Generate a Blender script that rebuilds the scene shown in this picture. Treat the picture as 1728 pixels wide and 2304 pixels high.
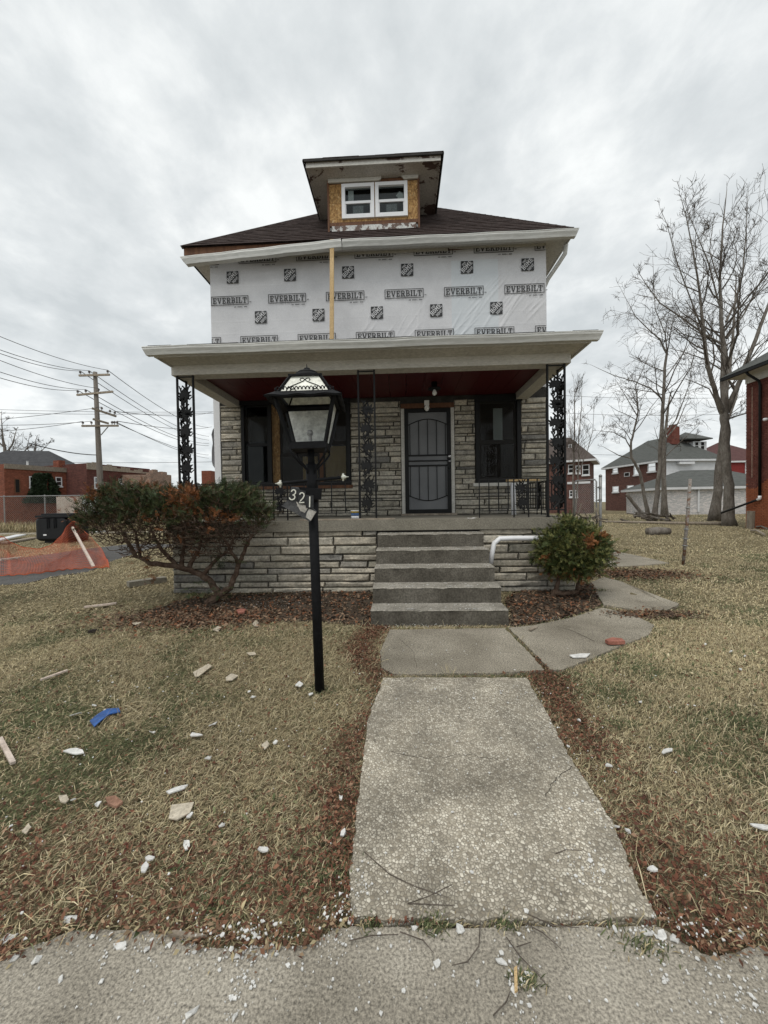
import bpy, bmesh, math, random
import numpy as np
from mathutils import Vector as V, Matrix, noise as mnoise
R_ = math.radians
sc = bpy.context.scene
for o in list(bpy.data.objects): bpy.data.objects.remove(o)
# ------------------------------------------------------------------ camera
EYE, FPX, YAW, PITCH, ROLL = 1.33, 864.0, 2.6, 1.1, 0.9     # the house front is parallel to X; Y runs away from the street
cd = bpy.data.cameras.new('camera'); cam = bpy.data.objects.new('camera', cd); sc.collection.objects.link(cam)
cd.sensor_fit = 'HORIZONTAL'; cd.sensor_width = 36; cd.lens = 18; cd.clip_start = .05; cd.clip_end = 3000
CR = Matrix.Rotation(R_(YAW), 3, 'Z') @ Matrix.Rotation(R_(90 - PITCH), 3, 'X') @ Matrix.Rotation(R_(-ROLL), 3, 'Z')
cam.matrix_world = Matrix.Translation((0, 0, EYE)) @ CR.to_4x4()
sc.camera = cam
# ------------------------------------------------------------------ sky, sun, exposure
SUN_EL, SUN_AZ = 63, -25          # soft light from over the street, a little from the left
w = bpy.data.worlds.new('World'); sc.world = w; w.use_nodes = True
nt = w.node_tree; nt.nodes.clear()
def wn(t, **k):
    n = nt.nodes.new(t)
    for a, b in k.items(): setattr(n, a, b)
    return n
out = wn('ShaderNodeOutputWorld'); bg = wn('ShaderNodeBackground'); bg.inputs[1].default_value = .1
sky = wn('ShaderNodeTexSky', sky_type='NISHITA', sun_disc=False); sky.sun_elevation = R_(SUN_EL); sky.sun_rotation = R_(180 + SUN_AZ)
tc = wn('ShaderNodeTexCoord'); sep = wn('ShaderNodeSeparateXYZ'); nt.links.new(tc.outputs['Generated'], sep.inputs[0])
def wmath(op, a, b=None):
    n = wn('ShaderNodeMath', operation=op)
    for i, x in enumerate((a, b)):
        if x is None: continue
        if isinstance(x, (int, float)): n.inputs[i].default_value = x
        else: nt.links.new(x, n.inputs[i])
    return n.outputs[0]
zc = wmath('ADD', wmath('MAXIMUM', sep.outputs[2], 0.0), .22)
cmb = wn('ShaderNodeCombineXYZ'); nt.links.new(wmath('DIVIDE', sep.outputs[0], zc), cmb.inputs[0]); nt.links.new(wmath('DIVIDE', sep.outputs[1], zc), cmb.inputs[1])
def wnoise(scale, detail, rough, dist=0.0, off=(0, 0, 0), sx=(1, 1, 1)):
    mp = wn('ShaderNodeMapping'); mp.inputs['Location'].default_value = off; mp.inputs['Scale'].default_value = sx
    mp.inputs['Rotation'].default_value = (0, 0, .5)
    nt.links.new(cmb.outputs[0], mp.inputs[0])
    n = wn('ShaderNodeTexNoise'); n.inputs['Scale'].default_value = scale; n.inputs['Detail'].default_value = detail
    n.inputs['Roughness'].default_value = rough; n.inputs['Distortion'].default_value = dist
    nt.links.new(mp.outputs[0], n.inputs['Vector']); return n.outputs[0]
n1 = wnoise(1.5, 4, .5, .1, (3.1, 1.7, 0), (1, .85, 1)); n2 = wnoise(5.5, 6, .58, .12, (.3, 4.2, 0), (1, .9, 1))
cl = wmath('ADD', wmath('MULTIPLY', n1, .52), wmath('MULTIPLY', n2, .48))
rp = wn('ShaderNodeValToRGB'); nt.links.new(cl, rp.inputs[0])
rp.color_ramp.elements[0].position = .38; rp.color_ramp.elements[0].color = (5.75, 6.1, 6.2, 1)
rp.color_ramp.elements[1].position = .62; rp.color_ramp.elements[1].color = (8.9, 9.1, 9.0, 1)
e = rp.color_ramp.elements.new(.5); e.color = (7.0, 7.3, 7.35, 1)
mx = wn('ShaderNodeMix', data_type='RGBA'); mx.inputs[0].default_value = .93
nt.links.new(sky.outputs[0], mx.inputs[6]); nt.links.new(rp.outputs[0], mx.inputs[7])
nt.links.new(mx.outputs[2], bg.inputs[0]); nt.links.new(bg.outputs[0], out.inputs[0])
sd = bpy.data.lights.new('sun', 'SUN'); sun = bpy.data.objects.new('sun', sd); sc.collection.objects.link(sun)
sd.energy = 1.5; sd.angle = R_(40); sd.color = (1, .955, .885)
sun.location = (0, -5, 30)
sun.rotation_euler = (R_(90 - SUN_EL), 0, R_(SUN_AZ))
vs = sc.view_settings; vs.view_transform = 'Standard'; vs.look = 'None'; vs.exposure = .22; vs.gamma = 1; vs.use_curve_mapping = False
# ------------------------------------------------------------------ helpers
def ray(px, py): return CR @ V(((px - 864) / FPX, -(py - 1152) / FPX, -1))
CAM = V((0, 0, EYE))
def aty(px, py, Y): d = ray(px, py); return CAM + d * (Y / d.y)
def atx(px, py, X): d = ray(px, py); return CAM + d * (X / d.x)
def atz(px, py, Z): d = ray(px, py); return CAM + d * ((Z - EYE) / d.z)
def sstep(a, b, x):
    t = np.clip((x - a) / (b - a), 0, 1); return t * t * (3 - 2 * t)
def gz(x, y):       # the lawn falls a little towards the pavement and rises a little towards the house
    return -.10 * (1 - sstep(1.1, 3.2, y)) + .05 * sstep(4.7, 5.5, y) * (1 - sstep(8, 12, y))
def gnd(px, py):
    z = 0
    for i in range(4): p = atz(px, py, z); z = float(gz(p.x, p.y))
    p.z = z; return p
ORG = {}
class MB:
    def __init__(s): s.v = []; s.f = []
    def quad(s, *p): n = len(s.v); s.v += [tuple(q) for q in p]; s.f.append(tuple(range(n, n + len(p)))); return s
    def box(s, x0, x1, y0, y1, z0, z1, m=None):
        n = len(s.v); P = [(x0,y0,z0),(x1,y0,z0),(x1,y1,z0),(x0,y1,z0),(x0,y0,z1),(x1,y0,z1),(x1,y1,z1),(x0,y1,z1)]
        if m is not None: P = [tuple(m @ V(p)) for p in P]
        s.v += P
        for q in ((0,3,2,1),(4,5,6,7),(0,1,5,4),(1,2,6,5),(2,3,7,6),(3,0,4,7)): s.f.append(tuple(n + i for i in q))
        return s
    def bar(s, a, b, w, h=None, up=(0, 0, 1)):
        a, b = V(a), V(b); d = (b - a); L = d.length; d.normalize(); u = V(up)
        x = d.cross(u)
        if x.length < 1e-4: x = d.cross(V((1, 0, 0)))
        x.normalize(); z = x.cross(d)
        m = Matrix((x, d, z)).transposed().to_4x4(); m.translation = a
        h = w if h is None else h
        return s.box(-w/2, w/2, 0, L, -h/2, h/2, m)
    def prism(s, pts, off):
        n = len(s.v); k = len(pts); off = V(off); s.v += [tuple(p) for p in pts] + [tuple(V(p) + off) for p in pts]
        s.f.append(tuple(range(n, n + k))); s.f.append(tuple(range(n + 2*k - 1, n + k - 1, -1)))
        for i in range(k): j = (i + 1) % k; s.f.append((n + j, n + i, n + k + i, n + k + j))
        return s
    def tube(s, pts, r, n=6, cap=True):
        pts = [V(p) for p in pts]; k = len(pts)
        if not hasattr(r, '__len__'): r = [r] * k
        b = len(s.v); ref = None
        for i in range(k):
            d = (pts[min(i+1, k-1)] - pts[max(i-1, 0)])
            if d.length < 1e-9: d = V((0, 0, 1))
            d.normalize()
            if ref is None: ref = V((0, 0, 1)) if abs(d.z) < .9 else V((1, 0, 0))
            x = d.cross(ref)
            if x.length < 1e-5: x = d.cross(V((0, 1, 0)))
            x.normalize(); y = x.cross(d); ref = y.copy() if abs(y.dot(d)) < .5 else ref
            for j in range(n):
                a = 2 * math.pi * j / n; s.v.append(tuple(pts[i] + (x * math.cos(a) + y * math.sin(a)) * r[i]))
        for i in range(k - 1):
            for j in range(n):
                j2 = (j + 1) % n; s.f.append((b + i*n + j, b + i*n + j2, b + (i+1)*n + j2, b + (i+1)*n + j))
        if cap and n > 2: s.f.append(tuple(b + j for j in range(n - 1, -1, -1))); s.f.append(tuple(b + (k-1)*n + j for j in range(n)))
        return s
    def lathe(s, c, prof, n=16, m=None):
        b = len(s.v); c = V(c)
        for r, z in prof:
            for j in range(n):
                a = 2 * math.pi * j / n; p = V((r * math.cos(a), r * math.sin(a), z)); p = m @ p if m is not None else p
                s.v.append(tuple(c + p))
        for i in range(len(prof) - 1):
            for j in range(n): j2 = (j+1) % n; s.f.append((b+i*n+j, b+i*n+j2, b+(i+1)*n+j2, b+(i+1)*n+j))
        s.f.append(tuple(b + j for j in range(n - 1, -1, -1))); s.f.append(tuple(b + (len(prof)-1)*n + j for j in range(n)))
        return s
    def poly(s, pts): return s.quad(*pts)
    def sheet(s, pts, th):       # a slab: top polygon, skirts down by th
        n = len(s.v); k = len(pts); s.v += [tuple(p) for p in pts] + [(p[0], p[1], p[2] - th) for p in pts]
        s.f.append(tuple(range(n, n + k)))
        for i in range(k): j = (i+1) % k; s.f.append((n+i, n+k+i, n+k+j, n+j))
        return s
    def grid(s, P):              # P[i][j] points
        n = len(s.v); a, b = len(P), len(P[0])
        for r in P: s.v += [tuple(q) for q in r]
        for i in range(a - 1):
            for j in range(b - 1): s.f.append((n+i*b+j, n+i*b+j+1, n+(i+1)*b+j+1, n+(i+1)*b+j))
        return s
    def add(s, o, m=None):
        n = len(s.v); s.v += [tuple(m @ V(p)) for p in o.v] if m is not None else o.v
        s.f += [tuple(n + i for i in q) for q in o.f]; return s
    def mesh(s, name, W, mat, smooth=False, fixn=False):
        me = bpy.data.meshes.new(name); me.from_pydata([(p[0]-W[0], p[1]-W[1], p[2]-W[2]) for p in s.v], [], s.f)
        if mat: me.materials.append(mat)
        if fixn:
            bm = bmesh.new(); bm.from_mesh(me); bmesh.ops.recalc_face_normals(bm, faces=bm.faces); bm.to_mesh(me); bm.free()
        if smooth: me.polygons.foreach_set('use_smooth', [True] * len(me.polygons))
        me.update(); return me
def link(o, parent, W):
    sc.collection.objects.link(o); pw = V((0, 0, 0))
    if parent is not None: o.parent = parent; pw = ORG[parent.name]
    o.location = V(W) - pw; ORG[o.name] = V(W); return o
def obj(name, mb, mat, parent=None, center=False, smooth=False, label=None, cat=None, group=None, kind=None, fixn=False):
    if parent is not None and not center: W = ORG[parent.name]
    else:
        a = np.array(mb.v); lo, hi = a.min(0), a.max(0); W = V(((lo[0]+hi[0])/2, (lo[1]+hi[1])/2, lo[2] if parent is None else (lo[2]+hi[2])/2))
    o = bpy.data.objects.new(name, mb.mesh(name, W, mat, smooth, fixn)); link(o, parent, W)
    return tag(o, label, cat, group, kind)
def tag(o, label=None, cat=None, group=None, kind=None):
    if label: o['label'] = label
    if cat: o['category'] = cat
    if group: o['group'] = group
    if kind: o['kind'] = kind
    return o
def thing(name, loc, label, cat, group=None):
    o = bpy.data.objects.new(name, None); o.empty_display_size = .2; link(o, None, V(loc)); return tag(o, label, cat, group)
def inst(name, me, parent, W, m=None):      # another object sharing mesh data
    o = bpy.data.objects.new(name, me); link(o, parent, V(W))
    if m is not None: mm = m.to_4x4(); mm.translation = o.location; o.matrix_local = mm
    return o
# ------------------------------------------------------------------ materials
def MAT(name, cols, scale=4.0, rough=.8, bump=.0, bscale=40.0, rand=0.0, spec=.3, metal=0.0, detail=6, stretch=(1, 1, 1), peel=None, fine=.25, randhue=None, attr=None, peel2=None):
    m = bpy.data.materials.new(name); m.use_nodes = True; t = m.node_tree; N = t.nodes; L = t.links; b = N['Principled BSDF']
    tcn = N.new('ShaderNodeTexCoord'); mp = N.new('ShaderNodeMapping'); mp.inputs['Scale'].default_value = stretch; L.new(tcn.outputs['Object'], mp.inputs[0])
    vec = mp.outputs[0]
    oi = N.new('ShaderNodeObjectInfo')
    if rand or randhue:
        va = N.new('ShaderNodeVectorMath'); va.operation = 'ADD'; L.new(vec, va.inputs[0])
        sc_ = N.new('ShaderNodeMath'); sc_.operation = 'MULTIPLY'; sc_.inputs[1].default_value = 37.0; L.new(oi.outputs['Random'], sc_.inputs[0]); L.new(sc_.outputs[0], va.inputs[1]); vec = va.outputs[0]
    def nz(s, d=detail, r=.6, dist=0.0, off=0):
        n = N.new('ShaderNodeTexNoise'); n.inputs['Scale'].default_value = s; n.inputs['Detail'].default_value = d; n.inputs['Roughness'].default_value = r; n.inputs['Distortion'].default_value = dist
        if off:
            q = N.new('ShaderNodeVectorMath'); q.operation = 'ADD'; q.inputs[1].default_value = (off, off*.7, off*1.3); L.new(vec, q.inputs[0]); L.new(q.outputs[0], n.inputs['Vector'])
        else: L.new(vec, n.inputs['Vector'])
        return n.outputs[0]
    def ramp(fac, cs, lo=.3, hi=.7):
        r = N.new('ShaderNodeValToRGB'); L.new(fac, r.inputs[0]); el = r.color_ramp.elements
        for i, c in enumerate(cs):
            p = lo + (hi - lo) * i / max(1, len(cs) - 1)
            q = el[i] if i < 2 else el.new(p)
            q.position = p; q.color = (*c, 1)
        return r.outputs[0]
    def mul(c, f, amt):
        x = N.new('ShaderNodeMix'); x.data_type = 'RGBA'; x.blend_type = 'MULTIPLY'; x.inputs[0].default_value = amt; L.new(c, x.inputs[6]); L.new(f, x.inputs[7]); return x.outputs[2]
    def mix(f, a, bb):
        x = N.new('ShaderNodeMix'); x.data_type = 'RGBA'; L.new(f, x.inputs[0])
        for i, q in ((6, a), (7, bb)):
            if isinstance(q, tuple): x.inputs[i].default_value = (*q, 1)
            else: L.new(q, x.inputs[i])
        return x.outputs[2]
    if attr: a_ = N.new('ShaderNodeAttribute'); a_.attribute_name = attr; c = a_.outputs['Color']
    else: c = ramp(nz(scale), list(cols) if len(cols) > 1 else [cols[0], cols[0]])
    if randhue:      # choose a whole piece's colour from a list, at random
        r = N.new('ShaderNodeValToRGB'); r.color_ramp.interpolation = 'CONSTANT'; L.new(oi.outputs['Random'], r.inputs[0]); el = r.color_ramp.elements
        for i, q in enumerate(randhue):
            ee = el[i] if i < 2 else el.new(i / len(randhue)); ee.position = i / len(randhue); ee.color = (*q, 1)
        c = mul(r.outputs[0], ramp(nz(scale), [(.62,.62,.62), (1.0,1,1), (1.25,1.22,1.18)]), 1)
    if fine: c = mul(c, ramp(nz(bscale * .8, 3, .7), [(1-fine*1.6,)*3, (1+fine*.6,)*3], .3, .7), 1.0)
    if rand:
        h = N.new('ShaderNodeHueSaturation'); mr = N.new('ShaderNodeMapRange'); mr.inputs[3].default_value = 1 - rand; mr.inputs[4].default_value = 1 + rand; L.new(oi.outputs['Random'], mr.inputs[0]); L.new(mr.outputs[0], h.inputs['Value']); L.new(c, h.inputs['Color']); c = h.outputs[0]
    bh = None
    for pe, of in ((peel, 5.3), (peel2, 11.7)):
        if pe:
            pc, ps, th = pe; f = N.new('ShaderNodeMapRange'); f.inputs[1].default_value = th; f.inputs[2].default_value = th + .03; L.new(nz(ps, 8, .65, .3, of), f.inputs[0]); c = mix(f.outputs[0], c, pc); bh = f.outputs[0]
    L.new(c, b.inputs['Base Color']); b.inputs['Roughness'].default_value = rough; b.inputs['Specular IOR Level'].default_value = spec; b.inputs['Metallic'].default_value = metal
    if bump:
        bp = N.new('ShaderNodeBump'); bp.inputs['Strength'].default_value = min(1, bump); bp.inputs['Distance'].default_value = .01; L.new(nz(bscale, 5, .65), bp.inputs['Height']); L.new(bp.outputs[0], b.inputs['Normal'])
    return m
def GLASS(name, tint=(1, 1, 1), refl=1.0, rough=.02, through=1.0, base=(.01, .012, .014)):
    m = bpy.data.materials.new(name); m.use_nodes = True; t = m.node_tree; N = t.nodes; L = t.links; N.clear()
    o = N.new('ShaderNodeOutputMaterial'); g = N.new('ShaderNodeBsdfGlossy'); g.inputs['Roughness'].default_value = rough
    tr = N.new('ShaderNodeBsdfTransparent'); tr.inputs[0].default_value = (*tint, 1)
    df = N.new('ShaderNodeBsdfDiffuse'); df.inputs[0].default_value = (*base, 1)
    m1 = N.new('ShaderNodeMixShader'); m1.inputs[0].default_value = through; L.new(df.outputs[0], m1.inputs[1]); L.new(tr.outputs[0], m1.inputs[2])
    fr = N.new('ShaderNodeFresnel'); fr.inputs[0].default_value = 1.5; mu = N.new('ShaderNodeMath'); mu.operation = 'MULTIPLY'; mu.inputs[1].default_value = refl; mu.use_clamp = True; L.new(fr.outputs[0], mu.inputs[0])
    m2 = N.new('ShaderNodeMixShader'); L.new(mu.outputs[0], m2.inputs[0]); L.new(m1.outputs[0], m2.inputs[1]); L.new(g.outputs[0], m2.inputs[2]); L.new(m2.outputs[0], o.inputs[0]); return m
def PEBBLE(name):       # exposed aggregate concrete
    m = MAT(name, [(.19,.168,.13), (.285,.256,.205)], 1.8, .9, 0, 60, fine=.25); t = m.node_tree; N = t.nodes; L = t.links; b = N['Principled BSDF']
    src = b.inputs['Base Color'].links[0].from_socket; tcn = [n for n in N if n.type == 'TEX_COORD'][0]
    def vor(s, feat):
        v = N.new('ShaderNodeTexVoronoi'); v.feature = feat; v.inputs['Scale'].default_value = s; L.new(tcn.outputs['Object'], v.inputs['Vector']); return v
    v1 = vor(78, 'F1'); v2 = vor(78, 'DISTANCE_TO_EDGE'); r = N.new('ShaderNodeValToRGB'); sp = N.new('ShaderNodeSeparateColor'); L.new(v1.outputs['Color'], sp.inputs[0]); L.new(sp.outputs[0], r.inputs[0])
    for i, (p, c) in enumerate(((0, (.26,.225,.17)), (.35, (.39,.355,.285)), (.7, (.52,.475,.39)), (1, (.68,.64,.54)))):
        q = r.color_ramp.elements[i] if i < 2 else r.color_ramp.elements.new(p); q.position = p; q.color = (*c, 1)
    ed = N.new('ShaderNodeMapRange'); ed.inputs[1].default_value = .05; ed.inputs[2].default_value = .16; ed.inputs[3].default_value = 0; ed.inputs[4].default_value = .95; L.new(v2.outputs['Distance'], ed.inputs[0])
    big = N.new('ShaderNodeTexNoise'); big.inputs['Scale'].default_value = 1.3; big.inputs['Detail'].default_value = 5; L.new(tcn.outputs['Object'], big.inputs['Vector'])
    mr = N.new('ShaderNodeMapRange'); mr.inputs[1].default_value = .35; mr.inputs[2].default_value = .6; mr.inputs[3].default_value = .6; mr.inputs[4].default_value = 1; L.new(big.outputs[0], mr.inputs[0])
    mu = N.new('ShaderNodeMath'); mu.operation = 'MULTIPLY'; L.new(ed.outputs[0], mu.inputs[0]); L.new(mr.outputs[0], mu.inputs[1])
    x = N.new('ShaderNodeMix'); x.data_type = 'RGBA'; L.new(mu.outputs[0], x.inputs[0]); L.new(src, x.inputs[6]); L.new(r.outputs[0], x.inputs[7]); L.new(x.outputs[2], b.inputs['Base Color'])
    st_ = N.new('ShaderNodeTexNoise'); st_.inputs['Scale'].default_value = 2.6; st_.inputs['Detail'].default_value = 7; st_.inputs['Roughness'].default_value = .65; L.new(tcn.outputs['Object'], st_.inputs['Vector'])
    sr = N.new('ShaderNodeMapRange'); sr.inputs[1].default_value = .32; sr.inputs[2].default_value = .62; sr.inputs[3].default_value = .62; sr.inputs[4].default_value = 1.12; L.new(st_.outputs[0], sr.inputs[0])
    hv = N.new('ShaderNodeHueSaturation'); L.new(sr.outputs[0], hv.inputs['Value']); L.new(x.outputs[2], hv.inputs['Color']); L.new(hv.outputs[0], b.inputs['Base Color'])
    bp = N.new('ShaderNodeBump'); bp.inputs['Strength'].default_value = .7; bp.inputs['Distance'].default_value = .006; bp.invert = True; L.new(v1.outputs['Distance'], bp.inputs['Height']); L.new(bp.outputs[0], b.inputs['Normal'])
    return m
def BRICK(name, c1, c2, mortar, bump=.6):
    m = MAT(name, [c1, c2], 3, .9, 0, 30); t = m.node_tree; N = t.nodes; L = t.links; b = N['Principled BSDF']
    src = b.inputs['Base Color'].links[0].from_socket; tcn = [n for n in N if n.type == 'TEX_COORD'][0]
    # walls are vertical: use horizontal run and height as the brick plane
    se = N.new('ShaderNodeSeparateXYZ'); L.new(tcn.outputs['Object'], se.inputs[0]); ad = N.new('ShaderNodeMath'); ad.operation = 'ADD'; L.new(se.outputs[0], ad.inputs[0]); L.new(se.outputs[1], ad.inputs[1])
    co = N.new('ShaderNodeCombineXYZ'); L.new(ad.outputs[0], co.inputs[0]); L.new(se.outputs[2], co.inputs[1])
    br = N.new('ShaderNodeTexBrick'); br.inputs['Scale'].default_value = 1; br.inputs['Brick Width'].default_value = .22; br.inputs['Row Height'].default_value = .075; br.inputs['Mortar Size'].default_value = .009
    br.inputs['Color1'].default_value = (.7,.7,.7,1); br.inputs['Color2'].default_value = (1.25,1.15,1.1,1); br.inputs['Mortar'].default_value = (*mortar, 1); L.new(co.outputs[0], br.inputs['Vector'])
    x = N.new('ShaderNodeMix'); x.data_type = 'RGBA'; x.blend_type = 'MULTIPLY'; x.inputs[0].default_value = 1; L.new(src, x.inputs[6]); L.new(br.outputs['Color'], x.inputs[7]); L.new(x.outputs[2], b.inputs['Base Color'])
    bp = N.new('ShaderNodeBump'); bp.invert = True; bp.inputs['Strength'].default_value = bump; bp.inputs['Distance'].default_value = .02; L.new(br.outputs['Fac'], bp.inputs['Height']); L.new(bp.outputs[0], b.inputs['Normal'])
    return m
m = {}
m['lawn'] = MAT('lawn_soil', [(.12,.10,.06), (.19,.16,.095), (.25,.215,.13)], 1.1, 1, .6, 60, spec=.1)
m['soil'] = MAT('bed_soil', [(.045,.036,.028), (.085,.068,.052), (.12,.1,.078)], 3, 1, 1, 45, spec=.1, fine=.4)
m['grass'] = MAT('grass_blades', [(1,1,1)], attr='Col', rough=.75, spec=.2, fine=0)
m['leaf'] = MAT('fallen_leaves', [(1,1,1)], attr='Col', rough=.8, spec=.15, fine=0)
m['flake'] = MAT('paint_flakes', [(.56,.555,.53), (.74,.735,.71)], 30, .7, .3, 90, fine=.12)
m['pebble'] = PEBBLE('aggregate_concrete')
m['walk'] = MAT('pavement_concrete', [(.25,.225,.18), (.385,.35,.288), (.50,.46,.385)], 1.9, .95, .5, 140, fine=.45, peel=((.55,.54,.51), 14, .73), peel2=((.10,.092,.08), 5, .72))
m['slab'] = MAT('path_concrete', [(.215,.19,.147), (.325,.292,.232), (.43,.39,.315)], 1.6, .95, .5, 120, fine=.5, peel=((.6,.59,.56), 22, .75), peel2=((.09,.082,.07), 3, .70))
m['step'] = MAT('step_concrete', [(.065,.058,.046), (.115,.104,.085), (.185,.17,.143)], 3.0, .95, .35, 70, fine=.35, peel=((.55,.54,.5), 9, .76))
m['tread'] = MAT('pale_tread_concrete', [(.20,.185,.155), (.30,.28,.24), (.38,.355,.31)], 4.0, .95, .35, 70, fine=.35, peel=((.6,.59,.56), 16, .70))
m['porchc'] = MAT('porch_concrete', [(.19,.175,.14), (.27,.25,.205)], 3.0, .95, .3, 70, fine=.25, peel2=((.1,.09,.075), 2.5, .66))
m['asphalt'] = MAT('asphalt', [(.07,.068,.066), (.12,.117,.112)], 2, .95, .5, 80, fine=.4)
m['stone'] = MAT('facing_stone', [(.3,.3,.3)], 6, .9, .5, 38, rand=.16, randhue=[(.42,.385,.312),(.475,.44,.365),(.385,.355,.29),(.24,.23,.208),(.445,.405,.33),(.365,.343,.283),(.49,.455,.38),(.41,.375,.307),(.32,.30,.26),(.455,.42,.35)], fine=.3)
m['mortar'] = MAT('mortar', [(.035,.033,.03), (.07,.066,.06)], 8, 1, .4, 60)
def WRAPM():
    mm = MAT('house_wrap', [(.56,.56,.575), (.66,.66,.675)], 2.2, .5, .2, 120, spec=.35, fine=.10); return mm
m['wrap'] = WRAPM()
m['wrapblue'] = MAT('house_wrap_over_window', [(.55,.585,.615), (.63,.655,.675)], .9, .5, .12, 150, fine=.05)
m['ink'] = MAT('printed_ink', [(.025,.026,.028), (.045,.046,.048)], 20, .6, fine=.1)
m['inkwhite'] = MAT('printed_white', [(.62,.62,.63)], 20, .6, fine=.05)
m['white'] = MAT('old_white_paint', [(.50,.485,.44), (.62,.60,.55)], 2, .6, .25, 40, stretch=(.6,.6,3), fine=.15, peel=((.11,.085,.07), 2.6, .735))
m['whiteclean'] = MAT('white_gutter_paint', [(.50,.50,.475), (.64,.64,.61)], 1.5, .45, .08, 30, stretch=(.3,1,2), fine=.1, peel2=((.3,.29,.26), 3, .74))
m['vinyl'] = MAT('white_vinyl', [(.74,.745,.76), (.78,.785,.80)], 3, .35, fine=.03)
m['peelwhite'] = MAT('badly_peeling_paint', [(.45,.42,.38), (.56,.53,.49)], 3, .7, .3, 40, fine=.2, peel=((.10,.065,.055), 2.2, .55))
m['rustpeel'] = MAT('peeling_board', [(.6,.6,.58)], 3, .8, .3, 40, fine=.2, peel=((.14,.1,.085), 7, .5))
m['shingle'] = MAT('brown_shingles', [(.030,.020,.018), (.052,.036,.032), (.075,.055,.05)], 9, .95, .6, 130, fine=.4, spec=.2)
m['porchshingle'] = MAT('dark_shingles', [(.04,.038,.036), (.07,.066,.062)], 9, .95, .6, 130, fine=.4, spec=.2)
m['grayshingle'] = MAT('grey_green_shingles', [(.075,.08,.075), (.12,.125,.118)], 2, .95, .3, 60, stretch=(1,1,6))
m['brownroof'] = MAT('far_brown_roof', [(.07,.055,.05), (.12,.1,.09)], 2, .95, .3, 60)
m['redroof'] = MAT('far_red_roof', [(.085,.04,.04), (.12,.06,.055)], 2, .95, .3, 60)
m['osb'] = MAT('osb_board', [(.20,.10,.035), (.42,.24,.09), (.56,.36,.16)], 26, .8, .3, 60, stretch=(1,1,.45), fine=.4, rand=.1, peel2=((.62,.46,.26), 30, .62))
m['lumber'] = MAT('new_lumber', [(.50,.34,.16), (.62,.45,.24)], 4, .7, .1, 40, stretch=(6,6,.6), rand=.1)
m['weathered'] = MAT('weathered_wood', [(.20,.165,.125), (.36,.31,.25)], 4, .85, .3, 50, stretch=(3,3,1), rand=.25)
m['brownwood'] = MAT('stained_wood', [(.10,.045,.025), (.19,.09,.045)], 5, .7, .2, 50, stretch=(4,4,.8))
m['red'] = MAT('red_ceiling_paint', [(.075,.008,.010), (.105,.013,.015)], 2, .5, .1, 40, stretch=(1,6,1), fine=.15)
m['black'] = MAT('black_iron', [(.005,.005,.0055), (.012,.012,.012)], 6, .5, .25, 60, spec=.25, fine=.2, peel2=((.06,.035,.02), 9, .72))
m['lampblack'] = MAT('old_black_paint', [(.005,.0052,.006), (.011,.0115,.013)], 8, .65, .3, 50, spec=.15, fine=.2, peel=((.085,.08,.075), 16, .70))
m['frame'] = MAT('black_window_frame', [(.006,.006,.006), (.011,.011,.011)], 6, .55, fine=.15, spec=.25)
m['mesh'] = MAT('grey_screen', [(.15,.154,.16), (.20,.205,.21)], 2, .6, .1, 120, fine=.1)
m['expmesh'] = MAT('expanded_metal', [(.045,.04,.035), (.08,.07,.06)], 6, .6)
m['interior'] = MAT('dark_interior', [(.012,.011,.010), (.02,.018,.016)], 2, .9)
m['blind'] = MAT('tan_blind', [(.60,.37,.14), (.74,.50,.22)], 3, .8, .2, 30, stretch=(8,1,.4))
m['offwhite'] = MAT('plain_offwhite', [(.8,.8,.77), (.85,.85,.82)], 3, .8, fine=.08)
m['glass'] = GLASS('window_glass', (.7,.73,.73), .35)
m['sticker'] = MAT('grey_sticker', [(.30,.31,.31), (.38,.39,.39)], 9, .7)
m['dimpanel'] = MAT('dim_panel', [(.05,.052,.055), (.075,.077,.08)], 3, .8)
m['farglass'] = GLASS('far_window_glass', (.6,.65,.7), 2.5, .08, .35, (.03,.035,.04))
m['frost'] = MAT('frosted_lamp_glass', [(.60,.61,.57), (.78,.79,.74)], 9, .35, .1, 30, spec=.5, peel2=((.3,.22,.12), 7, .70))
m['frosttop'] = MAT('milky_lamp_glass', [(.62,.63,.55), (.78,.79,.70)], 9, .3, .1, 30, spec=.5, peel2=((.5,.47,.33), 6, .66))
m['chrome'] = MAT('satin_chrome', [(.55,.55,.56)], 5, .25, metal=1, spec=.5, fine=.05)
m['galv'] = MAT('galvanised_steel', [(.26,.26,.255), (.38,.38,.37)], 9, .5, .1, 60, metal=.4)
m['rustpipe'] = MAT('rusty_pipe', [(.20,.18,.16), (.30,.275,.25)], 8, .7, .2, 60, peel=((.14,.075,.045), 7, .52))
m['bark'] = MAT('grey_bark', [(.11,.094,.078), (.19,.168,.145), (.27,.248,.22)], 5, .95, .9, 22, stretch=(1,1,.35), spec=.1)
m['twig'] = MAT('twig_bark', [(.085,.07,.058), (.14,.12,.10)], 6, .95, spec=.1)
m['yewbark'] = MAT('yew_bark', [(.055,.035,.026), (.11,.075,.055), (.16,.12,.095)], 12, .95, .8, 40, spec=.1)
m['needle'] = MAT('evergreen_needles', [(1,1,1)], attr='Col', rough=.6, spec=.3, fine=0)
m['polewood'] = MAT('utility_pole_wood', [(.14,.12,.10), (.24,.215,.19)], 3, .9, .4, 30, stretch=(6,6,.4))
m['wire'] = MAT('wire', [(.05,.05,.052), (.07,.07,.072)], 3, .6, fine=0)
m['ceramic'] = MAT('insulator', [(.07,.055,.05), (.1,.09,.085)], 3, .3, fine=0)
m['bin'] = MAT('black_plastic', [(.006,.0065,.008), (.011,.012,.014)], 3, .45, .1, 60, spec=.3, fine=.1)
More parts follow.
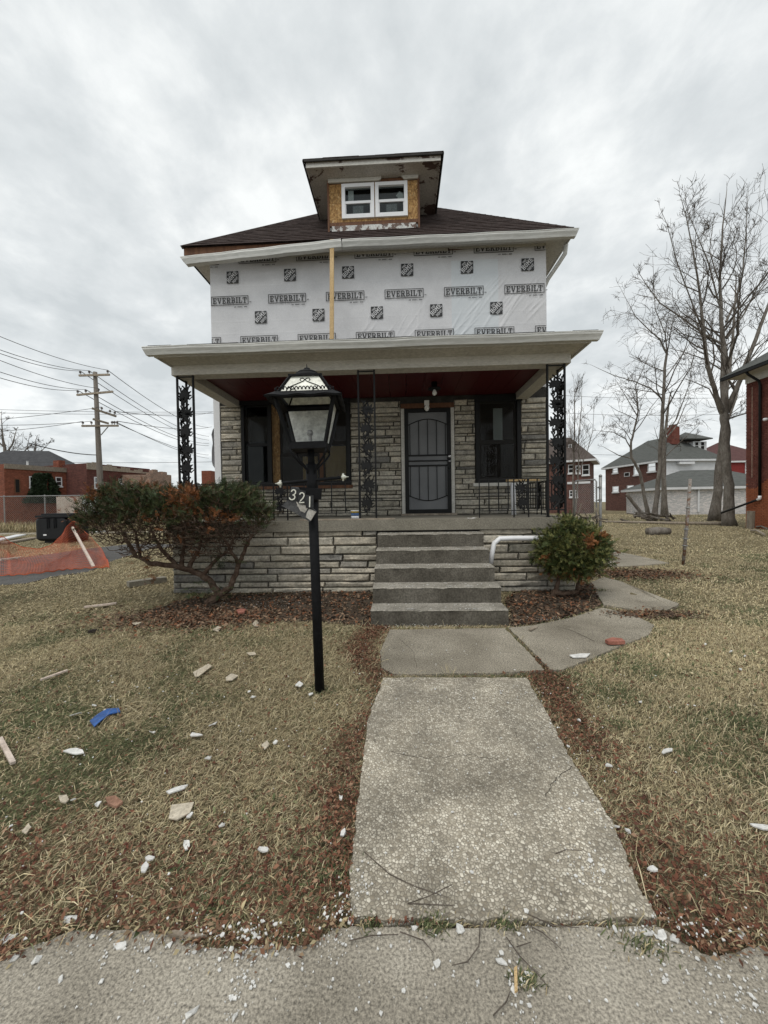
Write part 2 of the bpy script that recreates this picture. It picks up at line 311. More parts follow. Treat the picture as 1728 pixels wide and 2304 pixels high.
m['orange'] = MAT('orange_plastic', [(.46,.09,.035), (.58,.14,.06)], 3, .55, fine=.1)
m['brickor'] = BRICK('painted_orange_brick', (.19,.066,.04), (.27,.10,.062), (.75,.7,.65))
m['brickdk'] = BRICK('dark_red_brick', (.095,.036,.03), (.14,.055,.044), (1.1,1.3,1.3))
m['brickpale'] = BRICK('pale_brick', (.30,.2,.155), (.38,.28,.22), (.8,.85,.85))
m['brickred'] = BRICK('red_brick', (.105,.050,.040), (.15,.073,.06), (1.4,1.8,1.9))
m['brickmortar'] = MAT('brick_mortar', [(.12,.09,.075), (.2,.16,.14)], 5, 1, .3, 50)
m['brickpc'] = MAT('brick_pieces', [(.10,.03,.022), (.16,.052,.038), (.20,.075,.055)], 3.1, .9, .4, 60, fine=.3)
m['brickpo'] = MAT('orange_brick_pieces', [(.27,.08,.035), (.36,.12,.055)], 3.1, .9, .4, 60, fine=.3)
m['siding'] = MAT('white_siding', [(.60,.61,.62), (.70,.71,.72)], 2, .6, fine=.08)
m['paintbrick'] = BRICK('white_painted_brick', (.62,.63,.63), (.72,.72,.72), (.78,.78,.78))
m['redwall'] = MAT('red_siding', [(.20,.025,.022), (.26,.035,.03)], 3, .7)
m['stucco'] = MAT('worn_stucco', [(.42,.33,.27), (.55,.48,.42)], 1.3, .9, .3, 20, peel=((.22,.085,.05), .9, .56))
m['tan'] = MAT('tan_tile', [(.46,.40,.30), (.58,.52,.42)], 7, .8, .2, 60, rand=.15)
m['brickfrag'] = MAT('brick_fragment', [(.30,.115,.08), (.42,.18,.135)], 9, .9, .4, 60)
m['blue'] = MAT('blue_plastic', [(.012,.06,.22), (.025,.11,.36)], 12, .35, .3, 30, spec=.5, fine=.2)
m['darkclod'] = MAT('dark_clod', [(.02,.015,.012), (.045,.035,.03)], 12, .95, .6, 40)
# ================================================================== setting: ground, pavement, paths
random.seed(4)
xs = sorted(set([-600,-300,-150,-90,-60,-45,-30,-22,-16,-12] + [round(-10 + .2*i, 2) for i in range(101)] + [12,16,22,30,45,60,90,150,300,600]))
ys = sorted(set([-12,-8,-4,-2,-1] + [round(0 + .15*i, 2) for i in range(67)] + [11,12,14,17,20,25,30,40,55,80,120,200,350,700]))
def bump(x, y): return .014 * mnoise.noise((x*1.7, y*1.7, .3)) + .008 * mnoise.noise((x*5, y*5, 7.1)) if abs(x) < 10.5 and y < 10.5 else 0
obj('ground', MB().grid([[(x, y, float(gz(x, y)) + bump(x, y) - .012) for x in xs] for y in ys]), m['lawn'], kind='structure', smooth=True)
def gp(px, dz): p = gnd(*px); return V((p.x, p.y, p.z + dz))
def dens(pts, n=6, amp=.008):      # finer, slightly broken outline
    o = []
    for i, a in enumerate(pts):
        b = pts[(i+1) % len(pts)]
        for k in range(n):
            t = k / n; q = V(a).lerp(V(b), t); 
            if k: q += V((random.uniform(-amp, amp), random.uniform(-amp, amp), 0))
            o.append(q)
    return o
PV = [(0,2170),(90,2130),(171,2100),(290,2098),(373,2110),(466,2140),(560,2140),(690,2134),(746,2100),(790,2090),(1000,2096),(1256,2093),(1483,2092),(1536,2127),(1589,2155),(1624,2157),(1688,2136),(1728,2139)]
pv = [gp(p, .012) for p in PV]
pave_edge = [V((-7, 1.35, -.088))] + [V((-3, 1.22, -.088))] + pv + [V((3.2, 1.2, -.088)), V((7, 1.25, -.088))]
pave_poly = pave_edge + [V((7, -1.6, -.088)), V((-7, -1.6, -.088))]
pave = obj('pavement', MB().sheet([V((q.x, q.y, -.088)) for q in dens(pave_poly, 4, .006)], .08), m['walk'], kind='structure')
# the straight garden walk and its side branch, slab by slab
SL = {
 'a': [(862,1531),(1184,1531),(1242,1635),(1294,1734),(1334,1790),(1383,1870),(1428,1990),(1478,2079),(1256,2082),(1000,2083),(790,2078),(788,1990),(801,1844),(826,1632)],
 'b': [(876,1421),(1135,1418),(1180,1462),(1226,1514),(1100,1521),(887,1523),(858,1508),(856,1470)],
 'c': [(1144,1417),(1198,1412),(1285,1394),(1356,1371),(1420,1385),(1472,1410),(1459,1434),(1409,1453),(1327,1489),(1262,1514),(1238,1512),(1190,1462)],
 'd': [(1358,1364),(1327,1314),(1359,1301),(1400,1312),(1450,1333),(1528,1362),(1500,1377),(1440,1378)],
 'e': [(1320,1232),(1372,1240),(1440,1253),(1505,1269),(1440,1275),(1380,1277),(1320,1277)]}
path = None; polys = {}
def ref(q, s=.0): return q
for k, P in SL.items():
    pts = [gp(p, .022) for p in P]; polys[k] = [(q.x, q.y) for q in pts]
    mb = MB().sheet(dens(pts, 12, .0075), .07)
    if k == 'a':
        path = bpy.data.objects.new('garden_path', None); link(path, None, gp((1000,1800), 0)); path['kind'] = 'structure'
    obj('slab', mb, m['pebble'] if k == 'a' else m['slab'], path)
m['crackdirt'] = MAT('crack_dirt', [(.035,.03,.024), (.06,.052,.042)], 20, 1)
def crack(pxs, w0, amp=.006):
    P = [gp(p, .0235) for p in pxs]; q = []
    for i in range(len(P)-1):
        for k in range(8): c = P[i].lerp(P[i+1], k/8); q.append(V((c.x + random.uniform(-amp, amp), c.y + random.uniform(-amp, amp), c.z)))
    mb = MB()
    for i in range(len(q)-1):
        d = (q[i+1]-q[i]); d.z = 0; d.normalize(); n_ = V((-d.y, d.x, 0)); wa, wb = [w0*(.35 + .65*abs(math.sin(i*1.7 + j))) for j in (0, 1.7)]
        mb.quad(q[i] - n_*wa, q[i+1] - n_*wb, q[i+1] + n_*wb, q[i] + n_*wa)
    return obj('crack', mb, m['crackdirt'], path)
crack([(1249,1413),(1290,1425),(1345,1452)], .004); crack([(870,1700),(960,1715),(1060,1708),(1130,1722)], .0018, .010); crack([(1290,1735),(1245,1765),(1225,1810)], .002, .008); crack([(895,1440),(930,1470),(938,1518)], .0016, .008)
# bare soil beds
BED = {'l': [(400,1352),(520,1338),(840,1330),(842,1412),(700,1400),(560,1402),(420,1420),(300,1385)],
       'r': [(1146,1414),(1140,1345),(1200,1322),(1330,1312),(1352,1362),(1285,1390),(1200,1408)]}
for k, P in BED.items():
    pts = dens([gp(p, 0) for p in P], 10, .03); polys['bed' + k] = [(q.x, q.y) for q in pts]
    c = sum((q for q in pts), V((0,0,0))) / len(pts); rings = []
    for t in (1, .9, .7, .5, .3, .1): rings.append([V((c.x+(q.x-c.x)*t, c.y+(q.y-c.y)*t, float(gz(q.x*t+c.x*(1-t), q.y*t+c.y*(1-t))) + (.002 if t == 1 else .014 + .012*mnoise.noise((q.x*t*6, q.y*t*6+t*9, 2))))) for q in pts] )
    mb = MB(); n = len(pts)
    for r_ in rings: mb.v += [tuple(q) for q in r_]
    for i in range(5):
        for j in range(n): mb.f.append((i*n+j, i*n+(j+1)%n, (i+1)*n+(j+1)%n, (i+1)*n+j))
    mb.f.append(tuple(5*n + j for j in range(n)))
    obj('soil_bed', mb, m['soil'], kind='structure')
DR = [(-260,1335),(60,1313),(110,1299),(200,1286),(250,1264),(330,1236),(430,1226),(300,1223),(180,1237),(60,1254),(-260,1262)]
pts = dens([gp(p, .006) for p in DR], 6, .03); polys['drive'] = [(q.x, q.y) for q in pts]
obj('driveway', MB().sheet([V((q.x,q.y,q.z)) for q in pts], .05), m['asphalt'], kind='structure')
a = gp((300,1195), 0)
obj('alley', MB().sheet([V((-60,20.2,.008)), V((-9,20.2,.008)), V((-9,21.6,.008)), V((-60,21.8,.008))], .05), m['slab'], kind='structure')
polys['pave'] = [(q.x, q.y) for q in pave_poly]

# ================================================================== the house
HX0, HX1, HY, HZ0 = -3.73, 2.83, 7.6, 1.11
house = thing('house', (-.4, 9, 0), 'two storey house with a stone faced porch and printed white wrap on its upper wall', 'house')
FY, PX0, PX1 = 5.6, -3.46, 2.50           # porch front plane and ends
def holes(x0, x1, z0, z1, H):             # a rectangle cut into rectangles round its holes
    X = sorted({x0, x1} | {h[i] for h in H for i in (0, 1)}); Z = sorted({z0, z1} | {h[i] for h in H for i in (2, 3)})
    r = []
    for i in range(len(X)-1):
        for j in range(len(Z)-1):
            cx, cz = (X[i]+X[i+1])/2, (Z[j]+Z[j+1])/2
            if x0 <= cx <= x1 and z0 <= cz <= z1 and not any(h[0] < cx < h[1] and h[2] < cz < h[3] for h in H): r.append((X[i], X[i+1], Z[j], Z[j+1]))
    return r
WL = (-3.17, -.99, 1.73, 3.42); WR = (1.46, 2.33, 1.72, 3.39); DO = (.045, 1.02, 1.11, 3.19)
# stone facing: coursed ashlar blocks, every one with its own face
stones = []
def stone_mb(x0, x1, z0, z1, Y, axis=0):
    g = .007; x0 += g; x1 -= g; z0 += g; z1 -= g; d = random.uniform(.020, .045); c = min(.02, (z1-z0)*.25, (x1-x0)*.25)
    j = lambda s: random.uniform(-s, s)
    mb = MB(); nx = max(1, min(4, int((x1-x0)/.16))); cols_ = [x0 + (x1-x0)*i/nx for i in range(nx+1)]
    def pt(x, y, z): return (x, Y - y, z) if axis == 0 else (Y - y if axis < 0 else Y + y, x, z)
    rows = []
    rows.append([pt(x, -.02, z0) for x in cols_]); rows.append([pt(x + j(.004), d*.45, z0 + j(.003)) for x in cols_])
    lo, hi = x0 + c*.8, x1 - c*.8; cx = [lo + (hi-lo)*i/nx for i in range(nx+1)]
    rows.append([pt(x, d + j(.010), z0 + c + j(.008)) for x in cx]); rows.append([pt(x, d + j(.010), z1 - c + j(.008)) for x in cx])
    rows.append([pt(x + j(.004), d*.45, z1 + j(.003)) for x in cols_]); rows.append([pt(x, -.02, z1) for x in cols_])
    mb.grid(rows); n = nx + 1
    mb.f.append(tuple(i*n for i in range(6))); mb.f.append(tuple(i*n + nx for i in range(5, -1, -1)))
    return mb
def courses(x0, x1, z0, z1, H, Y, hs, ls, part, axis=0, key=0):
    z = z0
    while z < z1 - .02:
        h = random.choice(hs); h = z1 - z if z1 - z - h < .05 else h
        x = x0 - random.uniform(0, .3)
        while x < x1 - .01:
            l = random.uniform(*ls) * (1.25 if h < .09 else 1); e = x + l
            if x1 - e < .14: e = x1
            segs = [(max(x, x0), min(e, x1))]
            for q in H:
                if q[3] > z + .03 and q[2] < z + h - .03:
                    ns = []
                    for s0, s1 in segs:
                        if q[0] > s0: ns.append((s0, min(s1, q[0])))
                        if q[1] < s1: ns.append((max(s0, q[1]), s1))
                    segs = [s for s in ns if s[1] - s[0] > .03]
            for s0, s1 in segs:
                if s1 - s0 > .035:
                    if h > .12 and random.random() < .16: 
                        k = random.uniform(.4, .6) * h
                        stones.append((s0, s1, z, z + k, Y, axis, part)); stones.append((s0, s1, z + k, z + h, Y, axis, part))
                    else: stones.append((s0, s1, z, z + h, Y, axis, part))
            x = e
        z += h
HSU = [.05,.065,.08,.095,.11,.12]; HSL = [.06,.085,.10,.115,.13]
mbk = MB()
for r in holes(HX0, HX1, HZ0 - .1, 3.55, [WL, WR, DO]): mbk.box(r[0], r[1], HY, HY + .18, r[2], r[3])
sw = obj('stone_wall', mbk, m['mortar'], house)
courses(-3.60, HX1 - .01, HZ0, 3.36, [WL, WR, (DO[0]-.03, DO[1]+.03, 1, 3.30)], HY, HSU, (.30,.78), sw)
pbm = MB().box(PX0 + .03, PX1 - .03, FY + .01, HY, -.1, .96)
pw = obj('porch_wall', pbm, m['mortar'], house)
courses(PX0 + .03, PX1 - .03, -.02, .955, [(-.36, 1.12, -.2, .93)], FY, HSL, (.32,.95), pw)
courses(FY + .02, HY, -.02, .955, [], PX0 + .03, HSL, (.3,.7), pw, -1)
courses(FY + .02, HY, -.02, .955, [], PX1 - .03, HSL, (.3,.7), pw, 1)
stones.sort(key=lambda s: -(s[1]-s[0]) * (s[3]-s[2]) * (1.8 if s[6] is pw and s[5] == 0 else 1) * (.05 if s[5] else 1))
rest = MB()
for i, s in enumerate(stones):
    b = stone_mb(*s[:6])
    if i < 298: obj('stone', b, m['stone'], s[6], center=True)
    else: rest.add(b)
if rest.v: obj('small_stones', rest, m['stone'], house, kind='stuff')
# porch slab and steps
obj('porch_slab', MB().box(PX0 - .03, PX1 + .03, FY - .06, HY - .04, .955, 1.11), m['porchc'], house)
def step_mb(x0, x1, y0, y1, z0, z1):
    mb = MB(); n = 22; r = .012; P = []
    prof = [(y0, z0), (y0, z1 - r - .012), (y0 - .004, z1 - r), (y0 + r*.3, z1 - r*.3), (y0 + r, z1), (y1, z1)]
    for yy, zz in prof:
        P.append([(x0 + (x1-x0)*i/n, yy + random.uniform(-.003,.003), zz + (random.uniform(-.003,.002) if zz > z0 else 0)) for i in range(n+1)])
    for k in range(random.randint(1, 3)):      # a chipped nosing
        i = random.randint(2, n-2)
        for q in (2, 3, 4): x, yy, zz = P[q][i]; P[q][i] = (x, yy + .012, zz - .010)
    mb.grid(P); L = len(prof)
    for i in (0, n): mb.quad(*([P[q][i] for q in range(L)] + [(P[0][i][0], y1, z0)]))
    return mb, n
T = .285
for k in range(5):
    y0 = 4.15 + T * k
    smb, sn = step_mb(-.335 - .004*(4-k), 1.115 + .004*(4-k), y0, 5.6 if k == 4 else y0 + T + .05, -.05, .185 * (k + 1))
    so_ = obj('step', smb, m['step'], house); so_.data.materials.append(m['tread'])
    for i_ in range(2*sn, 5*sn): so_.data.polygons[i_].material_index = 1       # tread and nosing faces get a paler concrete than the riser
# porch roof: beams, red ceiling, soffit, gutter, shingles
BZ0, BZ1 = 3.315, 3.49
obj('beam', MB().box(PX0 + .05, PX1 - .05, FY + .04, FY + .26, BZ0, BZ1 + .02), m['white'], house)
for x in (PX0 + .05, PX1 - .27): obj('beam', MB().box(x, x + .22, FY + .263, HY - .05, BZ0 - .002, BZ1 + .015), m['white'], house)
ceil = MB()
for i in range(18):      # ceiling boards
    x0 = PX0 + .28 + i * (PX1 - PX0 - .56) / 18; x1 = PX0 + .28 + (i + 1) * (PX1 - PX0 - .56) / 18
    ceil.box(x0 + .003, x1 - .003, FY + .27, HY - .045, BZ1 - .06, BZ1 - .04)
obj('porch_ceiling', ceil, m['red'], house)
GX0, GX1, GY = -3.49, 2.62, 5.18
sof = MB()
for y0, y1 in ((GY + .10, GY + .30), (GY + .303, FY + .038)): sof.box(GX0 + .08, GX1 - .08, y0, y1, 3.455, 3.475)
for x0, x1 in ((GX0 + .08, PX0 + .045), (PX1 - .045, GX1 - .08)): sof.box(x0, x1, FY + .04, HY - .02, 3.457, 3.477)
obj('porch_soffit', sof, m['white'], house)
obj('fascia_board', MB().box(GX0 + .07, GX1 - .07, GY + .075, GY + .098, 3.435, 3.56), m['white'], house)
for s in (0, 1): x = (GX0 + .07, GX1 - .093)[s]; obj('fascia_board', MB().box(x, x + .023, GY + .10, HY - .02, 3.437, 3.558), m['white'], house)
def gutter(x0, x1, y, z, dpt=.11, h=.12, flare0=0, flare1=0):     # K style gutter along X; open at the top, front face towards -Y
    prof = [(y + dpt, z + h), (y + dpt, z), (y + dpt*.35, z), (y + dpt*.22, z + h*.30), (y + dpt*.02, z + h*.62), (y + dpt*.0, z + h*.80), (y + dpt*.12, z + h*.84), (y + dpt*.02, z + h*.90), (y + dpt*.02, z + h), (y + dpt*.18, z + h)]
    mb = MB(); n = 24; t = .004
    P = [[(x0 + (x1-x0)*i/n - (flare0 if i == 0 else 0)*(zz - z)/h + (flare1 if i == n else 0)*(zz - z)/h, yy + random.uniform(-.002,.002), zz + .004*math.sin(i*.9)) for i in range(n+1)] for yy, zz in prof]
    mb.grid(P)
    for e in (0, n): mb.quad(*[P[q][e] for q in (1, 2, 3, 4, 5, 7, 8)] + [P[0][e]])
    return mb
def slope(x0, x1): return .012 * 0
obj('gutter', gutter(GX0, GX1, GY - .03, 3.442, .10, .108, .04, .04), m['whiteclean'], house, label='long white gutter along the porch roof')
# porch roof shingles in courses; low slope up to the wall
def roofpatch(mb, P0, P1, Q0, Q1, rows, tab=.3, th=.008):        # P eave edge, Q ridge edge, tabs laid in courses
    P0, P1, Q0, Q1 = V(P0), V(P1), V(Q0), V(Q1); nrm = (P1-P0).cross(Q0-P0).normalized()
    for i in range(rows):
        t0, t1 = i / rows, min(1, (i + 1.15) / rows); a0, b0, a1, b1 = P0.lerp(Q0, t0), P1.lerp(Q1, t0), P0.lerp(Q0, t1), P1.lerp(Q1, t1)
        L = (b0 - a0).length; n = max(1, int(L / tab)); off = random.uniform(0, .9) / n
        cuts = [0] + [min(1, max(0, (k + off) / n + random.uniform(-.2,.2)/n)) for k in range(n)] + [1]
        for u0, u1 in zip(cuts[:-1], cuts[1:]):
            if u1 - u0 < .002: continue
            g = .002 / max(L, .1); lift = th + random.uniform(-.002, .004)
            A, B, C, D = a0.lerp(b0, u0+g) + nrm*lift, a0.lerp(b0, u1-g) + nrm*lift, a1.lerp(b1, u1-g) + nrm*.001, a1.lerp(b1, u0+g) + nrm*.001
            mb.quad(A, B, C, D); mb.quad(a0.lerp(b0, u0+g), a0.lerp(b0, u1-g), B, A)
    return mb
pr = MB().prism([(GX0 + .03, GY + .05, 3.553), (GX1 - .03, GY + .05, 3.553), (HX1 - .05, HY + .01, 4.38), (HX0 + .05, HY + .01, 4.38)], (0, 0, .02))
pr.quad((GX0 + .03, GY + .05, 3.558), (HX0 + .05, HY + .01, 4.385), (GX0 + .03, HY + .01, 3.558)); pr.quad((GX1 - .03, GY + .05, 3.558), (GX1 - .03, HY + .01, 3.558), (HX1 - .05, HY + .01, 4.385))
pro = obj('porch_roof', pr, m['porchshingle'], house)
obj('shingles', roofpatch(MB(), (GX0 - .0, GY + .03, 3.572), (GX1, GY + .03, 3.572), (HX0 + .05, HY, 4.41), (HX1 - .05, HY, 4.41), 16), m['porchshingle'], pro, kind='stuff')
# house wrap on the front, with creases and tension folds
rngw = np.random.RandomState(3)
folds = []
for k in range(46):
    cx, cz = (rngw.uniform(1.0, 2.7), rngw.uniform(4.5, 5.9)) if k < 34 else (rngw.uniform(-1.1, .9), rngw.uniform(4.45, 5.0))
    ang = R_(rngw.uniform(42, 62) if k < 40 else rngw.uniform(60, 110)); folds.append((cx, cz, math.cos(ang), math.sin(ang), rngw.uniform(.15,.55), rngw.uniform(.012,.024), rngw.uniform(.005,.011)))
for k in range(8): folds.append((rngw.uniform(2.55, 2.8), rngw.uniform(4.5, 4.8), .3, -.95, .25, .012, .004))
def wrapd(X, Z):
    d = .0025*np.sin(X*2.1 + Z*.7) + .002*np.sin(X*5.3 - Z*3.1)
    for cx, cz, c, s, L, wd, am in folds:
        u = (X-cx)*c + (Z-cz)*s; vv = -(X-cx)*s + (Z-cz)*c; d = d + am*np.exp(-(u/L)**2 - (vv/wd)**2)
    for zz in (4.78, 5.02, 5.42, 5.71, 5.98): d = d + .0016*np.exp(-((Z-zz)/.012)**2)
    return d
gx = np.linspace(HX0 - .012, HX1 + .012, 420); gzv = np.linspace(4.2, 6.32, 170); GXX, GZZ = np.meshgrid(gx, gzv); D = wrapd(GXX, GZZ)
BLX = (1.03, 1.93)
mb = MB(); mb2 = MB()
P = [[(GXX[i, j], HY - .012 - D[i, j], GZZ[i, j]) for j in range(420)] for i in range(170)]
j0, j1 = int(np.searchsorted(gx, BLX[0])), int(np.searchsorted(gx, BLX[1])); i1 = int(np.searchsorted(gzv, 6.02))
mb.grid([r[:j0+1] for r in P]); mb.grid([r[j1:] for r in P]); mb.grid([r[j0:j1+1] for r in P[i1:]]); mb2.grid([r[j0:j1+1] for r in P[:i1+1]])
ub = MB()
for r in holes(HX0, HX1, 3.56, 6.3, []): ub.box(r[0], r[1], HY + .002, HY + .18, r[2], r[3])
for x, s in ((HX0, 1), (HX1, -1)): ub.box(x, x + s*.15, HY + .181, 16.2, .3, 6.3)
ub.box(HX0, HX1, 16.2, 16.35, .3, 6.3)
obj('wall', ub, m['wrap'], house)
wrap = obj('house_wrap', mb, m['wrap'], house, smooth=True, label='white printed weather barrier stretched over the upper wall')
obj('wrap_over_window', mb2, m['wrapblue'], wrap, smooth=True)
# side flap of loose wrap and white corner board
fl = MB(); P = []
for i in range(26):
    z = 2.1 + i * .09; o = .04 + .09*math.sin(i*.33) * (1 if i < 22 else .3) + .03*math.sin(i*.9)
    P.append([(HX0 - .02 - max(0, o)*t - .01*t*math.sin(i*1.7), HY + .25 - .12*t + .5*(1-t)*.3, z) for t in (0, .35, .7, 1)])
obj('loose_wrap_flap', fl.grid(P), m['wrap'], house, smooth=True)
obj('corner_board', MB().box(HX0 + .0, HX0 + .125, HY - .035, HY - .001, 1.115, 3.5), m['vinyl'], house)
# ---- lettering
S = .15
def rect(x0, x1, y0, y1): return [(x0,y0),(x1,y0),(x1,y1),(x0,y1)]
def ringq(cx, cy, rx, ry, tx, ty, a0, a1, n=10):
    o = []
    for i in range(n):
        t0, t1 = R_(a0 + (a1-a0)*i/n), R_(a0 + (a1-a0)*(i+1)/n)
        o.append([(cx+rx*math.cos(t0), cy+ry*math.sin(t0)), (cx+rx*math.cos(t1), cy+ry*math.sin(t1)), (cx+(rx-tx)*math.cos(t1), cy+(ry-ty)*math.sin(t1)), (cx+(rx-tx)*math.cos(t0), cy+(ry-ty)*math.sin(t0))])
    return o
st = rect(.10,.30,.13,.87)
GL = {
 'E': (.78, [st, rect(0,.78,.87,1), rect(0,.78,0,.13), rect(.64,.78,.67,.87), rect(.64,.78,.13,.33), rect(.3,.5,.44,.56), rect(.5,.6,.36,.64)]),
 'V': (.92, [[(.08,.9),(.30,.9),(.54,0),(.38,0)], [(.38,.0),(.54,.0),(.86,.9),(.68,.9)], rect(0,.40,.9,1), rect(.56,.94,.9,1)]),
 'R': (.86, [st, rect(0,.42,0,.13), rect(.0,.45,.87,1), rect(.3,.45,.42,.54)] + ringq(.45,.71,.33,.29,.19,.13,-90,90) + [[(.40,.44),(.60,.44),(.80,.13),(.58,.13)], rect(.52,.9,0,.13)]),
 'B': (.84, [st, rect(0,.48,0,.13), rect(0,.45,.87,1), rect(.3,.47,.46,.58)] + ringq(.45,.73,.31,.27,.18,.13,-90,90) + ringq(.48,.29,.34,.29,.19,.13,-90,90)),
 'I': (.42, [rect(.11,.31,.13,.87), rect(0,.42,.87,1), rect(0,.42,0,.13)]),
 'L': (.76, [st, rect(0,.42,.87,1), rect(0,.76,0,.13), rect(.62,.76,.13,.42)]),
 'T': (.80, [rect(.30,.50,.13,.87), rect(.18,.62,0,.13), rect(0,.80,.87,1), rect(0,.13,.62,.87), rect(.67,.80,.62,.87)]),
 'H': (.90, [st, rect(.60,.80,.13,.87), rect(0,.40,.87,1), rect(0,.40,0,.13), rect(.5,.9,.87,1), rect(.5,.9,0,.13), rect(.3,.6,.43,.57)]),
 'O': (.80, ringq(.4,.5,.4,.5,.21,.15,0,360,18)),
 'M': (1.1, [rect(.08,.28,.13,.87), rect(.80,1.0,.13,.87), rect(0,.36,0,.13), rect(.72,1.1,0,.13), [(.0,1),(.30,1),(.62,.35),(.46,.35)], [(.46,.35),(.62,.35),(1.1,1),(.78,1)]]),
 'D': (.84, [st, rect(0,.42,0,.13), rect(0,.42,.87,1)] + ringq(.40,.5,.42,.5,.20,.14,-90,90)),
 'P': (.78, [st, rect(0,.42,0,.13), rect(0,.44,.87,1), rect(.3,.45,.36,.49)] + ringq(.44,.68,.34,.32,.19,.13,-90,90))}
def text_mb(mb, s, x, z, h, wx=1.0, gap=.12, M2=None, y=0.0):
    cx = 0.0; lay = [0]
    for ch in s:
        if ch == ' ': cx += .4; continue
        wd, polysL = GL[ch]
        for p in polysL:
            lay[0] += 1; q = []
            for a, b in p:
                u, vv_ = (cx + a) * h * wx, b * h
                if M2: u, vv_ = M2[0]*u + M2[1]*vv_, M2[2]*u + M2[3]*vv_
                q.append((x + u, y - .00012*(lay[0] % 8), z + vv_))
            mb.quad(*q)
        cx += wd + gap
    return cx * h * wx
def tw(s, gap=.12): return sum(GL[c][0] + gap for c in s) - gap
# one boxed word, origin at its lower left corner
BW, BH, BT = .755, .178, .012
mbL = MB()
for r in (rect(0,BW,0,BT), rect(0,BW,BH-BT,BH), rect(0,BT,BT,BH-BT), rect(BW-BT,BW,BT,BH-BT)): mbL.quad(*[(a, 0, b) for a, b in r])
hL = .118; text_mb(mbL, 'EVERBILT', .035, .030, hL, (BW - .07) / (tw('EVERBILT') * hL))
for k in range(3): mbL.quad(*[(BW + .022 + a, 0, .036 + b) for a, b in rect(k*.013, k*.013 + .006, 0, .016)])
mbL.quad(*[(BW + .018 + a, 0, .053 + b) for a, b in rect(0, .04, 0, .005)])
rr = random.Random(5)
x = .47
for grp in (2, 5, 3):      # the unreadably small print below
    for k in range(grp): mbL.quad(*[(x + a, 0, -.052 + b) for a, b in rect(0, .012, 0, .006 if rr.random() < .4 else .019)]); mbL.quad(*[(x + a, 0, -.052 + b) for a, b in rect(.012, .017, .012, .019)]); x += .022
    x += .022
meL = mbL.mesh('printed_word', (0,0,0), m['ink'])
LS = .235
mbS = MB().quad((0,.0015,0), (LS,.0015,0), (LS,.0015,LS), (0,.0015,LS)); meS = mbS.mesh('printed_square', (0,0,0), m['ink'])
mbT = MB(); c45 = math.sqrt(.5); rot = (c45, -c45, c45, c45)
def diag(word, off, h, wx):     # centred on the diagonal, off = shift across it
    L = tw(word) * h * wx; cx, cz = LS/2 - off*c45, LS/2 + off*c45
    x0 = cx - L/2*c45 + h/2*c45; z0 = cz - L/2*c45 - h/2*c45
    text_mb(mbT, word, x0, z0, h, wx, .12, rot)
diag('THE', .088, .036, .86); diag('HOME', .016, .085, .76); diag('DEPOT', -.078, .050, .66)
meT = mbT.mesh('printed_letters', (0,0,0), m['inkwhite'])
def wrapY(x, z): return HY - .012 - float(wrapd(np.array(x), np.array(z))) - .010
x0 = aty(477, 690, HY).x; per = (aty(1134, 645, HY).x - x0) / 5; zm = aty(477, 690, HY).z
zb = zm - .80; zt = zm + .80
for row, off in ((zm, 0), (zb, .5), (zt, .5)):
    for k in range(-1, 7):
        x = x0 + (k + off) * per
        if row == zm and k < 0: continue
        if x > HX1 - .03 or x + BW < HX0: continue
        lo, hi = HX0 + .0, HX1 - .005
        if x < lo or x + BW > hi:      # cut off at the wall's edge
            c = MB()
            for f in mbL.f:
                q = [mbL.v[i] for i in f]; ux = [min(max(p[0], lo - x), hi - x) for p in q]
                if max(ux) - min(ux) > 1e-4: c.quad(*[(u, p[1], p[2]) for u, p in zip(ux, q)])
            inst('printed_word', c.mesh('printed_word', (0,0,0), m['ink']), wrap, (x, HY - .034, row))
        else: inst('printed_word', meL, wrap, (x, HY - .034, row))
z1, z2 = aty(524.7, 626, HY).z - LS/2, aty(588, 715, HY).z - LS/2; xa = aty(524.7, 626, HY).x - LS/2; xb = aty(588, 715, HY).x - LS/2
for zz, xx, n in ((z1, xa, 6), (z2, xb, 5)):
    for k in range(n):
        p = (xx + k*per, HY - .034, zz); inst('printed_emblem', meS, wrap, p); inst('printed_emblem_letters', meT, wrap, p)
# ---- upper eave
EZ = 6.24; OY = 7.20
so = MB().prism([(HX0 - .33, OY + .10, 6.175), (HX1 + .33, OY + .10, 6.175), (HX1 + .002, HY - .03, 6.27), (HX0, HY - .03, 6.27)], (0, 0, .02))
so.prism([(HX1 + .33, OY + .10, 6.175), (HX1 + .33, 16.6, 6.175), (HX1 + .002, 16.6, 6.27), (HX1 + .002, HY - .03, 6.27)], (0, 0, .02))
so.prism([(HX0 - .33, OY + .10, 6.175), (HX0, HY - .03, 6.27), (HX0, 16.6, 6.27), (HX0 - .33, 16.6, 6.175)], (0, 0, .02))
obj('eave_soffit', so, m['white'], house)
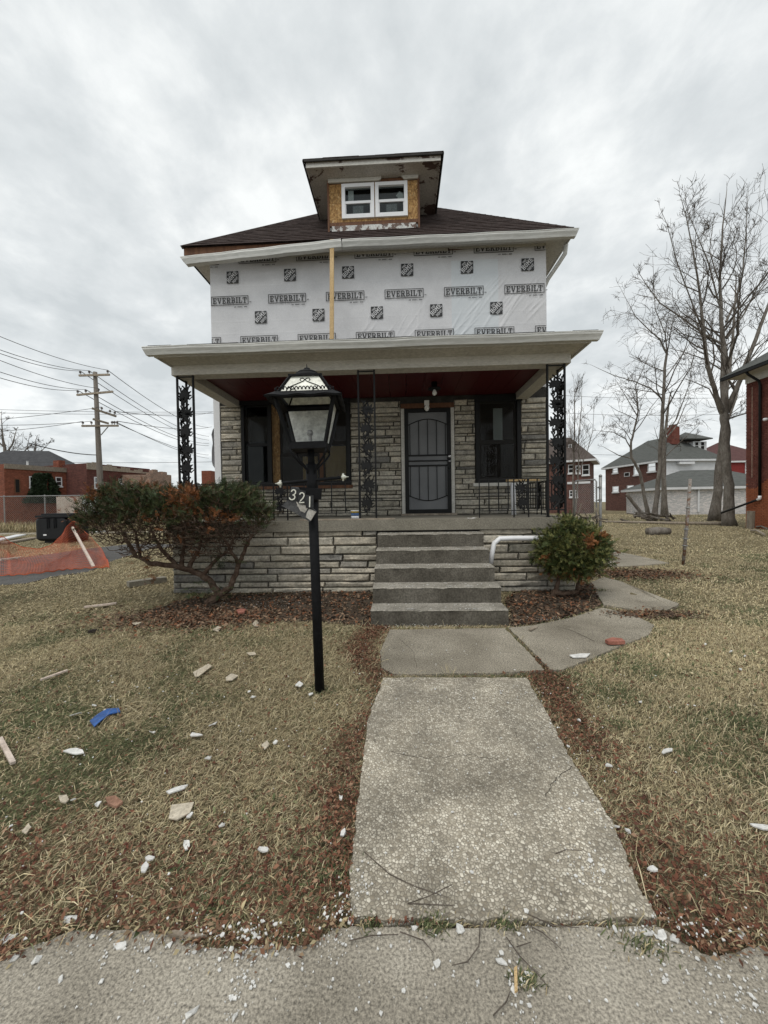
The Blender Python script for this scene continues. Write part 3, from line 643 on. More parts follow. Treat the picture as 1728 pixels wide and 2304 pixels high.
# frieze boards: the right one is straight, the left one has dropped
p = [aty(650, 577, HY-.05), aty(862, 569, HY-.05), aty(1008, 563, HY-.05), aty(1008, 548, HY-.05), aty(862, 545, HY-.05), aty(650, 556, HY-.05)]
obj('frieze_board', MB().prism([(q.x, HY - .045, q.z) for q in p], (0, .022, 0)), m['white'], house, label='sagging white frieze board')
p = [aty(1010, 559, HY-.05), aty(1226, 552, HY-.05), aty(1226, 538, HY-.05), aty(1010, 545, HY-.05)]
obj('frieze_board', MB().prism([(q.x, HY - .048, q.z) for q in p], (0, .022, 0)), m['white'], house)
p = [aty(1000, 566, HY), aty(1065, 560, HY), aty(1065, 555, HY), aty(1000, 557, HY)]
obj('bare_trim', MB().prism([(q.x, HY - .022, q.z) for q in p], (0, .008, 0)), m['brownwood'], house)
obj('fascia_board', MB().box(-1.15, HX1 + .34, OY + .075, OY + .098, 6.155, 6.31), m['white'], house)
obj('fascia_board', MB().box(HX0 - .36, -1.152, OY + .075, OY + .098, 6.165, 6.31), m['brownwood'], house, label='bare dark fascia behind the fallen gutter')
for x in (HX0 - .355, HX1 + .332): obj('fascia_board', MB().box(x, x + .023, OY + .10, 16.6, 6.158, 6.31), m['white'] if x > 0 else m['frame'], house)
gxl = aty(770, 535, OY).x
obj('gutter', gutter(gxl, HX1 + .40, OY - .035, 6.135, .11, .125, 0, .05), m['whiteclean'], house, label='straight right half of the upper gutter')
# hanging left half, tilted down to the left
gA, gB = aty(416, 590, OY - .12), aty(768, 551, OY - .06)
g = gutter(0, (gB - gA).length, 0, 0, .12, .135, .10, 0); d = (gB - gA).normalized(); yv = V((0, 0, 1)).cross(d).normalized(); zv = d.cross(yv)
rt = Matrix.Rotation(R_(-10), 3, 'X'); M3 = (Matrix((d, yv, zv)).transposed() @ rt).to_4x4(); M3.translation = gA
obj('gutter', MB().add(g, M3), m['whiteclean'], house, label='broken left half of the upper gutter hanging down')
# side downspout elbow at the right eave
q = aty(1255, 585, 8.2)
obj('downspout', MB().tube([(HX1 + .33, 7.45, 6.16), (HX1 + .33, 7.5, 6.02), (HX1 + .25, 7.62, 5.9), (HX1 + .12, 7.8, 5.72), (HX1 + .06, 7.9, 5.55), (HX1 + .06, 7.95, 3.9)], .042, 8), m['whiteclean'], house, smooth=True)
# ---- main hip roof
rx0, rx1, ry0, ry1, rz, SLP = HX0 - .38, HX1 + .36, OY + .05, 16.7, 6.30, .97
hw = (rx1 - rx0) / 2; ax = (rx0 + rx1) / 2; az = rz + hw * SLP; ya, yb = ry0 + hw, ry1 - hw
mr = MB(); c0, c1, c2, c3 = (rx0, ry0, rz), (rx1, ry0, rz), (rx1, ry1, rz), (rx0, ry1, rz); a0, a1 = (ax, ya, az), (ax, yb, az)
mr.quad(c0, c1, a0); mr.quad(c1, c2, a1, a0); mr.quad(c2, c3, a1); mr.quad(c3, c0, a0, a1); mr.quad(c0, c3, c2, c1)
roof = obj('roof', mr, m['shingle'], house)
sh = roofpatch(MB(), (rx0 - .02, ry0 - .03, rz), (rx1 + .02, ry0 - .03, rz), (ax - .02, ya, az + .02), (ax + .02, ya, az + .02), 34, .32, .012)
obj('shingles', sh, m['shingle'], roof, kind='stuff')
obj('hip_cap', MB().tube([c0, a0], .035, 5).tube([c1, a0], .035, 5), m['shingle'], roof)
# ---- dormer
DX0, DX1, DY, DZ0, DZ1 = -1.383, .45, 7.75, 6.60, 7.81
for x in (DX0, DX1 - .09): obj('dormer_wall', MB().box(x, x + .09, DY + .02, 9.6, DZ0, DZ1), m['rustpeel'], house)
wx0, wxm0, wxm1, wx1, wz0, wz1 = -1.095, -.446, -.428, .212, 7.029, 7.705
HB = [(wx0 + .01, wxm0 - .01, wz0 + .01, wz1 - .01), (wxm1 + .01, wx1 - .01, wz0 + .01, wz1 - .01)]
zsplit = (6.98, 7.36, 7.555, 7.79)
for r in holes(DX0 + .03, DX1 - .03, 6.979, 7.728, HB):
    cuts = [r[2]] + [z for z in zsplit if r[2] + .05 < z < r[3] - .05] + [r[3]]
    for za, zb_ in zip(cuts[:-1], cuts[1:]): obj('osb_panel', MB().box(r[0] + .002, r[1] - .002, DY - .012, DY + .03, za + .002, zb_ - .002), m['osb'], house, center=True)
obj('dormer_sill_board', MB().box(DX0 + .08, DX1 - .08, DY - .02, DY + .02, 6.78, 6.905), m['rustpeel'], house, label='peeling white board under the dormer window')
obj('dormer_trim', MB().box(DX0 + .03, DX1 - .03, DY - .016, DY + .02, 6.907, 6.977).box(DX0, DX0 + .036, DY - .03, DY + .018, 6.62, 7.80).box(DX1 - .036, DX1, DY - .03, DY + .018, 6.62, 7.80).box(DX0 + .037, DX1 - .037, DY - .008, DY + .02, 7.73, 7.80), m['brownwood'], house)
obj('dormer_base', MB().box(DX0 + .04, DX1 - .04, DY + .0, DY + .02, 6.55, 6.779), m['rustpeel'], house)
EX0, EX1, EY, ES = -1.76, .87, 7.41, 7.812
ds = MB().box(EX0 + .055, EX1 - .055, EY + .03, DY - .002, ES, ES + .02)
ds.box(EX0 + .055, DX0, DY, 9.5, ES, ES + .02).box(DX1, EX1 - .055, DY, 9.5, ES, ES + .02)
obj('dormer_soffit', ds, m['peelwhite'], house)
obj('dormer_fascia', MB().box(EX0 + .03, EX1 - .03, EY, EY + .028, ES - .02, ES + .098), m['peelwhite'], house)
obj('dormer_fascia_moulding', MB().box(EX0 + .035, EX1 - .035, EY - .012, EY - .001, ES - .02, ES + .03), m['white'], house)
for x in (EX0 + .03, EX1 - .055): obj('dormer_fascia', MB().box(x, x + .025, EY + .03, 9.6, ES - .02, ES + .098), m['peelwhite'], house)
a_ = MB().prism([(DX0 + .02, DY - .05, 7.808), (-.30, DY - .05, 7.808), (-.31, DY - .05, 7.758), (-.36, DY - .05, 7.735), (DX0 + .02, DY - .05, 7.742)], (0, .03, 0))
a_.prism([(.09, DY - .05, 7.808), (DX1 - .02, DY - .05, 7.808), (DX1 - .02, DY - .05, 7.745), (.15, DY - .05, 7.735)], (0, .03, 0))
obj('broken_crown_trim', a_, m['white'], house, label='white trim board with a missing piece over the dormer window')
dw = (EX1 - EX0) / 2; dx = (EX0 + EX1) / 2; dz = ES + .10; dsl = .80
dr = MB(); k0, k1 = (EX0, EY - .03, dz), (EX1, EY - .03, dz); r0 = (dx, EY + dw, dz + dw*dsl); r1 = (dx, 10.4, dz + dw*dsl)
dr.quad(k0, k1, r0).quad(k1, (EX1, 10.2, dz), r1, r0).quad((EX0, 10.2, dz), k0, r0, r1).quad(k0, (EX0, 10.2, dz), (EX1, 10.2, dz), k1)
dro = obj('dormer_roof', dr, m['shingle'], house)
obj('shingles', roofpatch(roofpatch(MB(), (EX0 - .02, EY - .05, dz), (EX1 + .02, EY - .05, dz), (dx, EY + dw, dz + dw*dsl + .01), (dx + .01, EY + dw, dz + dw*dsl + .01), 12, .32, .014), (EX1 + .01, EY - .03, dz), (EX1 + .01, 9.6, dz), (dx, EY + dw, dz + dw*dsl), (dx, 9.6, dz + dw*dsl), 12, .32, .012), m['shingle'], dro, kind='stuff')
obj('drip_edge', MB().box(EX0 - .02, EX1 + .02, EY - .055, EY - .0301, dz - .035, dz + .002).box(EX0 - .025, EX0 - .001, EY - .055, 10, dz - .035, dz + .002).box(EX1 + .001, EX1 + .025, EY - .055, 10, dz - .035, dz + .002), m['porchshingle'], dro)
def sash(x0, x1, z0, z1):
    fw = .068; zc_ = z0 + (z1 - z0) * .47
    f = MB()
    for b in ((x0, x1, z1 - fw, z1), (x0, x1, z0, z0 + fw), (x0, x0 + fw, z0 + fw, z1 - fw), (x1 - fw, x1, z0 + fw, z1 - fw)): f.box(b[0], b[1], DY - .05, DY + .03, b[2], b[3])
    wdw = obj('dormer_window', f, m['vinyl'], house)
    obj('sash_rail', MB().box(x0 + fw, x1 - fw, DY - .035, DY + .02, zc_ - .025, zc_ + .025), m['vinyl'], wdw)
    obj('sash_frame', MB().box(x0 + fw, x1 - fw, DY - .028, DY + .01, z0 + fw, z0 + fw + .027).box(x0 + fw, x0 + fw + .018, DY - .028, DY + .01, z0 + fw + .027, zc_ - .025).box(x1 - fw - .018, x1 - fw, DY - .028, DY + .01, z0 + fw + .027, zc_ - .025), m['vinyl'], wdw)
    obj('pane', MB().box(x0 + fw, x1 - fw, DY - .004, DY, zc_ + .025, z1 - fw), m['glass'], wdw); obj('pane', MB().box(x0 + fw + .018, x1 - fw - .018, DY - .014, DY - .010, z0 + fw + .027, zc_ - .025), m['glass'], wdw)
    obj('sticker', MB().box(x0 + fw + .15, x0 + fw + .36, DY - .007, DY - .006, z0 + fw + .035, zc_ - .055), m['sticker'], wdw)
    return wdw
w1 = sash(wx0, wxm0, wz0, wz1); w2 = sash(wxm1, wx1, wz0, wz1)
obj('dormer_room', MB().box(DX0 + .11, DX1 - .11, DY + .35, DY + .37, 6.7, DZ1), m['mesh'], house)
obj('inside_paper', MB().box(-.975, -.865, DY + .05, DY + .055, 7.37, 7.64).prism([(.0, DY + .05, 7.38), (.135, DY + .05, 7.38), (.135, DY + .05, 7.52), (.055, DY + .05, 7.585), (-.02, DY + .05, 7.495), (.02, DY + .05, 7.475)], (0, .005, 0)), m['offwhite'], house)
# ---- windows and door on the porch
room = MB(); room.box(HX0 + .2, HX1 - .2, 10.4, 10.5, 1, 3.9).box(HX0 + .16, HX1 - .16, HY + .2, 10.4, .9, 1.05).box(HX0 + .16, HX1 - .16, HY + .2, 10.4, 3.6, 3.7)
obj('interior_room', room, m['interior'], house)
def grille(x0, x1, z0, z1, Y, sx=.060, sz=.030, t=.0042):
    mb = MB(); k = sz / sx; n = int(((x1-x0) + (z1-z0)/k) / sx) + 2
    for s in (1, -1):
        for i in range(n):
            c = (x0 if s > 0 else x0) + i*sx - (0 if s < 0 else (z1-z0)/k)
            # line x = c + s*t', z = z0 + k*t'
            pts = []
            if s > 0: ta, tb = max(0, x0 - c), min((z1-z0)/k, x1 - c)
            else: ta, tb = max(0, c - x1), min((z1-z0)/k, c - x0)
            if tb - ta < .004: continue
            A = (c + s*ta, z0 + k*ta); B = (c + s*tb, z0 + k*tb)
            mb.quad((A[0], Y, A[1] - t/2), (B[0], Y, B[1] - t/2), (B[0], Y - .003*s, B[1] + t/2), (A[0], Y - .003*s, A[1] + t/2))
    return mb
def fr(mb, x0, x1, z0, z1, w_, y0, y1):
    for b in ((x0, x1, z1 - w_, z1), (x0, x1, z0, z0 + w_), (x0, x0 + w_, z0 + w_, z1 - w_), (x1 - w_, x1, z0 + w_, z1 - w_)): mb.box(b[0], b[1], y0, y1, b[2], b[3])
    return mb
x0, x1, z0, z1 = WL
wl = obj('front_window', fr(MB(), x0, x1, z0, z1, .06, HY - .055, HY + .14).box(x0 - .01, x1 + .01, HY - .075, HY - .056, z1 - .075, z1 + .01), m['frame'], house, label='wide window in three sections behind black security mesh')
div = (x0 + .61, x0 + .73, x1 - .62, x1 - .55)
for a, b in ((div[0], div[1] + .03), (div[2], div[3])): obj('mullion', MB().box(a, b, HY + .0, HY + .12, z0 + .06, z1 - .06), m['osb'] if a < -2 else m['brownwood'], wl)
obj('mullion', MB().box(div[0] - .07, div[0] - .002, HY - .05, HY + .12, z0 + .06, z1 - .06), m['frame'], wl)
secs = ((x0 + .06, div[0] - .07), (div[1] + .03, div[2]), (div[3], x1 - .06))
for i, (a, b) in enumerate(secs):
    zc_ = z0 + .06 + (z1 - z0 - .12) * (.50 if i != 1 else .36)
    s_ = obj('sash', fr(MB(), a, b, zc_, z1 - .06, .035, HY + .03, HY + .07), m['frame'], wl); s2 = obj('sash', fr(MB(), a, b, z0 + .06, zc_ - .002, .035, HY + .00, HY + .03), m['frame'], wl)
    obj('pane', MB().box(a + .035, b - .035, HY + .05, HY + .053, zc_ + .035, z1 - .095), m['glass'], wl); obj('pane', MB().box(a + .035, b - .035, HY + .015, HY + .018, z0 + .095, zc_ - .037), m['glass'], wl)
obj('security_mesh', grille(div[0], x1 - .06, z0 + .06, z1 - .06, HY - .03), m['expmesh'], wl); obj('security_mesh', grille(x0 + .06, div[0] - .07, z0 + .9, z1 - .3, HY - .03), m['expmesh'], wl)
obj('blind', MB().box(div[3] + .0, x1 - .065, HY + .034, HY + .042, z0 + .10, z0 + .78).box(div[2] - .35, div[3] - .12, HY + .034, HY + .041, z0 + .10, z0 + .62), m['blind'], wl)
obj('inside_panel', MB().box(x0 + .10, x0 + .5, HY + .16, HY + .18, z0 + .9, z1 - .25).box(div[1] + .06, div[1] + .45, HY + .17, HY + .19, z0 + .75, z1 - .35), m['dimpanel'], wl)
obj('window_sill', MB().box(x0 - .04, x1 + .04, HY - .085, HY + .02, z0 - .06, z0 - .002), m['brownwood'], wl)
x0, x1, z0, z1 = WR
wr = obj('front_window', fr(MB(), x0, x1, z0, z1, .075, HY - .055, HY + .14).box(x0 - .02, x1 + .02, HY - .08, HY - .056, z1 - .10, z1 + .02), m['frame'], house, label='narrow double hung window behind black security mesh')
zc_ = z0 + .80
obj('sash', fr(MB(), x0 + .075, x1 - .075, zc_, z1 - .075, .04, HY + .03, HY + .07), m['frame'], wr); obj('sash', fr(MB(), x0 + .075, x1 - .075, z0 + .075, zc_ - .002, .04, HY + .0, HY + .03), m['frame'], wr)
obj('pane', MB().box(x0 + .115, x1 - .115, HY + .05, HY + .053, zc_ + .04, z1 - .115), m['glass'], wr); obj('pane', MB().box(x0 + .115, x1 - .115, HY + .015, HY + .018, z0 + .115, zc_ - .04), m['glass'], wr)
obj('security_mesh', grille(x0 + .075, x1 - .075, z0 + .075, z1 - .075, HY - .03), m['expmesh'], wr)
obj('bright_strip_board', MB().box(1.83, 2.01, HY + .085, HY + .09, 2.50, 3.19), m['offwhite'], wr)  # added white board, its colour stands in for a bright strip in the window
obj('window_sill', MB().box(x0 - .06, x1 + .09, HY - .10, HY + .02, z0 - .065, z0 - .002), m['white'], wr)
# door
x0, x1, z0, z1 = DO
obj('door_frame', MB().box(x0 - .03, x0 + .035, HY - .04, HY + .12, z0, z1 + .01).box(x1 - .035, x1 + .03, HY - .04, HY + .12, z0, z1 + .01), m['white'], house)
obj('door_header', MB().box(x0 - .03, x1 + .03, HY - .045, HY + .12, z1 + .012, z1 + .105), m['brownwood'], house)
obj('threshold', MB().box(x0 - .05, x1 + .06, HY - .12, HY + .1, z0 - .0, z0 + .035), m['weathered'], house)
dl = obj('security_door', fr(MB(), x0 + .037, x1 - .037, z0 + .04, z1 - .0, .075, HY - .055, HY - .005), m['frame'], house, label='dark grey security storm door with arched bars')
a, b, c, d = x0 + .112, x1 - .112, z0 + .115, z1 - .075
obj('screen', MB().box(a, b, HY - .028, HY - .022, c, d), m['mesh'], dl)
obj('rail', MB().box(a, b, HY - .05, HY - .034, z0 + .955, z0 + .985).box(a, b, HY - .05, HY - .034, z0 + 1.05, z0 + 1.075).box(a, b, HY - .05, HY - .034, z0 + 1.155, z0 + 1.185), m['frame'], dl)
arch = lambda s, zz, h: [(a + (b-a)*i/12, HY - .042, zz + s*h*math.sin(math.pi*i/12)) for i in range(13)]
obj('arch_bar', MB().tube(arch(1, d - .24, .11), .008, 5), m['frame'], dl); obj('arch_bar', MB().tube(arch(-1, c + .27, .10), .008, 5), m['frame'], dl)
for i in range(5):
    x = a + .03 + (b - a - .06) * i / 4; s_ = math.sin(math.pi * (x-a)/(b-a))
    obj('bar', MB().box(x - .006, x + .006, HY - .048, HY - .036, z0 + 1.186, d - .24 + .11*s_), m['frame'], dl); obj('bar', MB().box(x - .006, x + .006, HY - .048, HY - .036, c + .27 - .10*s_, z0 + .954), m['frame'], dl)
Mx = Matrix.Rotation(R_(90), 3, 'X')
obj('knob', MB().lathe((x1 - .075, HY - .055, z0 + 1.135), [(.034,0),(.034,.006),(.014,.01),(.014,.035),(.03,.045),(.034,.06),(.022,.075)], 14, Mx), m['chrome'], dl, smooth=True)
obj('lock', MB().lathe((x1 - .075, HY - .055, z0 + 1.045), [(.032,0),(.032,.012),(.022,.022),(.0225,.026)], 14, Mx), m['chrome'], dl, smooth=True)
obj('lock', MB().lathe((x1 - .085, HY - .055, z0 + .91), [(.02,0),(.02,.012),(.012,.02)], 12, Mx), m['frame'], dl, smooth=True)
# lamps
obj('wall_lamp_holder', MB().box(.475, .565, HY - .12, HY - .046, 3.235, 3.33).lathe((.52, HY - .10, 3.13), [(.02,0),(.045,.03),(.052,.07),(.04,.10)], 12), m['offwhite'], house)
cl_ = obj('ceiling_lamp', MB().lathe((.6, 6.7, BZ1 - .19), [(.10,0),(.11,.01),(.10,.03),(.05,.05),(.05,.12)], 16), m['frame'], house, smooth=True)
obj('bulb', MB().lathe((.6, 6.7, BZ1 - .29), [(.012,0),(.035,.02),(.04,.045),(.028,.075),(.016,.10)], 12), m['offwhite'], cl_, smooth=True)
# ---- cast iron posts and railings
def scroll(wd, h):       # one leaf-and-acorn spray between two bars, in the XZ plane, centred on x=0
    mb = MB(); n = 12
    mb.tube([(wd*.46*math.sin(2*math.pi*i/n*.5 + .0)*(1 if i else 1) - wd*.22, 0, h*i/n) for i in range(n+1)], [.012]*(n+1), 5, False)
    def lobe(px, pz, ang, L, wi):
        c, s = math.cos(ang), math.sin(ang); f = [(0,-.16),(.3,-.42),(.55,-.5),(.72,-.36),(1,-.10),(.84,.0),(1.0,.16),(.74,.44),(.5,.5),(.28,.36),(0,.16)]
        mb.prism([(px + L*u*c - wi*v_*s, -.005, pz + L*u*s + wi*v_*c) for u, v_ in f], (0, .010, 0))
    ox, oz = -wd*.14, h*.40
    for a_, L in ((168, .34), (140, .44), (112, .56), (84, .62), (58, .66), (34, .62), (10, .56), (-16, .44), (196, .30)): lobe(ox, oz, R_(a_), wd*L*1.08, wd*.165)
    lobe(ox + wd*.14, oz - h*.02, R_(-80), wd*.46, wd*.24); lobe(wd*.20, h*.86, R_(60), wd*.30, wd*.10); lobe(wd*.18, h*.82, R_(110), wd*.30, wd*.10); lobe(-wd*.22, h*.05, R_(35), wd*.32, wd*.10); lobe(-wd*.20, h*.02, R_(75), wd*.28, wd*.10)
    mb.tube([(ox, 0, oz), (ox - wd*.12, 0, oz*.5), (-wd*.22, 0, 0)], .009, 5, False); mb.tube([(ox, 0, oz), (wd*.28, 0, oz*.62), (wd*.47, 0, oz*1.0)], .008, 5, False)
    return mb
SW, SHT = .215, .275; meSc = scroll(SW, SHT).mesh('leaf_scroll', (0,0,0), m['black'])
def panel(parent, p, ang, z0, n, flip=0, me=meSc):
    for k in range(n):
        s = -1 if (k + flip) % 2 else 1
        inst('leaf_scroll', me, parent, (p[0], p[1], z0 + k*SHT), Matrix.Rotation(ang, 3, 'Z') @ Matrix.Diagonal((s, 1, 1)))
def ironpost(corners, name, zbot, ztop, cap=True):
    mb = MB()
    for x, y in corners:
        mb.box(x - .013, x + .013, y - .013, y + .013, zbot, ztop).box(x - .026, x + .026, y - .026, y + .026, zbot, zbot + .012)
    for (xa, ya_), (xb, yb_) in zip(corners[:-1], corners[1:]):
        for z in (zbot + .11, ztop - .02): mb.bar((xa, ya_, z), (xb, yb_, z), .016)
    return obj(name, mb, m['black'], house)
PY = FY + .08
lx = aty(396, 838, PY).x + .015; rxp = aty(1272, 815, PY).x - .013
pl = ironpost([(lx + .245, PY), (lx, PY), (lx, PY + .245)], 'iron_post', 1.11, BZ0); panel(pl, (lx + .1225, PY), 0, 1.24, 7); panel(pl, (lx, PY + .1225), R_(90), 1.24, 7, 1)
prr = ironpost([(rxp - .245, PY), (rxp, PY), (rxp, PY + .245)], 'iron_post', 1.11, BZ0); panel(prr, (rxp - .1225, PY), 0, 1.24, 7); panel(prr, (rxp, PY + .1225), R_(90), 1.24, 7, 1)
mxa, mxb = aty(811, 1168, PY).x, aty(847, 1168, PY).x
pm = ironpost([(mxa, PY), (mxb, PY)], 'iron_post', 1.11, BZ0); panel(pm, ((mxa+mxb)/2, PY), 0, 1.22, 6); tag(pm, 'slim flat iron post beside the steps, bare at the top')
RT, RB = 1.675, 1.215
def railing(p, q, name, label, npk, scr):
    p, q = V((*p, 0)), V((*q, 0)); mb = MB().bar(p + V((0,0,RT)), q + V((0,0,RT)), .03, .012).bar(p + V((0,0,RB)), q + V((0,0,RB)), .022, .012)
    r = obj(name, mb, m['black'], house, label=label); d = q - p; ang = math.atan2(d.y, d.x)
    for i in range(npk + 1):
        t = i / npk; c = p + d*t
        if any(abs(t - s) * d.length < .085 for s in scr): continue
        obj('picket', MB().box(c.x - .007, c.x + .007, c.y - .007, c.y + .007, RB - (.10 if i in (0, npk) else 0), RT), m['black'], r)
    for s in scr:
        c = p + d*s
        for e in (-.105, .105): k = c + d.normalized()*e; obj('picket', MB().box(k.x - .008, k.x + .008, k.y - .008, k.y + .008, 1.115, RT), m['black'], r)
        mm = Matrix.Rotation(ang, 3, 'Z') @ Matrix.Diagonal((.92, 1, .8))
        for kk in (0, 1): inst('leaf_scroll', meSc, r, (c.x, c.y, RB + .005 + kk*.22), Matrix.Rotation(ang, 3, 'Z') @ Matrix.Diagonal((.85 if kk else -.85, 1, .80)))
    return r
railing((lx + .26, PY), (mxa - .015, PY), 'porch_railing', 'black iron railing left of the steps', 12, (.52,))
rs = aty(1079, 1165, PY).x
railing((rs, PY), (rxp - .26, PY), 'porch_railing', 'short black iron railing right of the steps', 7, (.62,))
railing((rxp, PY + .26), (rxp, HY - .06), 'porch_railing', 'black iron railing along the right side of the porch', 13, (.5,))
railing((lx, PY + .26), (lx, HY - .06), 'porch_railing', 'black iron railing along the left side of the porch', 13, (.5,))
# ================================================================== lamp post with the house number
LB = gnd(720, 1558); LT = V((-.627, 2.67, 1.70)); ax_ = (LT - LB).normalized()
lamp = thing('lamp_post', LB, 'leaning black lamp post with a square lantern and a broken number plate', 'lamp post')
LR = (Matrix.Rotation(R_(5), 4, 'Z') @ Matrix.Rotation(R_(-1.6), 4, 'Y')); LM = Matrix.Translation(LB.lerp(LT, 1.715/1.70)) @ LR
obj('post', MB().tube([LB - V((0,0,.1)), LB.lerp(LT, .90)], .0345, 12), m['lampblack'], lamp, smooth=True)
obj('sleeve', MB().tube([LB.lerp(LT, .80), LB.lerp(LT, .955)], .0385, 14), m['lampblack'], lamp, smooth=True)
obj('neck', MB().tube([LB.lerp(LT, .94), LB.lerp(LT, 1.01)], .024, 12), m['lampblack'], lamp, smooth=True)
def lpart(name, mb, mat, parent=None, smooth=False): return obj(name, MB().add(mb, LM), mat, parent or lamp, smooth=smooth, fixn=True)
def frust(mb, h0, z0, h1, z1):
    P = [(-h0,-h0,z0),(h0,-h0,z0),(h0,h0,z0),(-h0,h0,z0)]; Q = [(-h1,-h1,z1),(h1,-h1,z1),(h1,h1,z1),(-h1,h1,z1)]
    for i in range(4): j = (i+1) % 4; mb.quad(P[i], P[j], Q[j], Q[i])
    return mb
t_ = MB(); 
for s in ((-.125,.125,-.125,-.113),(-.125,.125,.113,.125),(-.125,-.113,-.113,.113),(.113,.125,-.113,.113)): t_.box(*s, 0, .045)
t_.box(-.113,.113,-.113,.113, .004, .014); lpart('tray', t_, m['lampblack'])
cor = [(-1,-1),(1,-1),(1,1),(-1,1)]
for a, b in cor: lpart('corner_bar', MB().bar((a*.118, b*.118, .04), (a*.192, b*.192, .335), .020), m['lampblack'])
tr_ = MB()
for s in ((-.205,.205,-.205,-.175),(-.205,.205,.175,.205),(-.205,-.175,-.175,.175),(.175,.205,-.175,.175)): tr_.box(*s, .322, .35)
lpart('top_ring', tr_, m['lampblack'])
# flared skirt with pierced cresting
for k in range(4):
    rot4 = Matrix.Rotation(R_(90*k), 4, 'Z'); s_ = MB()
    n = 14; P = [(-.185, -.185, .366), (.185, -.185, .366)]; O = [(-.246, -.246, .328), (.246, -.246, .328)]
    rows = [[V(P[0]).lerp(V(P[1]), i/n) for i in range(n+1)], [V(O[0]).lerp(V(O[1]), i/n) + V((0, 0, .004*math.sin(i*1.3 + k))) for i in range(n+1)], [V(O[0]).lerp(V(O[1]), i/n) + V((0, .006, -.012 + .004*math.sin(i*1.3 + k))) for i in range(n+1)], [V(P[0]).lerp(V(P[1]), i/n) + V((0, .004, -.014)) for i in range(n+1)]]
    s_.grid(rows); skirt = lpart('skirt', MB().add(s_, rot4), m['lampblack'])
    c_ = MB(); nn = 15
    for i in range(nn):
        x = -.180 + .36*(i + .5)/nn
        c_.tube([(x + .0105*math.cos(t), -.188, .372 + .020*math.sin(t)) for t in [math.pi*j/6 for j in range(7)]], .0035, 4)
    lpart('cresting', MB().add(c_, rot4), m['lampblack'], skirt)
lpart('roof_glass', frust(MB(), .168, .366, .098, .486), m['frosttop'])
for a, b in cor: lpart('roof_bar', MB().bar((a*.170, b*.170, .366), (a*.100, b*.100, .490), .016), m['lampblack'])
lpart('roof_plate', MB().box(-.112,.112,-.112,.112, .487, .500), m['lampblack'])
lpart('cap', MB().lathe((0,0,.50), [(.098,0),(.100,.004),(.096,.012),(.088,.022),(.078,.030),(.080,.033),(.062,.046),(.042,.055),(.022,.058)], 24), m['lampblack'], smooth=True)
lpart('finial', MB().lathe((0,0,.558), [(.022,0),(.024,.006),(.020,.014),(.010,.018),(.004,.022),(.002,.045)], 14), m['lampblack'], smooth=True)
def spiral(pts, w=.0028): return MB().tube(pts, w, 4)
def onroof(u, t): h = .168 + (.098 - .168)*t + .003; return (u, -h, .366 + .12*t)     # front roof pane, t up
for sgn_ in (-1, 1):
    pts = [onroof(sgn_*u, t) for u, t in ((.118,.06),(.112,.2),(.085,.36),(.045,.52),(.012,.66),(.002,.76),(-.012,.86),(-.028,.86),(-.034,.76),(-.026,.70))]
    lpart('scroll_ornament', spiral(pts), m['lampblack']); lpart('scroll_ornament', spiral([onroof(sgn_*u, t) for u, t in ((.052,.03),(.062,.14),(.078,.17),(.090,.10),(.094,.02))]), m['lampblack'])
g_ = lambda k, i0=.112, i1=.178: MB().add(MB().quad((-i0,-i0,.045), (i0,-i0,.045), (i1,-i1,.325), (-i1,-i1,.325)), Matrix.Rotation(R_(90*k), 4, 'Z'))
lpart('glass_pane', g_(2), m['frost']); lpart('glass_pane', g_(1), m['frost'])
lpart('burner', MB().lathe((0,0,.012), [(.05,0),(.052,.02),(.03,.035),(.014,.05),(.011,.09),(.02,.10),(.022,.115),(.016,.13)], 14), m['galv'], smooth=True)
for a, b in cor:
    lpart('support_arm', MB().tube([(a*.115, b*.115, .0), (a*.118, b*.118, -.02), (a*.095, b*.095, -.055), (a*.055, b*.055, -.10), (a*.028, b*.028, -.135), (a*.024, b*.024, -.16)], .0075, 6), m['lampblack'], smooth=True)
Lz = (1.505 - .0) / 1.70; lc = LB.lerp(LT, Lz)
lb_ = obj('ladder_bar', MB().tube([lc + V((-.205,-.01,-.012)), lc + V((.205,-.01,.020))], .011, 8), m['lampblack'], lamp, smooth=True)
for s in (-1, 1):
    c = lc + V((s*.222, -.01, -.014 if s < 0 else .024)); mt = Matrix.Rotation(R_(-90*s), 3, 'Y')
    obj('finial', MB().lathe(c - V((s*.012,0,0)), [(.008,0),(.014,.006),(.016,.016),(.011,.027),(.004,.036),(.0025,.05)], 12, Matrix.Rotation(R_(90*s), 3, 'Y')).tube([c + V((0,0,.024)), c - V((0,0,.028))], [.008,.006], 8), m['frosttop'], lb_, smooth=True)
def sg(x, y, Y=2.60): return aty(620 + .0844*x, 1050 + .0844*y, Y)
m['plate'] = MAT('number_plate_black', [(.016,.017,.018), (.04,.042,.045)], 9, .5, .3, 60, fine=.3, peel=((.22,.21,.19), 14, .70))
m['plategrey'] = MAT('weathered_plate', [(.05,.052,.055), (.10,.10,.10)], 9, .7, .3, 60, fine=.3, peel=((.30,.28,.25), 16, .64))
br_ = obj('bracket_plate', MB().prism([sg(600,540,2.622), sg(1232,580,2.622), sg(1207,885,2.622), sg(800,850,2.622)], (0, .012, 0)), m['lampblack'], lamp)
np_ = obj('number_plate', MB().prism([sg(x, y) for x, y in ((430,532),(600,545),(830,960),(1095,1200),(1060,1250),(910,1465),(520,1235),(150,1040),(190,1020),(330,880))], (0, .014, 0)), m['plategrey'], lamp, label='broken number plate hanging at a slant')
m['baretin'] = MAT('bare_tin', [(.36,.34,.30), (.52,.50,.46)], 14, .6, .4, 50)
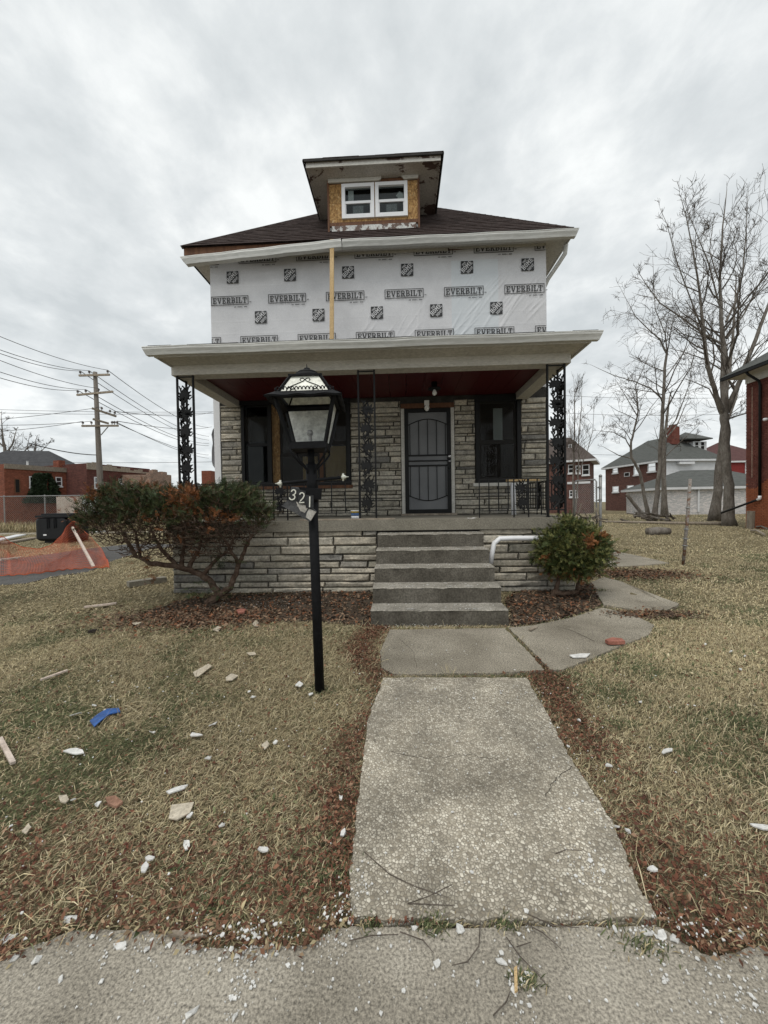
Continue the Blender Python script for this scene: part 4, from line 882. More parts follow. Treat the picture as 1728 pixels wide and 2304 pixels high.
for P in (((540,925),(640,980),(700,1020),(800,1030),(862,1110),(780,1230),(660,1180),(600,1060)), ((892,1120),(1085,1205),(1055,1245),(940,1440),(805,1345),(835,1225))): obj('bare_patch', MB().prism([sg(x, y, 2.597) for x, y in P], (0, .002, 0)), m['baretin'], np_)
tiles = (((322,890),(445,552),(612,590),(565,905)), ((585,600),(800,640),(800,1000),(600,985)), ((800,745),(1012,770),(1012,1108),(806,1098)))
digs = ([(420,668),(445,625),(490,612),(532,645),(532,705),(495,742),(452,750),(502,772),(517,812),(490,862),(440,883),(392,868),(364,826)], [(640,745),(662,707),(708,692),(752,715),(760,775),(728,840),(668,905),(627,960),(764,953)], [(912,792),(906,1080)])
m['digit'] = MAT('cream_digit', [(.66,.66,.58), (.76,.76,.68)], 14, .5, fine=.1)
for k, (tl, dg) in enumerate(zip(tiles, digs)):
    Yk = 2.592 - .003*k; to = obj('number_tile', MB().prism([sg(x, y, Yk) for x, y in tl], (0, .004, 0)), m['plate'], np_)
    r_ = MB(); pts = [V(p) for p in dg]; wd = 15
    L, Rr = [], []
    for i, p in enumerate(pts):
        d = (pts[min(i+1, len(pts)-1)] - pts[max(i-1, 0)]).normalized(); n_ = V((-d.y, d.x)); L.append(p + n_*wd); Rr.append(p - n_*wd)
    for i in range(len(pts)-1): r_.prism([sg(*q, Yk - .003) for q in (L[i], L[i+1], Rr[i+1], Rr[i])], (0, .0025, 0))
    obj('digit', r_, m['digit'], np_)
# ================================================================== loose things on and around the porch
p0, p1 = aty(727, 532, HY - .36), aty(746, 763, HY - .2)
prop = MB().bar(aty(747, 540, OY + .02), aty(746.5, 764, HY - .55), .075, .04, (0, 1, 0))
obj('wooden_prop', prop, m['lumber'], label='new lumber stud propping up the broken upper gutter', cat='board', fixn=True)
obj('plank', MB().box(-1.50, -.10, FY - .02, FY + .05, 1.112, 1.132), m['weathered'], label='thin brown plank lying along the porch edge behind the lamp post', cat='plank')
a = aty(1180, 1079, 6.4)
obj('plank', MB().box(1.78, 2.30, 6.5, 6.62, RT + .012, RT + .052), m['lumber'], label='short bright plank laid across the right end of the porch', cat='plank')
bk = thing('paint_bucket', (-.71, 6.0, 1.11), 'small white bucket with yellow and blue bands on the porch', 'bucket')
obj('body', MB().lathe((-.71, 6.0, 1.111), [(.075,0),(.08,.05)], 16), m['vinyl'], bk, smooth=True); m['yel'] = MAT('yellow_band', [(.6,.42,.06)], 3, .5); m['bluep'] = MAT('blue_band', [(.08,.16,.36)], 3, .5)
obj('band', MB().lathe((-.71, 6.0, 1.162), [(.0805,0),(.083,.04)], 16), m['bluep'], bk, smooth=True); obj('band', MB().lathe((-.71, 6.0, 1.203), [(.0832,0),(.086,.03)], 16), m['yel'], bk, smooth=True); obj('lid', MB().lathe((-.71, 6.0, 1.234), [(.089,0),(.089,.012),(.08,.016)], 16), m['vinyl'], bk, smooth=True)
obj('plastic_pipe', MB().tube([(2.02, 7.0, 1.11), (2.03, 7.1, 1.68)], .045, 10), m['vinyl'], label='white plastic pipe standing at the right end of the porch', cat='pipe', smooth=True)
obj('roof_rag', MB().grid([[(.95 + .035*i, FY - .05 + .02*j, 1.113 + .012*random.random()) for i in range(5)] for j in range(3)]), m['offwhite'], label='pale scrap lying on the porch edge above the steps', cat='scrap')
ds_ = [aty(1205, 1211, 5.50), aty(1160, 1211, 5.48), aty(1124, 1212, 5.46), aty(1112, 1222, 5.45), aty(1108, 1240, 5.44), aty(1104, 1268, 5.42)]
dp = MB()
for a, b in zip(ds_[:-1], ds_[1:]): pass
dp.tube([(2.6, 5.52, ds_[0].z), ds_[0], ds_[1], ds_[2], ds_[3], ds_[4], ds_[5]], [.036]*7, 8)
obj('downspout', dp, m['vinyl'], house, label='white downspout elbow in front of the porch wall', smooth=True)
# ================================================================== shrubs
def colony(limbs, targets, r0, rtip, rng, wob=.03, sag=.0):
    """thick limbs given, thin twigs grown from the nearest wood to each target"""
    mb = MB(); nodes = []; rad = []
    for pts, ra, rb in limbs:
        n = len(pts); q = []
        for i in range(n - 1):
            for k in range(4): q.append(V(pts[i]).lerp(V(pts[i+1]), k/4))
        q.append(V(pts[-1])); q = [p + V(rng.uniform(-1,1,3))*.008 for p in q]; rr_ = [ra + (rb-ra)*i/(len(q)-1) for i in range(len(q))]
        mb.tube(q, rr_, 8); nodes += [tuple(p) for p in q[3:]]; rad += rr_[3:]
    N = np.array(nodes); RR = np.array(rad); tips = []
    c0 = N.mean(0); order = np.argsort([((np.array(t) - N)**2).sum(1).min() for t in targets])
    Nb = np.zeros((len(N) + 6*len(targets), 3)); Rb = np.zeros(len(Nb)); n = len(N); Nb[:n] = N; Rb[:n] = RR
    for i in order:
        t = np.array(targets[i]); d2 = ((Nb[:n] - t)**2).sum(1) + .02*(Nb[:n,2] > t[2] + .02); j = int(d2.argmin()); a = Nb[j].copy(); L = math.sqrt(d2[j])
        if L < .02: tips.append((V(t), V(t - a), Rb[j])); continue
        k = max(2, min(5, int(L/.08))); ra = min(Rb[j]*.72, r0); P = [a]
        for q in range(1, k+1):
            u = q/k; p = a + (t-a)*u + rng.normal(0, wob*L, 3)*(1 if q < k else .3); p[2] += -sag*L*math.sin(math.pi*u); P.append(p)
        rr_ = [max(rtip, ra*(1 - .45*q/k)) for q in range(k+1)]
        mb.tube(P, rr_, 4 if ra > .006 else 3, False)
        for q in range(1, k+1): Nb[n] = P[q]; Rb[n] = rr_[q]; n += 1
        tips.append((V(P[-1]), V(P[-1]-P[-2]).normalized(), rr_[-1]))
    return mb, tips
def colored(name, verts, faces, cols, mat, parent=None, **kw):     # verts Nx3, quads or tris Mx4/3, one colour per vertex
    verts = np.asarray(verts, np.float32); faces = np.asarray(faces, np.int32); W = ORG[parent.name] if parent is not None else V((0,0,0))
    me = bpy.data.meshes.new(name); n, k = faces.shape
    me.vertices.add(len(verts)); me.vertices.foreach_set('co', (verts - np.array(W, np.float32)).ravel())
    me.loops.add(n*k); me.loops.foreach_set('vertex_index', faces.ravel()); me.polygons.add(n); me.polygons.foreach_set('loop_start', np.arange(0, n*k, k, dtype=np.int32))
    try: me.polygons.foreach_set('loop_total', np.full(n, k, np.int32))
    except Exception: pass
    at = me.color_attributes.new('Col', 'FLOAT_COLOR', 'POINT'); c4 = np.ones((len(verts), 4), np.float32); c4[:, :3] = cols; at.data.foreach_set('color', c4.ravel())
    me.materials.append(mat); me.update(calc_edges=True); me.validate()
    o = bpy.data.objects.new(name, me); link(o, parent, W); return tag(o, **kw)
def sprigs(tips, rng, colf, n_needle=12, L=.085, nl=.022, nw=.0045, flat=.5, up=.4):
    Vv, F, C = [], [], []; b = 0
    for p, d, r in tips:
        d = np.array(d) + rng.normal(0, .35, 3) + np.array((0, 0, up)); d /= np.linalg.norm(d)
        s = np.cross(d, rng.normal(0, 1, 3) * (1 - flat) + np.array((0, 0, 1)) * flat); s /= np.linalg.norm(s) + 1e-9; u = np.cross(s, d); col = np.array(colf(p, rng)); p = np.array(p); Ls = L*rng.uniform(.7, 1.3)
        for i in range(n_needle):
            t = (i + 1)/n_needle; a = p + d*Ls*t; sd = 1 if i % 2 else -1; nd = d*.65 + s*sd*.75 + u*rng.normal(0, .3); nd /= np.linalg.norm(nd); l_ = nl*rng.uniform(.8, 1.3)*(1.15 - .5*t)
            wv = np.cross(nd, u); wv = wv/(np.linalg.norm(wv)+1e-9)*nw
            Vv += [a - wv, a + nd*l_*.5 - wv*1.3, a + nd*l_, a + nd*l_*.5 + wv*1.3]; F.append((b, b+1, b+2, b+3)); b += 4; cc = col*rng.uniform(.75, 1.25); C += [cc*.9, cc, cc*1.1, cc]
    return np.array(Vv), np.array(F), np.array(C)
rng = np.random.RandomState(11)
def s5(x, y, Y): return aty(180 + .3134*x, 1050 + .3134*y, Y)
shrub = thing('yew_shrub', gnd(478, 1357), 'big flat topped yew shrub with bare twisted trunks left of the steps', 'shrub')
limbs = [([s5(915,990,5.05), s5(1000,915,5.07), s5(1080,865,5.1), s5(1110,790,5.1), s5(1135,715,5.08), s5(1165,640,5.05), s5(1195,575,5.0), s5(1235,490,4.95)], .050, .018),
 ([s5(1000,910,5.1), s5(930,820,5.12), s5(850,765,5.1), s5(720,720,5.05), s5(600,705,5.0), s5(500,690,4.95), s5(405,640,4.9), s5(345,550,4.85), s5(305,470,4.8)], .050, .018),
 ([s5(780,745,5.1), s5(800,680,5.12), s5(840,620,5.1), s5(870,550,5.1), s5(880,450,5.05)], .036, .014), ([s5(700,715,5.05), s5(640,650,5.0), s5(585,590,4.95), s5(545,520,4.9), s5(500,430,4.9)], .032, .012),
 ([s5(870,790,5.1), s5(930,720,5.1), s5(990,660,5.15), s5(1060,600,5.2), s5(1110,500,5.25)], .032, .012), ([s5(730,715,5.05), s5(735,640,5.15), s5(750,560,5.25), s5(740,450,5.3)], .034, .012),
 ([s5(430,655,4.9), s5(420,560,4.95), s5(400,470,5.0), s5(330,390,5.05)], .022, .010), ([s5(1140,700,5.08), s5(1090,620,4.95), s5(1050,540,4.85), s5(980,450,4.75)], .026, .010)]
tg = []
XC, YC = -3.0, 4.98
def topz(x): return 1.60 + .05*math.sin(x*5) + .03*math.sin(x*11) - .16*max(0, (abs(x - XC) - .85)/.4)**2
while len(tg) < 6000:
    x, y, z = rng.uniform(-1.32, 1.32), rng.uniform(-.58, .55), rng.uniform(.66, 1.62)
    rr_ = (x/1.3)**2 + (y/.58)**2; lim = .10 + .90*min(1, max(0, (z - .60)/.50))
    if rr_ > lim or z > topz(XC + x) - .05: continue
    if z < .85 and rng.rand() < .4: continue
    if z > 1.25 and rng.rand() < .45: continue
    tg.append((XC + x, YC + y, z))
mbw, tips = colony(limbs, tg, .015, .0046, rng, .10, .03)
obj('branches', mbw, m['yewbark'], shrub, smooth=False)
def bare(p): return 0
def yewcol(p, rng):
    n_ = mnoise.noise((p[0]*2.3, p[1]*2.3, p[2]*2.3 + 4))
    if n_ > .47 or (p[2] < 1.28 and n_ > .22): return (.20, .075, .025) if rng.rand() < .8 else (.1, .05, .02)
    g = rng.uniform(.7, 1.35); return (.034*g, .050*g, .018*g) if rng.rand() < .55 else ((.062*g, .074*g, .026*g) if rng.rand() < .5 else (.070*g, .048*g, .024*g))
ft = []
for p, d, r in tips:
    top = topz(p.x); edge = ((p.x-XC)/1.3)**2 + ((p.y-YC)/.58)**2; n_ = mnoise.noise((p.x*2.3, p.y*2.3, p.z*2.3 + 4))
    if (p.z > top - .40 + .14*n_ and rng.rand() < .8) or (p.z > 1.12 and n_ > .24 and rng.rand() < .5) or (p.z > 1.15 and edge > .7 and rng.rand() < .3) or rng.rand() < .02: ft.append((p, d, r))
extra = []
for p, d, r in ft:
    for k in range(3 if p.z > 1.3 else 1): extra.append((p + V(rng.normal(0, .036, 3)), V(np.array(d) + rng.normal(0, .5, 3)), r))
for x, z in ((-3.32,.42),(-3.42,.52),(-2.45,.66),(-2.25,.62),(-2.75,.22),(-2.62,.28),(-2.4,.2)):      # a few low sprays off the trunks
    for k in range(16): extra.append((V((x + rng.normal(0,.06), 4.95 + rng.normal(0,.06), z + rng.normal(0,.05))), V((rng.normal(), rng.normal(), -.5)), .003))
Vv, F, C = sprigs(ft + extra, rng, yewcol, 12, .09, .026, .0042)
colored('foliage', Vv, F, C, m['needle'], shrub)
sh2 = thing('evergreen_shrub', gnd(1245, 1345), 'small round evergreen shrub with orange dead tips right of the steps', 'shrub')
bx_ = gnd(1245, 1345); cx, cy, cz = 2.30, 5.28, .70
limbs = [([bx_, bx_ + V((.03,.02,.10)), bx_ + V((.09,.02,.26)), bx_ + V((.16,.0,.42))], .040, .018), ([bx_ + V((.02,.01,.07)), bx_ + V((.16,-.02,.06)), bx_ + V((.31,-.01,.08)), bx_ + V((.335,.0,.2)), bx_ + V((.36,.0,.40))], .034, .016), ([bx_ + V((.10,.02,.28)), bx_ + V((.0,.05,.44)), bx_ + V((-.05,.05,.6))], .022, .01), ([bx_ + V((.33,.0,.2)), bx_ + V((.42,.05,.3)), bx_ + V((.5,.1,.5))], .02, .008)]
tg = []
while len(tg) < 1100:
    x, y, z = rng.uniform(-1, 1, 3); rr_ = x*x + y*y + z*z
    if rr_ > 1 or rr_ < .12 or rng.rand() > rr_ + .1: continue
    b_ = 1 + .30*mnoise.noise((x*2.5, y*2.5, z*2.5)); tg.append((cx + x*.43*b_, cy + y*.38*b_, cz + z*.36*b_ - .05*abs(x)))
mbw, tips = colony(limbs, tg, .010, .0022, rng, .10, .02); obj('branches', mbw, m['yewbark'], sh2)
def thcol(p, rng):
    n_ = mnoise.noise((p[0]*5, p[1]*5, p[2]*5 + 9)); q = (p[0] - 2.36)**2 + (p[2] - .80)**2
    if (p[1] < cy - .15 and q < .008) or n_ > .62 or (p[2] < .42 and rng.rand() < .35) or (p[0] > 2.66 and rng.rand() < .2): return (.24, .10, .035) if rng.rand() < .7 else (.16, .07, .03)
    g = rng.uniform(.65, 1.4); return (.048*g, .066*g, .019*g) if rng.rand() < .5 else (.125*g, .128*g, .040*g)
ft = []
for p, d, r in tips:
    dd = V(((p.x-cx)/.45, (p.y-cy)/.40, (p.z-cz)/.38))
    if dd.length > .50:
        if p.x > 2.52 and p.z < .6 and rng.rand() < .55: continue
        for k in range(5): ft.append((p + V(rng.normal(0, .036, 3)), V(np.array(dd) * .8 + rng.normal(0, .5, 3)), r))
Vv, F, C = sprigs(ft, rng, thcol, 12, .072, .022, .0048, .2, .15); colored('foliage', Vv, F, C, m['needle'], sh2)
# ================================================================== bare trees
def grow(mb, rng, p, d, L, r, lev, maxlev, up=.25, spread=.75, wig=.16, kids=(3, 5), rmin=.005):
    n = 5 if lev < maxlev else 3; P = [V(p)]; d = V(d).normalized(); D = []
    for i in range(n):
        d = (d + V(rng.normal(0, wig, 3)) + V((0, 0, up*.16))).normalized(); P.append(P[-1] + d*(L/n)); D.append(d.copy())
    R = [max(rmin*.6, r*(1 - .62*i/n)) for i in range(n+1)]; mb.tube(P, R, 5 if r > .03 else 4 if r > .015 else 3, False)
    if lev >= maxlev: return
    k = rng.randint(kids[0], kids[1] + 1)
    for i in range(k):
        t = rng.uniform(.25, .98); j = min(n-1, int(t*n)); b = P[j].lerp(P[j+1], t*n - j); s = V(rng.normal(0, 1, 3)); s = (s - D[j]*s.dot(D[j])).normalized()
        grow(mb, rng, b, D[j]*(1 - spread*.5) + s*spread + V((0, 0, up)), L*rng.uniform(.42, .72), max(rmin, R[j]*rng.uniform(.45, .65)), lev + 1, maxlev, up, spread, wig, kids, rmin)
def tree(name, label, trunk, limbs, Y, seed, maxlev=3, per=1.0, kids=(3, 5), up=.25, spread=.75, rmin=.006, group='bare trees behind the house', L0=.42):
    """trunk and main limbs follow lists of (px, py, radius); smaller wood grows from them"""
    rng = np.random.RandomState(seed); Z0 = aty(trunk[0][0], trunk[0][1], Y); t = thing(name, (Z0.x, Z0.y, 0), label, 'tree', group)
    def poly(pts, dy):
        o = []; y = Y
        for i, (a, b, r) in enumerate(pts): o.append(aty(a, b, y)); y += dy/len(pts)
        P, R = [], []
        for i in range(len(o)-1):
            for k in range(3): P.append(o[i].lerp(o[i+1], k/3) + V(rng.normal(0, .09, 3))*pts[i][2]*(1 if (i or k) else 0)); R.append(pts[i][2] + (pts[i+1][2]-pts[i][2])*k/3)
        P.append(o[-1]); R.append(pts[-1][2]); return P, R
    tb = MB(); P, R = poly(trunk, 0); R = [r*.62 for r in R]; P[0] = V((P[0].x, P[0].y, -.15)); R[0] *= 1.45; R[1] *= 1.12; tb.tube(P, R, 12); cr = MB()
    for li, lp in enumerate([trunk] + limbs):
        if li: P, R = poly(lp, rng.uniform(-2.2, 2.2) * lp[0][2] * 6); R = [r*.62 for r in R]; tb.tube(P, R, 8, False)
        tot = sum((P[i+1]-P[i]).length for i in range(len(P)-1)); acc = 0
        for i in range(len(P)-1):
            seg = P[i+1]-P[i]; acc += seg.length
            if li == 0 and acc < tot*.45: continue
            if li and acc < tot*.12: continue
            for k in range(rng.poisson(per*seg.length*1.9)):
                s = V(rng.normal(0, 1, 3)); dd = seg.normalized(); s = (s - dd*s.dot(dd)).normalized(); L = max(.6, tot*L0*(1.15 - acc/tot)*rng.uniform(.5, 1.1))
                grow(cr, rng, P[i].lerp(P[i+1], rng.rand()), dd*.5 + s*spread + V((0, 0, up)), L, max(rmin, min(R[i]*.5, .012*L + .004)), 1, maxlev, up, spread, .16, kids, rmin)
        grow(cr, rng, P[-1], P[-1]-P[-2], max(.4, tot*.06), R[-1], 2, maxlev, up, spread, .14, kids, rmin)
    obj('trunk', tb, m['bark'], t, smooth=True); obj('crown', cr, m['twig'], t); return t
def c7(x, y): return 1300 + .3705*x, 380 + .3705*y
def lim(pts): return [(*c7(x, y), r) for x, y, r in pts]
tree('bare_tree', 'tall bare tree with a thick forked grey trunk nearest the brick house on the right',
 lim([(925,2170,.40),(915,1990,.34),(905,1800,.31),(897,1600,.30),(893,1480,.28),(888,1200,.20),(872,900,.13),(862,680,.09),(880,350,.05),(905,130,.02)]),
 [lim([(880,1480,.19),(830,1330,.17),(790,1200,.15),(765,1000,.12),(740,750,.08),(718,600,.06),(660,300,.03),(625,170,.015)]), lim([(905,1480,.19),(960,1340,.17),(1010,1210,.15),(1080,1030,.13),(1155,840,.10),(1230,620,.05)]),
  lim([(885,1070,.09),(760,1000,.075),(640,910,.06),(500,815,.045),(420,710,.03),(365,620,.012)]), lim([(900,930,.09),(960,800,.07),(1000,640,.055),(1020,420,.035),(1035,130,.012)]), lim([(905,1030,.08),(1010,880,.06),(1100,700,.045),(1200,520,.02)]), lim([(770,1010,.07),(700,830,.05),(600,560,.035),(540,330,.02),(500,240,.01)]),
  lim([(890,1230,.06),(780,1160,.045),(640,1110,.03),(520,1080,.012)]), lim([(905,1520,.07),(1000,1490,.05),(1080,1470,.03)]), lim([(868,860,.06),(790,560,.045),(700,340,.025),(640,190,.012)]), lim([(862,700,.05),(800,500,.03),(820,330,.012)]), lim([(1000,1230,.06),(1100,1080,.045),(1230,980,.02)])],
 20.0, 21, 3, 1.0, (3, 5), .28, .72, .009)
tree('bare_tree', 'leaning dark trunked bare tree just behind the tallest one', lim([(830,2135,.44),(850,1960,.36),(865,1800,.33),(880,1650,.30),(900,1350,.22),(940,1050,.12),(960,700,.05)]), [lim([(885,1600,.12),(960,1400,.09),(1010,1200,.05)])], 24.7, 5, 3, .55, (2, 4), .3, .6, .008)
tree('bare_tree', 'slender dark bare tree rising from the branch pile', lim([(462,2140,.25),(480,1980,.22),(497,1840,.20),(507,1600,.17),(518,1400,.15),(528,1250,.13),(540,1120,.11),(500,1040,.07),(430,975,.05),(350,895,.035),(270,745,.015)]),
 [lim([(515,1400,.08),(440,1330,.065),(340,1290,.05),(220,1255,.035),(80,1190,.012)]), lim([(545,1130,.07),(530,1000,.05),(470,850,.035),(455,540,.012)]), lim([(512,1640,.07),(600,1520,.05),(680,1300,.03),(700,1150,.012)]), lim([(500,1780,.05),(600,1680,.04),(730,1560,.02)]), lim([(525,1280,.06),(640,1120,.045),(720,1000,.02)])], 25.6, 8, 3, .85, (3, 5), .15, .85, .010)
tree('bare_tree', 'crooked thin bare tree left of the branch pile', lim([(430,2110,.20),(400,1960,.17),(380,1850,.15),(325,1750,.13),(323,1660,.11),(350,1560,.09),(368,1470,.08),(352,1320,.05),(430,1130,.02)]), [lim([(323,1700,.07),(290,1640,.05),(220,1600,.04),(120,1590,.015)]), lim([(330,1760,.07),(250,1740,.05),(160,1690,.02)]), lim([(360,1500,.05),(290,1380,.035),(230,1280,.015)])], 27.5, 9, 3, .8, (3, 5), .15, .85, .011)
tree('bare_tree', 'straight pale trunk standing close behind the slender tree', lim([(528,2110,.34),(523,1900,.25),(520,1700,.22),(535,1560,.16),(560,1380,.08)]), [lim([(525,1650,.10),(600,1560,.07),(660,1420,.03)])], 31, 10, 3, .6, (2, 4), .2, .8, .009)
def c8(x, y): return 1180 + .1854*x, 790 + .1854*y
def lm8(pts): return [(*c8(x, y), r) for x, y, r in pts]
tree('bare_tree', 'thin multi stemmed bare tree beside the right porch post', lm8([(600,2000,.12),(590,1600,.10),(600,1200,.08),(612,800,.06),(605,560,.03),(600,380,.012)]), [lm8([(620,1950,.10),(660,1400,.08),(660,1050,.06),(690,700,.04),(700,360,.012)]), lm8([(640,1500,.06),(760,1230,.05),(830,960,.03),(850,620,.012)]), lm8([(600,1300,.05),(560,1000,.04),(540,700,.015)])], 30, 13, 3, .9, (3, 5), .4, .55, .009)
def c0(x, y): return .2893*x, 720 + .2893*y
def lm0(pts): return [(*c0(x, y), r) for x, y, r in pts]
tree('bare_tree', 'far bare tree above the dark roof at the left edge', lm0([(60,1330,.5),(50,1100,.42),(40,1020,.36),(20,900,.2),(10,760,.06)]), [lm0([(45,1050,.25),(100,960,.16),(130,850,.05)]), lm0([(50,1080,.25),(180,1030,.15),(250,960,.05)]), lm0([(45,1000,.2),(-60,900,.14),(-120,800,.05)])], 60, 17, 3, .5, (3, 5), .2, .85, .03)
tree('bare_tree', 'far low bare tree above the chimney on the left', lm0([(250,1350,.4),(255,1100,.3),(265,1040,.22),(280,930,.06)]), [lm0([(260,1060,.16),(330,1010,.1),(400,940,.03)]), lm0([(260,1060,.14),(210,1000,.1),(230,890,.03)])], 62, 19, 3, .5, (3, 5), .15, .9, .028)
m['darkroof'] = MAT('far_dark_roof', [(.045,.046,.05), (.075,.076,.08)], 2, .95, .3, 60)
# ================================================================== buildings
def plane_at(px, py, A, n): d = ray(px, py); return CAM + d*((V(A) - CAM).dot(n) / d.dot(n))
def facade(root, A, B): d = (V(B)-V(A)); d.z = 0; d.normalize(); n = V((d.y, -d.x, 0)); n = n if n.dot(CAM - V(A)) > 0 else -n; return (root, V(A), d, n)
def wbox(mb, fc, q0, q1, o0, o1):      # q = two opposite corners on the facade plane, o = distance out of it
    root, A, d, n = fc; a0, a1 = (q0 - A).dot(d), (q1 - A).dot(d); z0, z1 = sorted((q0.z, q1.z)); base = V((A.x, A.y, 0))
    c = [base + d*a + n*o + V((0, 0, z)) for a in sorted((a0, a1)) for o in (o0, o1) for z in (z0, z1)]
    i = len(mb.v); mb.v += [tuple(p) for p in c]; mb.f += [tuple(i + k for k in f) for f in ((0,1,3,2),(4,6,7,5),(0,4,5,1),(2,3,7,6),(0,2,6,4),(1,5,7,3))]; return mb
def window(fc, x0, y0, x1, y1, frame='siding', pane='farglass', sill=True, rail=True, fw=.08, panemat=None):
    q0, q1 = plane_at(x0, y0, fc[1], fc[3]), plane_at(x1, y1, fc[1], fc[3]); d = fc[2]
    if (q1 - q0).dot(d) < 0: q0, q1 = V((q1.x, q1.y, q0.z)), V((q0.x, q0.y, q1.z))
    z0, z1 = q1.z, q0.z; L = (q1 - q0).dot(d); P = lambda u, z: q0 + d*u*L + V((0, 0, z - q0.z)); f = fw / max(L, .1)
    mb = MB()
    for a, b, c, e in ((0, 1, z1 - fw, z1), (0, 1, z0, z0 + fw), (0, f, z0 + fw, z1 - fw), (1 - f, 1, z0 + fw, z1 - fw)): wbox(mb, fc, P(a, c), P(b, e), .001, .06)
    if rail: wbox(mb, fc, P(f, (z0+z1)/2 - fw*.4), P(1 - f, (z0+z1)/2 + fw*.4), .001, .05)
    wd = obj('window', mb, m[frame], fc[0]); obj('pane', wbox(MB(), fc, P(f, z0 + fw), P(1 - f, z1 - fw), .004, .02), m[pane], wd)
    if sill: obj('sill', wbox(MB(), fc, P(-.08, z0 - .14), P(1.08, z0 - .002), .001, .12), m['siding'], wd)
    return wd
def block(name, label, A, B, depth, z1, wall, cat='building', group=None, z0=-.3):      # a box building seen from its wall A-B
    A, B = V((A.x, A.y, 0)), V((B.x, B.y, 0)); t = thing(name, (A + B)/2, label, cat, group); fc = facade(t, A, B); n = fc[3]
    mb = MB().prism([A + V((0,0,z0)), B + V((0,0,z0)), B - n*depth + V((0,0,z0)), A - n*depth + V((0,0,z0))], (0, 0, z1 - z0)); obj('wall', mb, m[wall], t, fixn=True); return t, fc
def hip(t, c, z, rise, mat, over=.5, ridge=None):     # c: four wall corners in order
    cx = sum((V(p) for p in c), V((0,0,0)))/4; E = [V((p.x, p.y, z)) + (V((p.x, p.y, 0)) - V((cx.x, cx.y, 0))).normalized()*over*1.3 for p in c]
    l0, l1 = (E[1]-E[0]).length, (E[2]-E[1]).length; mb = MB()
    if l0 >= l1: m0, m1 = (E[0]+E[3])/2, (E[1]+E[2])/2; dd = (m1-m0).normalized(); r0, r1 = m0 + dd*l1/2, m1 - dd*l1/2; r0.z = r1.z = z + rise; mb.quad(E[0], E[1], r1, r0).quad(E[1], E[2], r1).quad(E[2], E[3], r0, r1).quad(E[3], E[0], r0)
    else: m0, m1 = (E[0]+E[1])/2, (E[3]+E[2])/2; dd = (m1-m0).normalized(); r0, r1 = m0 + dd*l0/2, m1 - dd*l0/2; r0.z = r1.z = z + rise; mb.quad(E[0], E[1], r0).quad(E[1], E[2], r1, r0).quad(E[2], E[3], r1).quad(E[3], E[0], r0, r1)
    mb.quad(E[3], E[2], E[1], E[0]); r = obj('roof', mb, m[mat], t, fixn=True)
    obj('eave_trim', MB().prism([e - V((0,0,.22)) for e in E], (0, 0, .215)), m['siding'], r, fixn=True); return r
# -- left: brick shop row behind the fence
def p0(x, y, z): return atz(*c0(x, y), z)
A, B = p0(30, 1120, 5.5), p0(668, 1166, 5.5)
t, fc = block('brick_shop', 'low orange painted brick building with ivy behind the fence', A, B, 9, 5.5, 'brickor')
obj('parapet', wbox(MB(), fc, V((A.x, A.y, 5.1)), V((B.x, B.y, 5.55)), .001, .10), m['weathered'], t)
for w_ in ((430,1220,482,1292),(225,1215,262,1300)): window(fc, *c0(w_[0], w_[1]), *c0(w_[2], w_[3]))
window(fc, *c0(608,1215), *c0(662,1312), 'siding', 'interior', True, False, .05); window(fc, *c0(110,1235), *c0(157,1345), 'brownwood', 'interior', False, False, .05)
obj('chimney', MB().box(0,0,0,0,0,0) if 0 else wbox(MB(), fc, plane_at(*c0(482,1165), fc[1], fc[3]), plane_at(*c0(530,1092), fc[1], fc[3]), -1.4, -.5), m['brickor'], t)
# ivy
rng = np.random.RandomState(31); Vv, F, C = [], [], []; q = 0
for k in range(5200):
    u, v_ = rng.normal(330, 72), rng.uniform(1195, 1420)
    w_ = 60 + (v_ - 1195)*.42
    if abs(u - 330 - 10*math.sin(v_*.03)) > w_ or (345 < u < 375 and 1230 < v_ < 1330): continue
    p = plane_at(*c0(u, v_), fc[1], fc[3]) + fc[3]*rng.uniform(.05, .35)
    if p.z < .1: continue
    a = V(rng.normal(0, 1, 3)).normalized()*.14; b = V(rng.normal(0, 1, 3)).normalized()*.12; Vv += [p - a, p + b, p + a, p - b]; F.append((q, q+1, q+2, q+3)); q += 4; g = rng.uniform(.5, 1.3); C += [(.022*g, .038*g, .016*g)]*4
ivt = thing('ivy', (plane_at(*c0(330,1420), fc[1], fc[3]).x, plane_at(*c0(330,1420), fc[1], fc[3]).y, 0), 'dark green ivy climbing the orange brick wall', 'ivy'); colored('foliage', np.array([tuple(v) for v in Vv]), F, C, m['needle'], ivt)
A2, B2 = p0(672, 1105, 6.0), p0(1165, 1152, 6.0)
t, fc = block('brick_shop', 'dark red brick building with a crumbling parapet behind the utility pole', A2, B2, 9, 5.9, 'brickdk')
n = 14; mb = MB()
for i in range(n): a, b = A2.lerp(B2, i/n), A2.lerp(B2, (i+1)/n); wbox(mb, fc, V((a.x, a.y, 5.3)), V((b.x, b.y, 5.95 + .14*math.sin(i*1.9) - .03*i)), .001, .09 + .01*(i % 2))
obj('parapet', mb, m['weathered'], t)
for w_ in ((730,1220,760,1312),(922,1233,962,1276),(972,1240,998,1310),(1062,1248,1085,1290)): window(fc, *c0(w_[0], w_[1]), *c0(w_[2], w_[3]))
window(fc, *c0(890,1235), *c0(912,1310), 'brownwood', 'brownwood', False, False, .04)
A3, B3 = p0(1168, 1160, 5.6), p0(1332, 1196, 5.6)
t, fc = block('brick_ruin', 'pale half ruined brick building right of the red one', A3, B3, 7, 5.0, 'brickpale'); mb = MB()
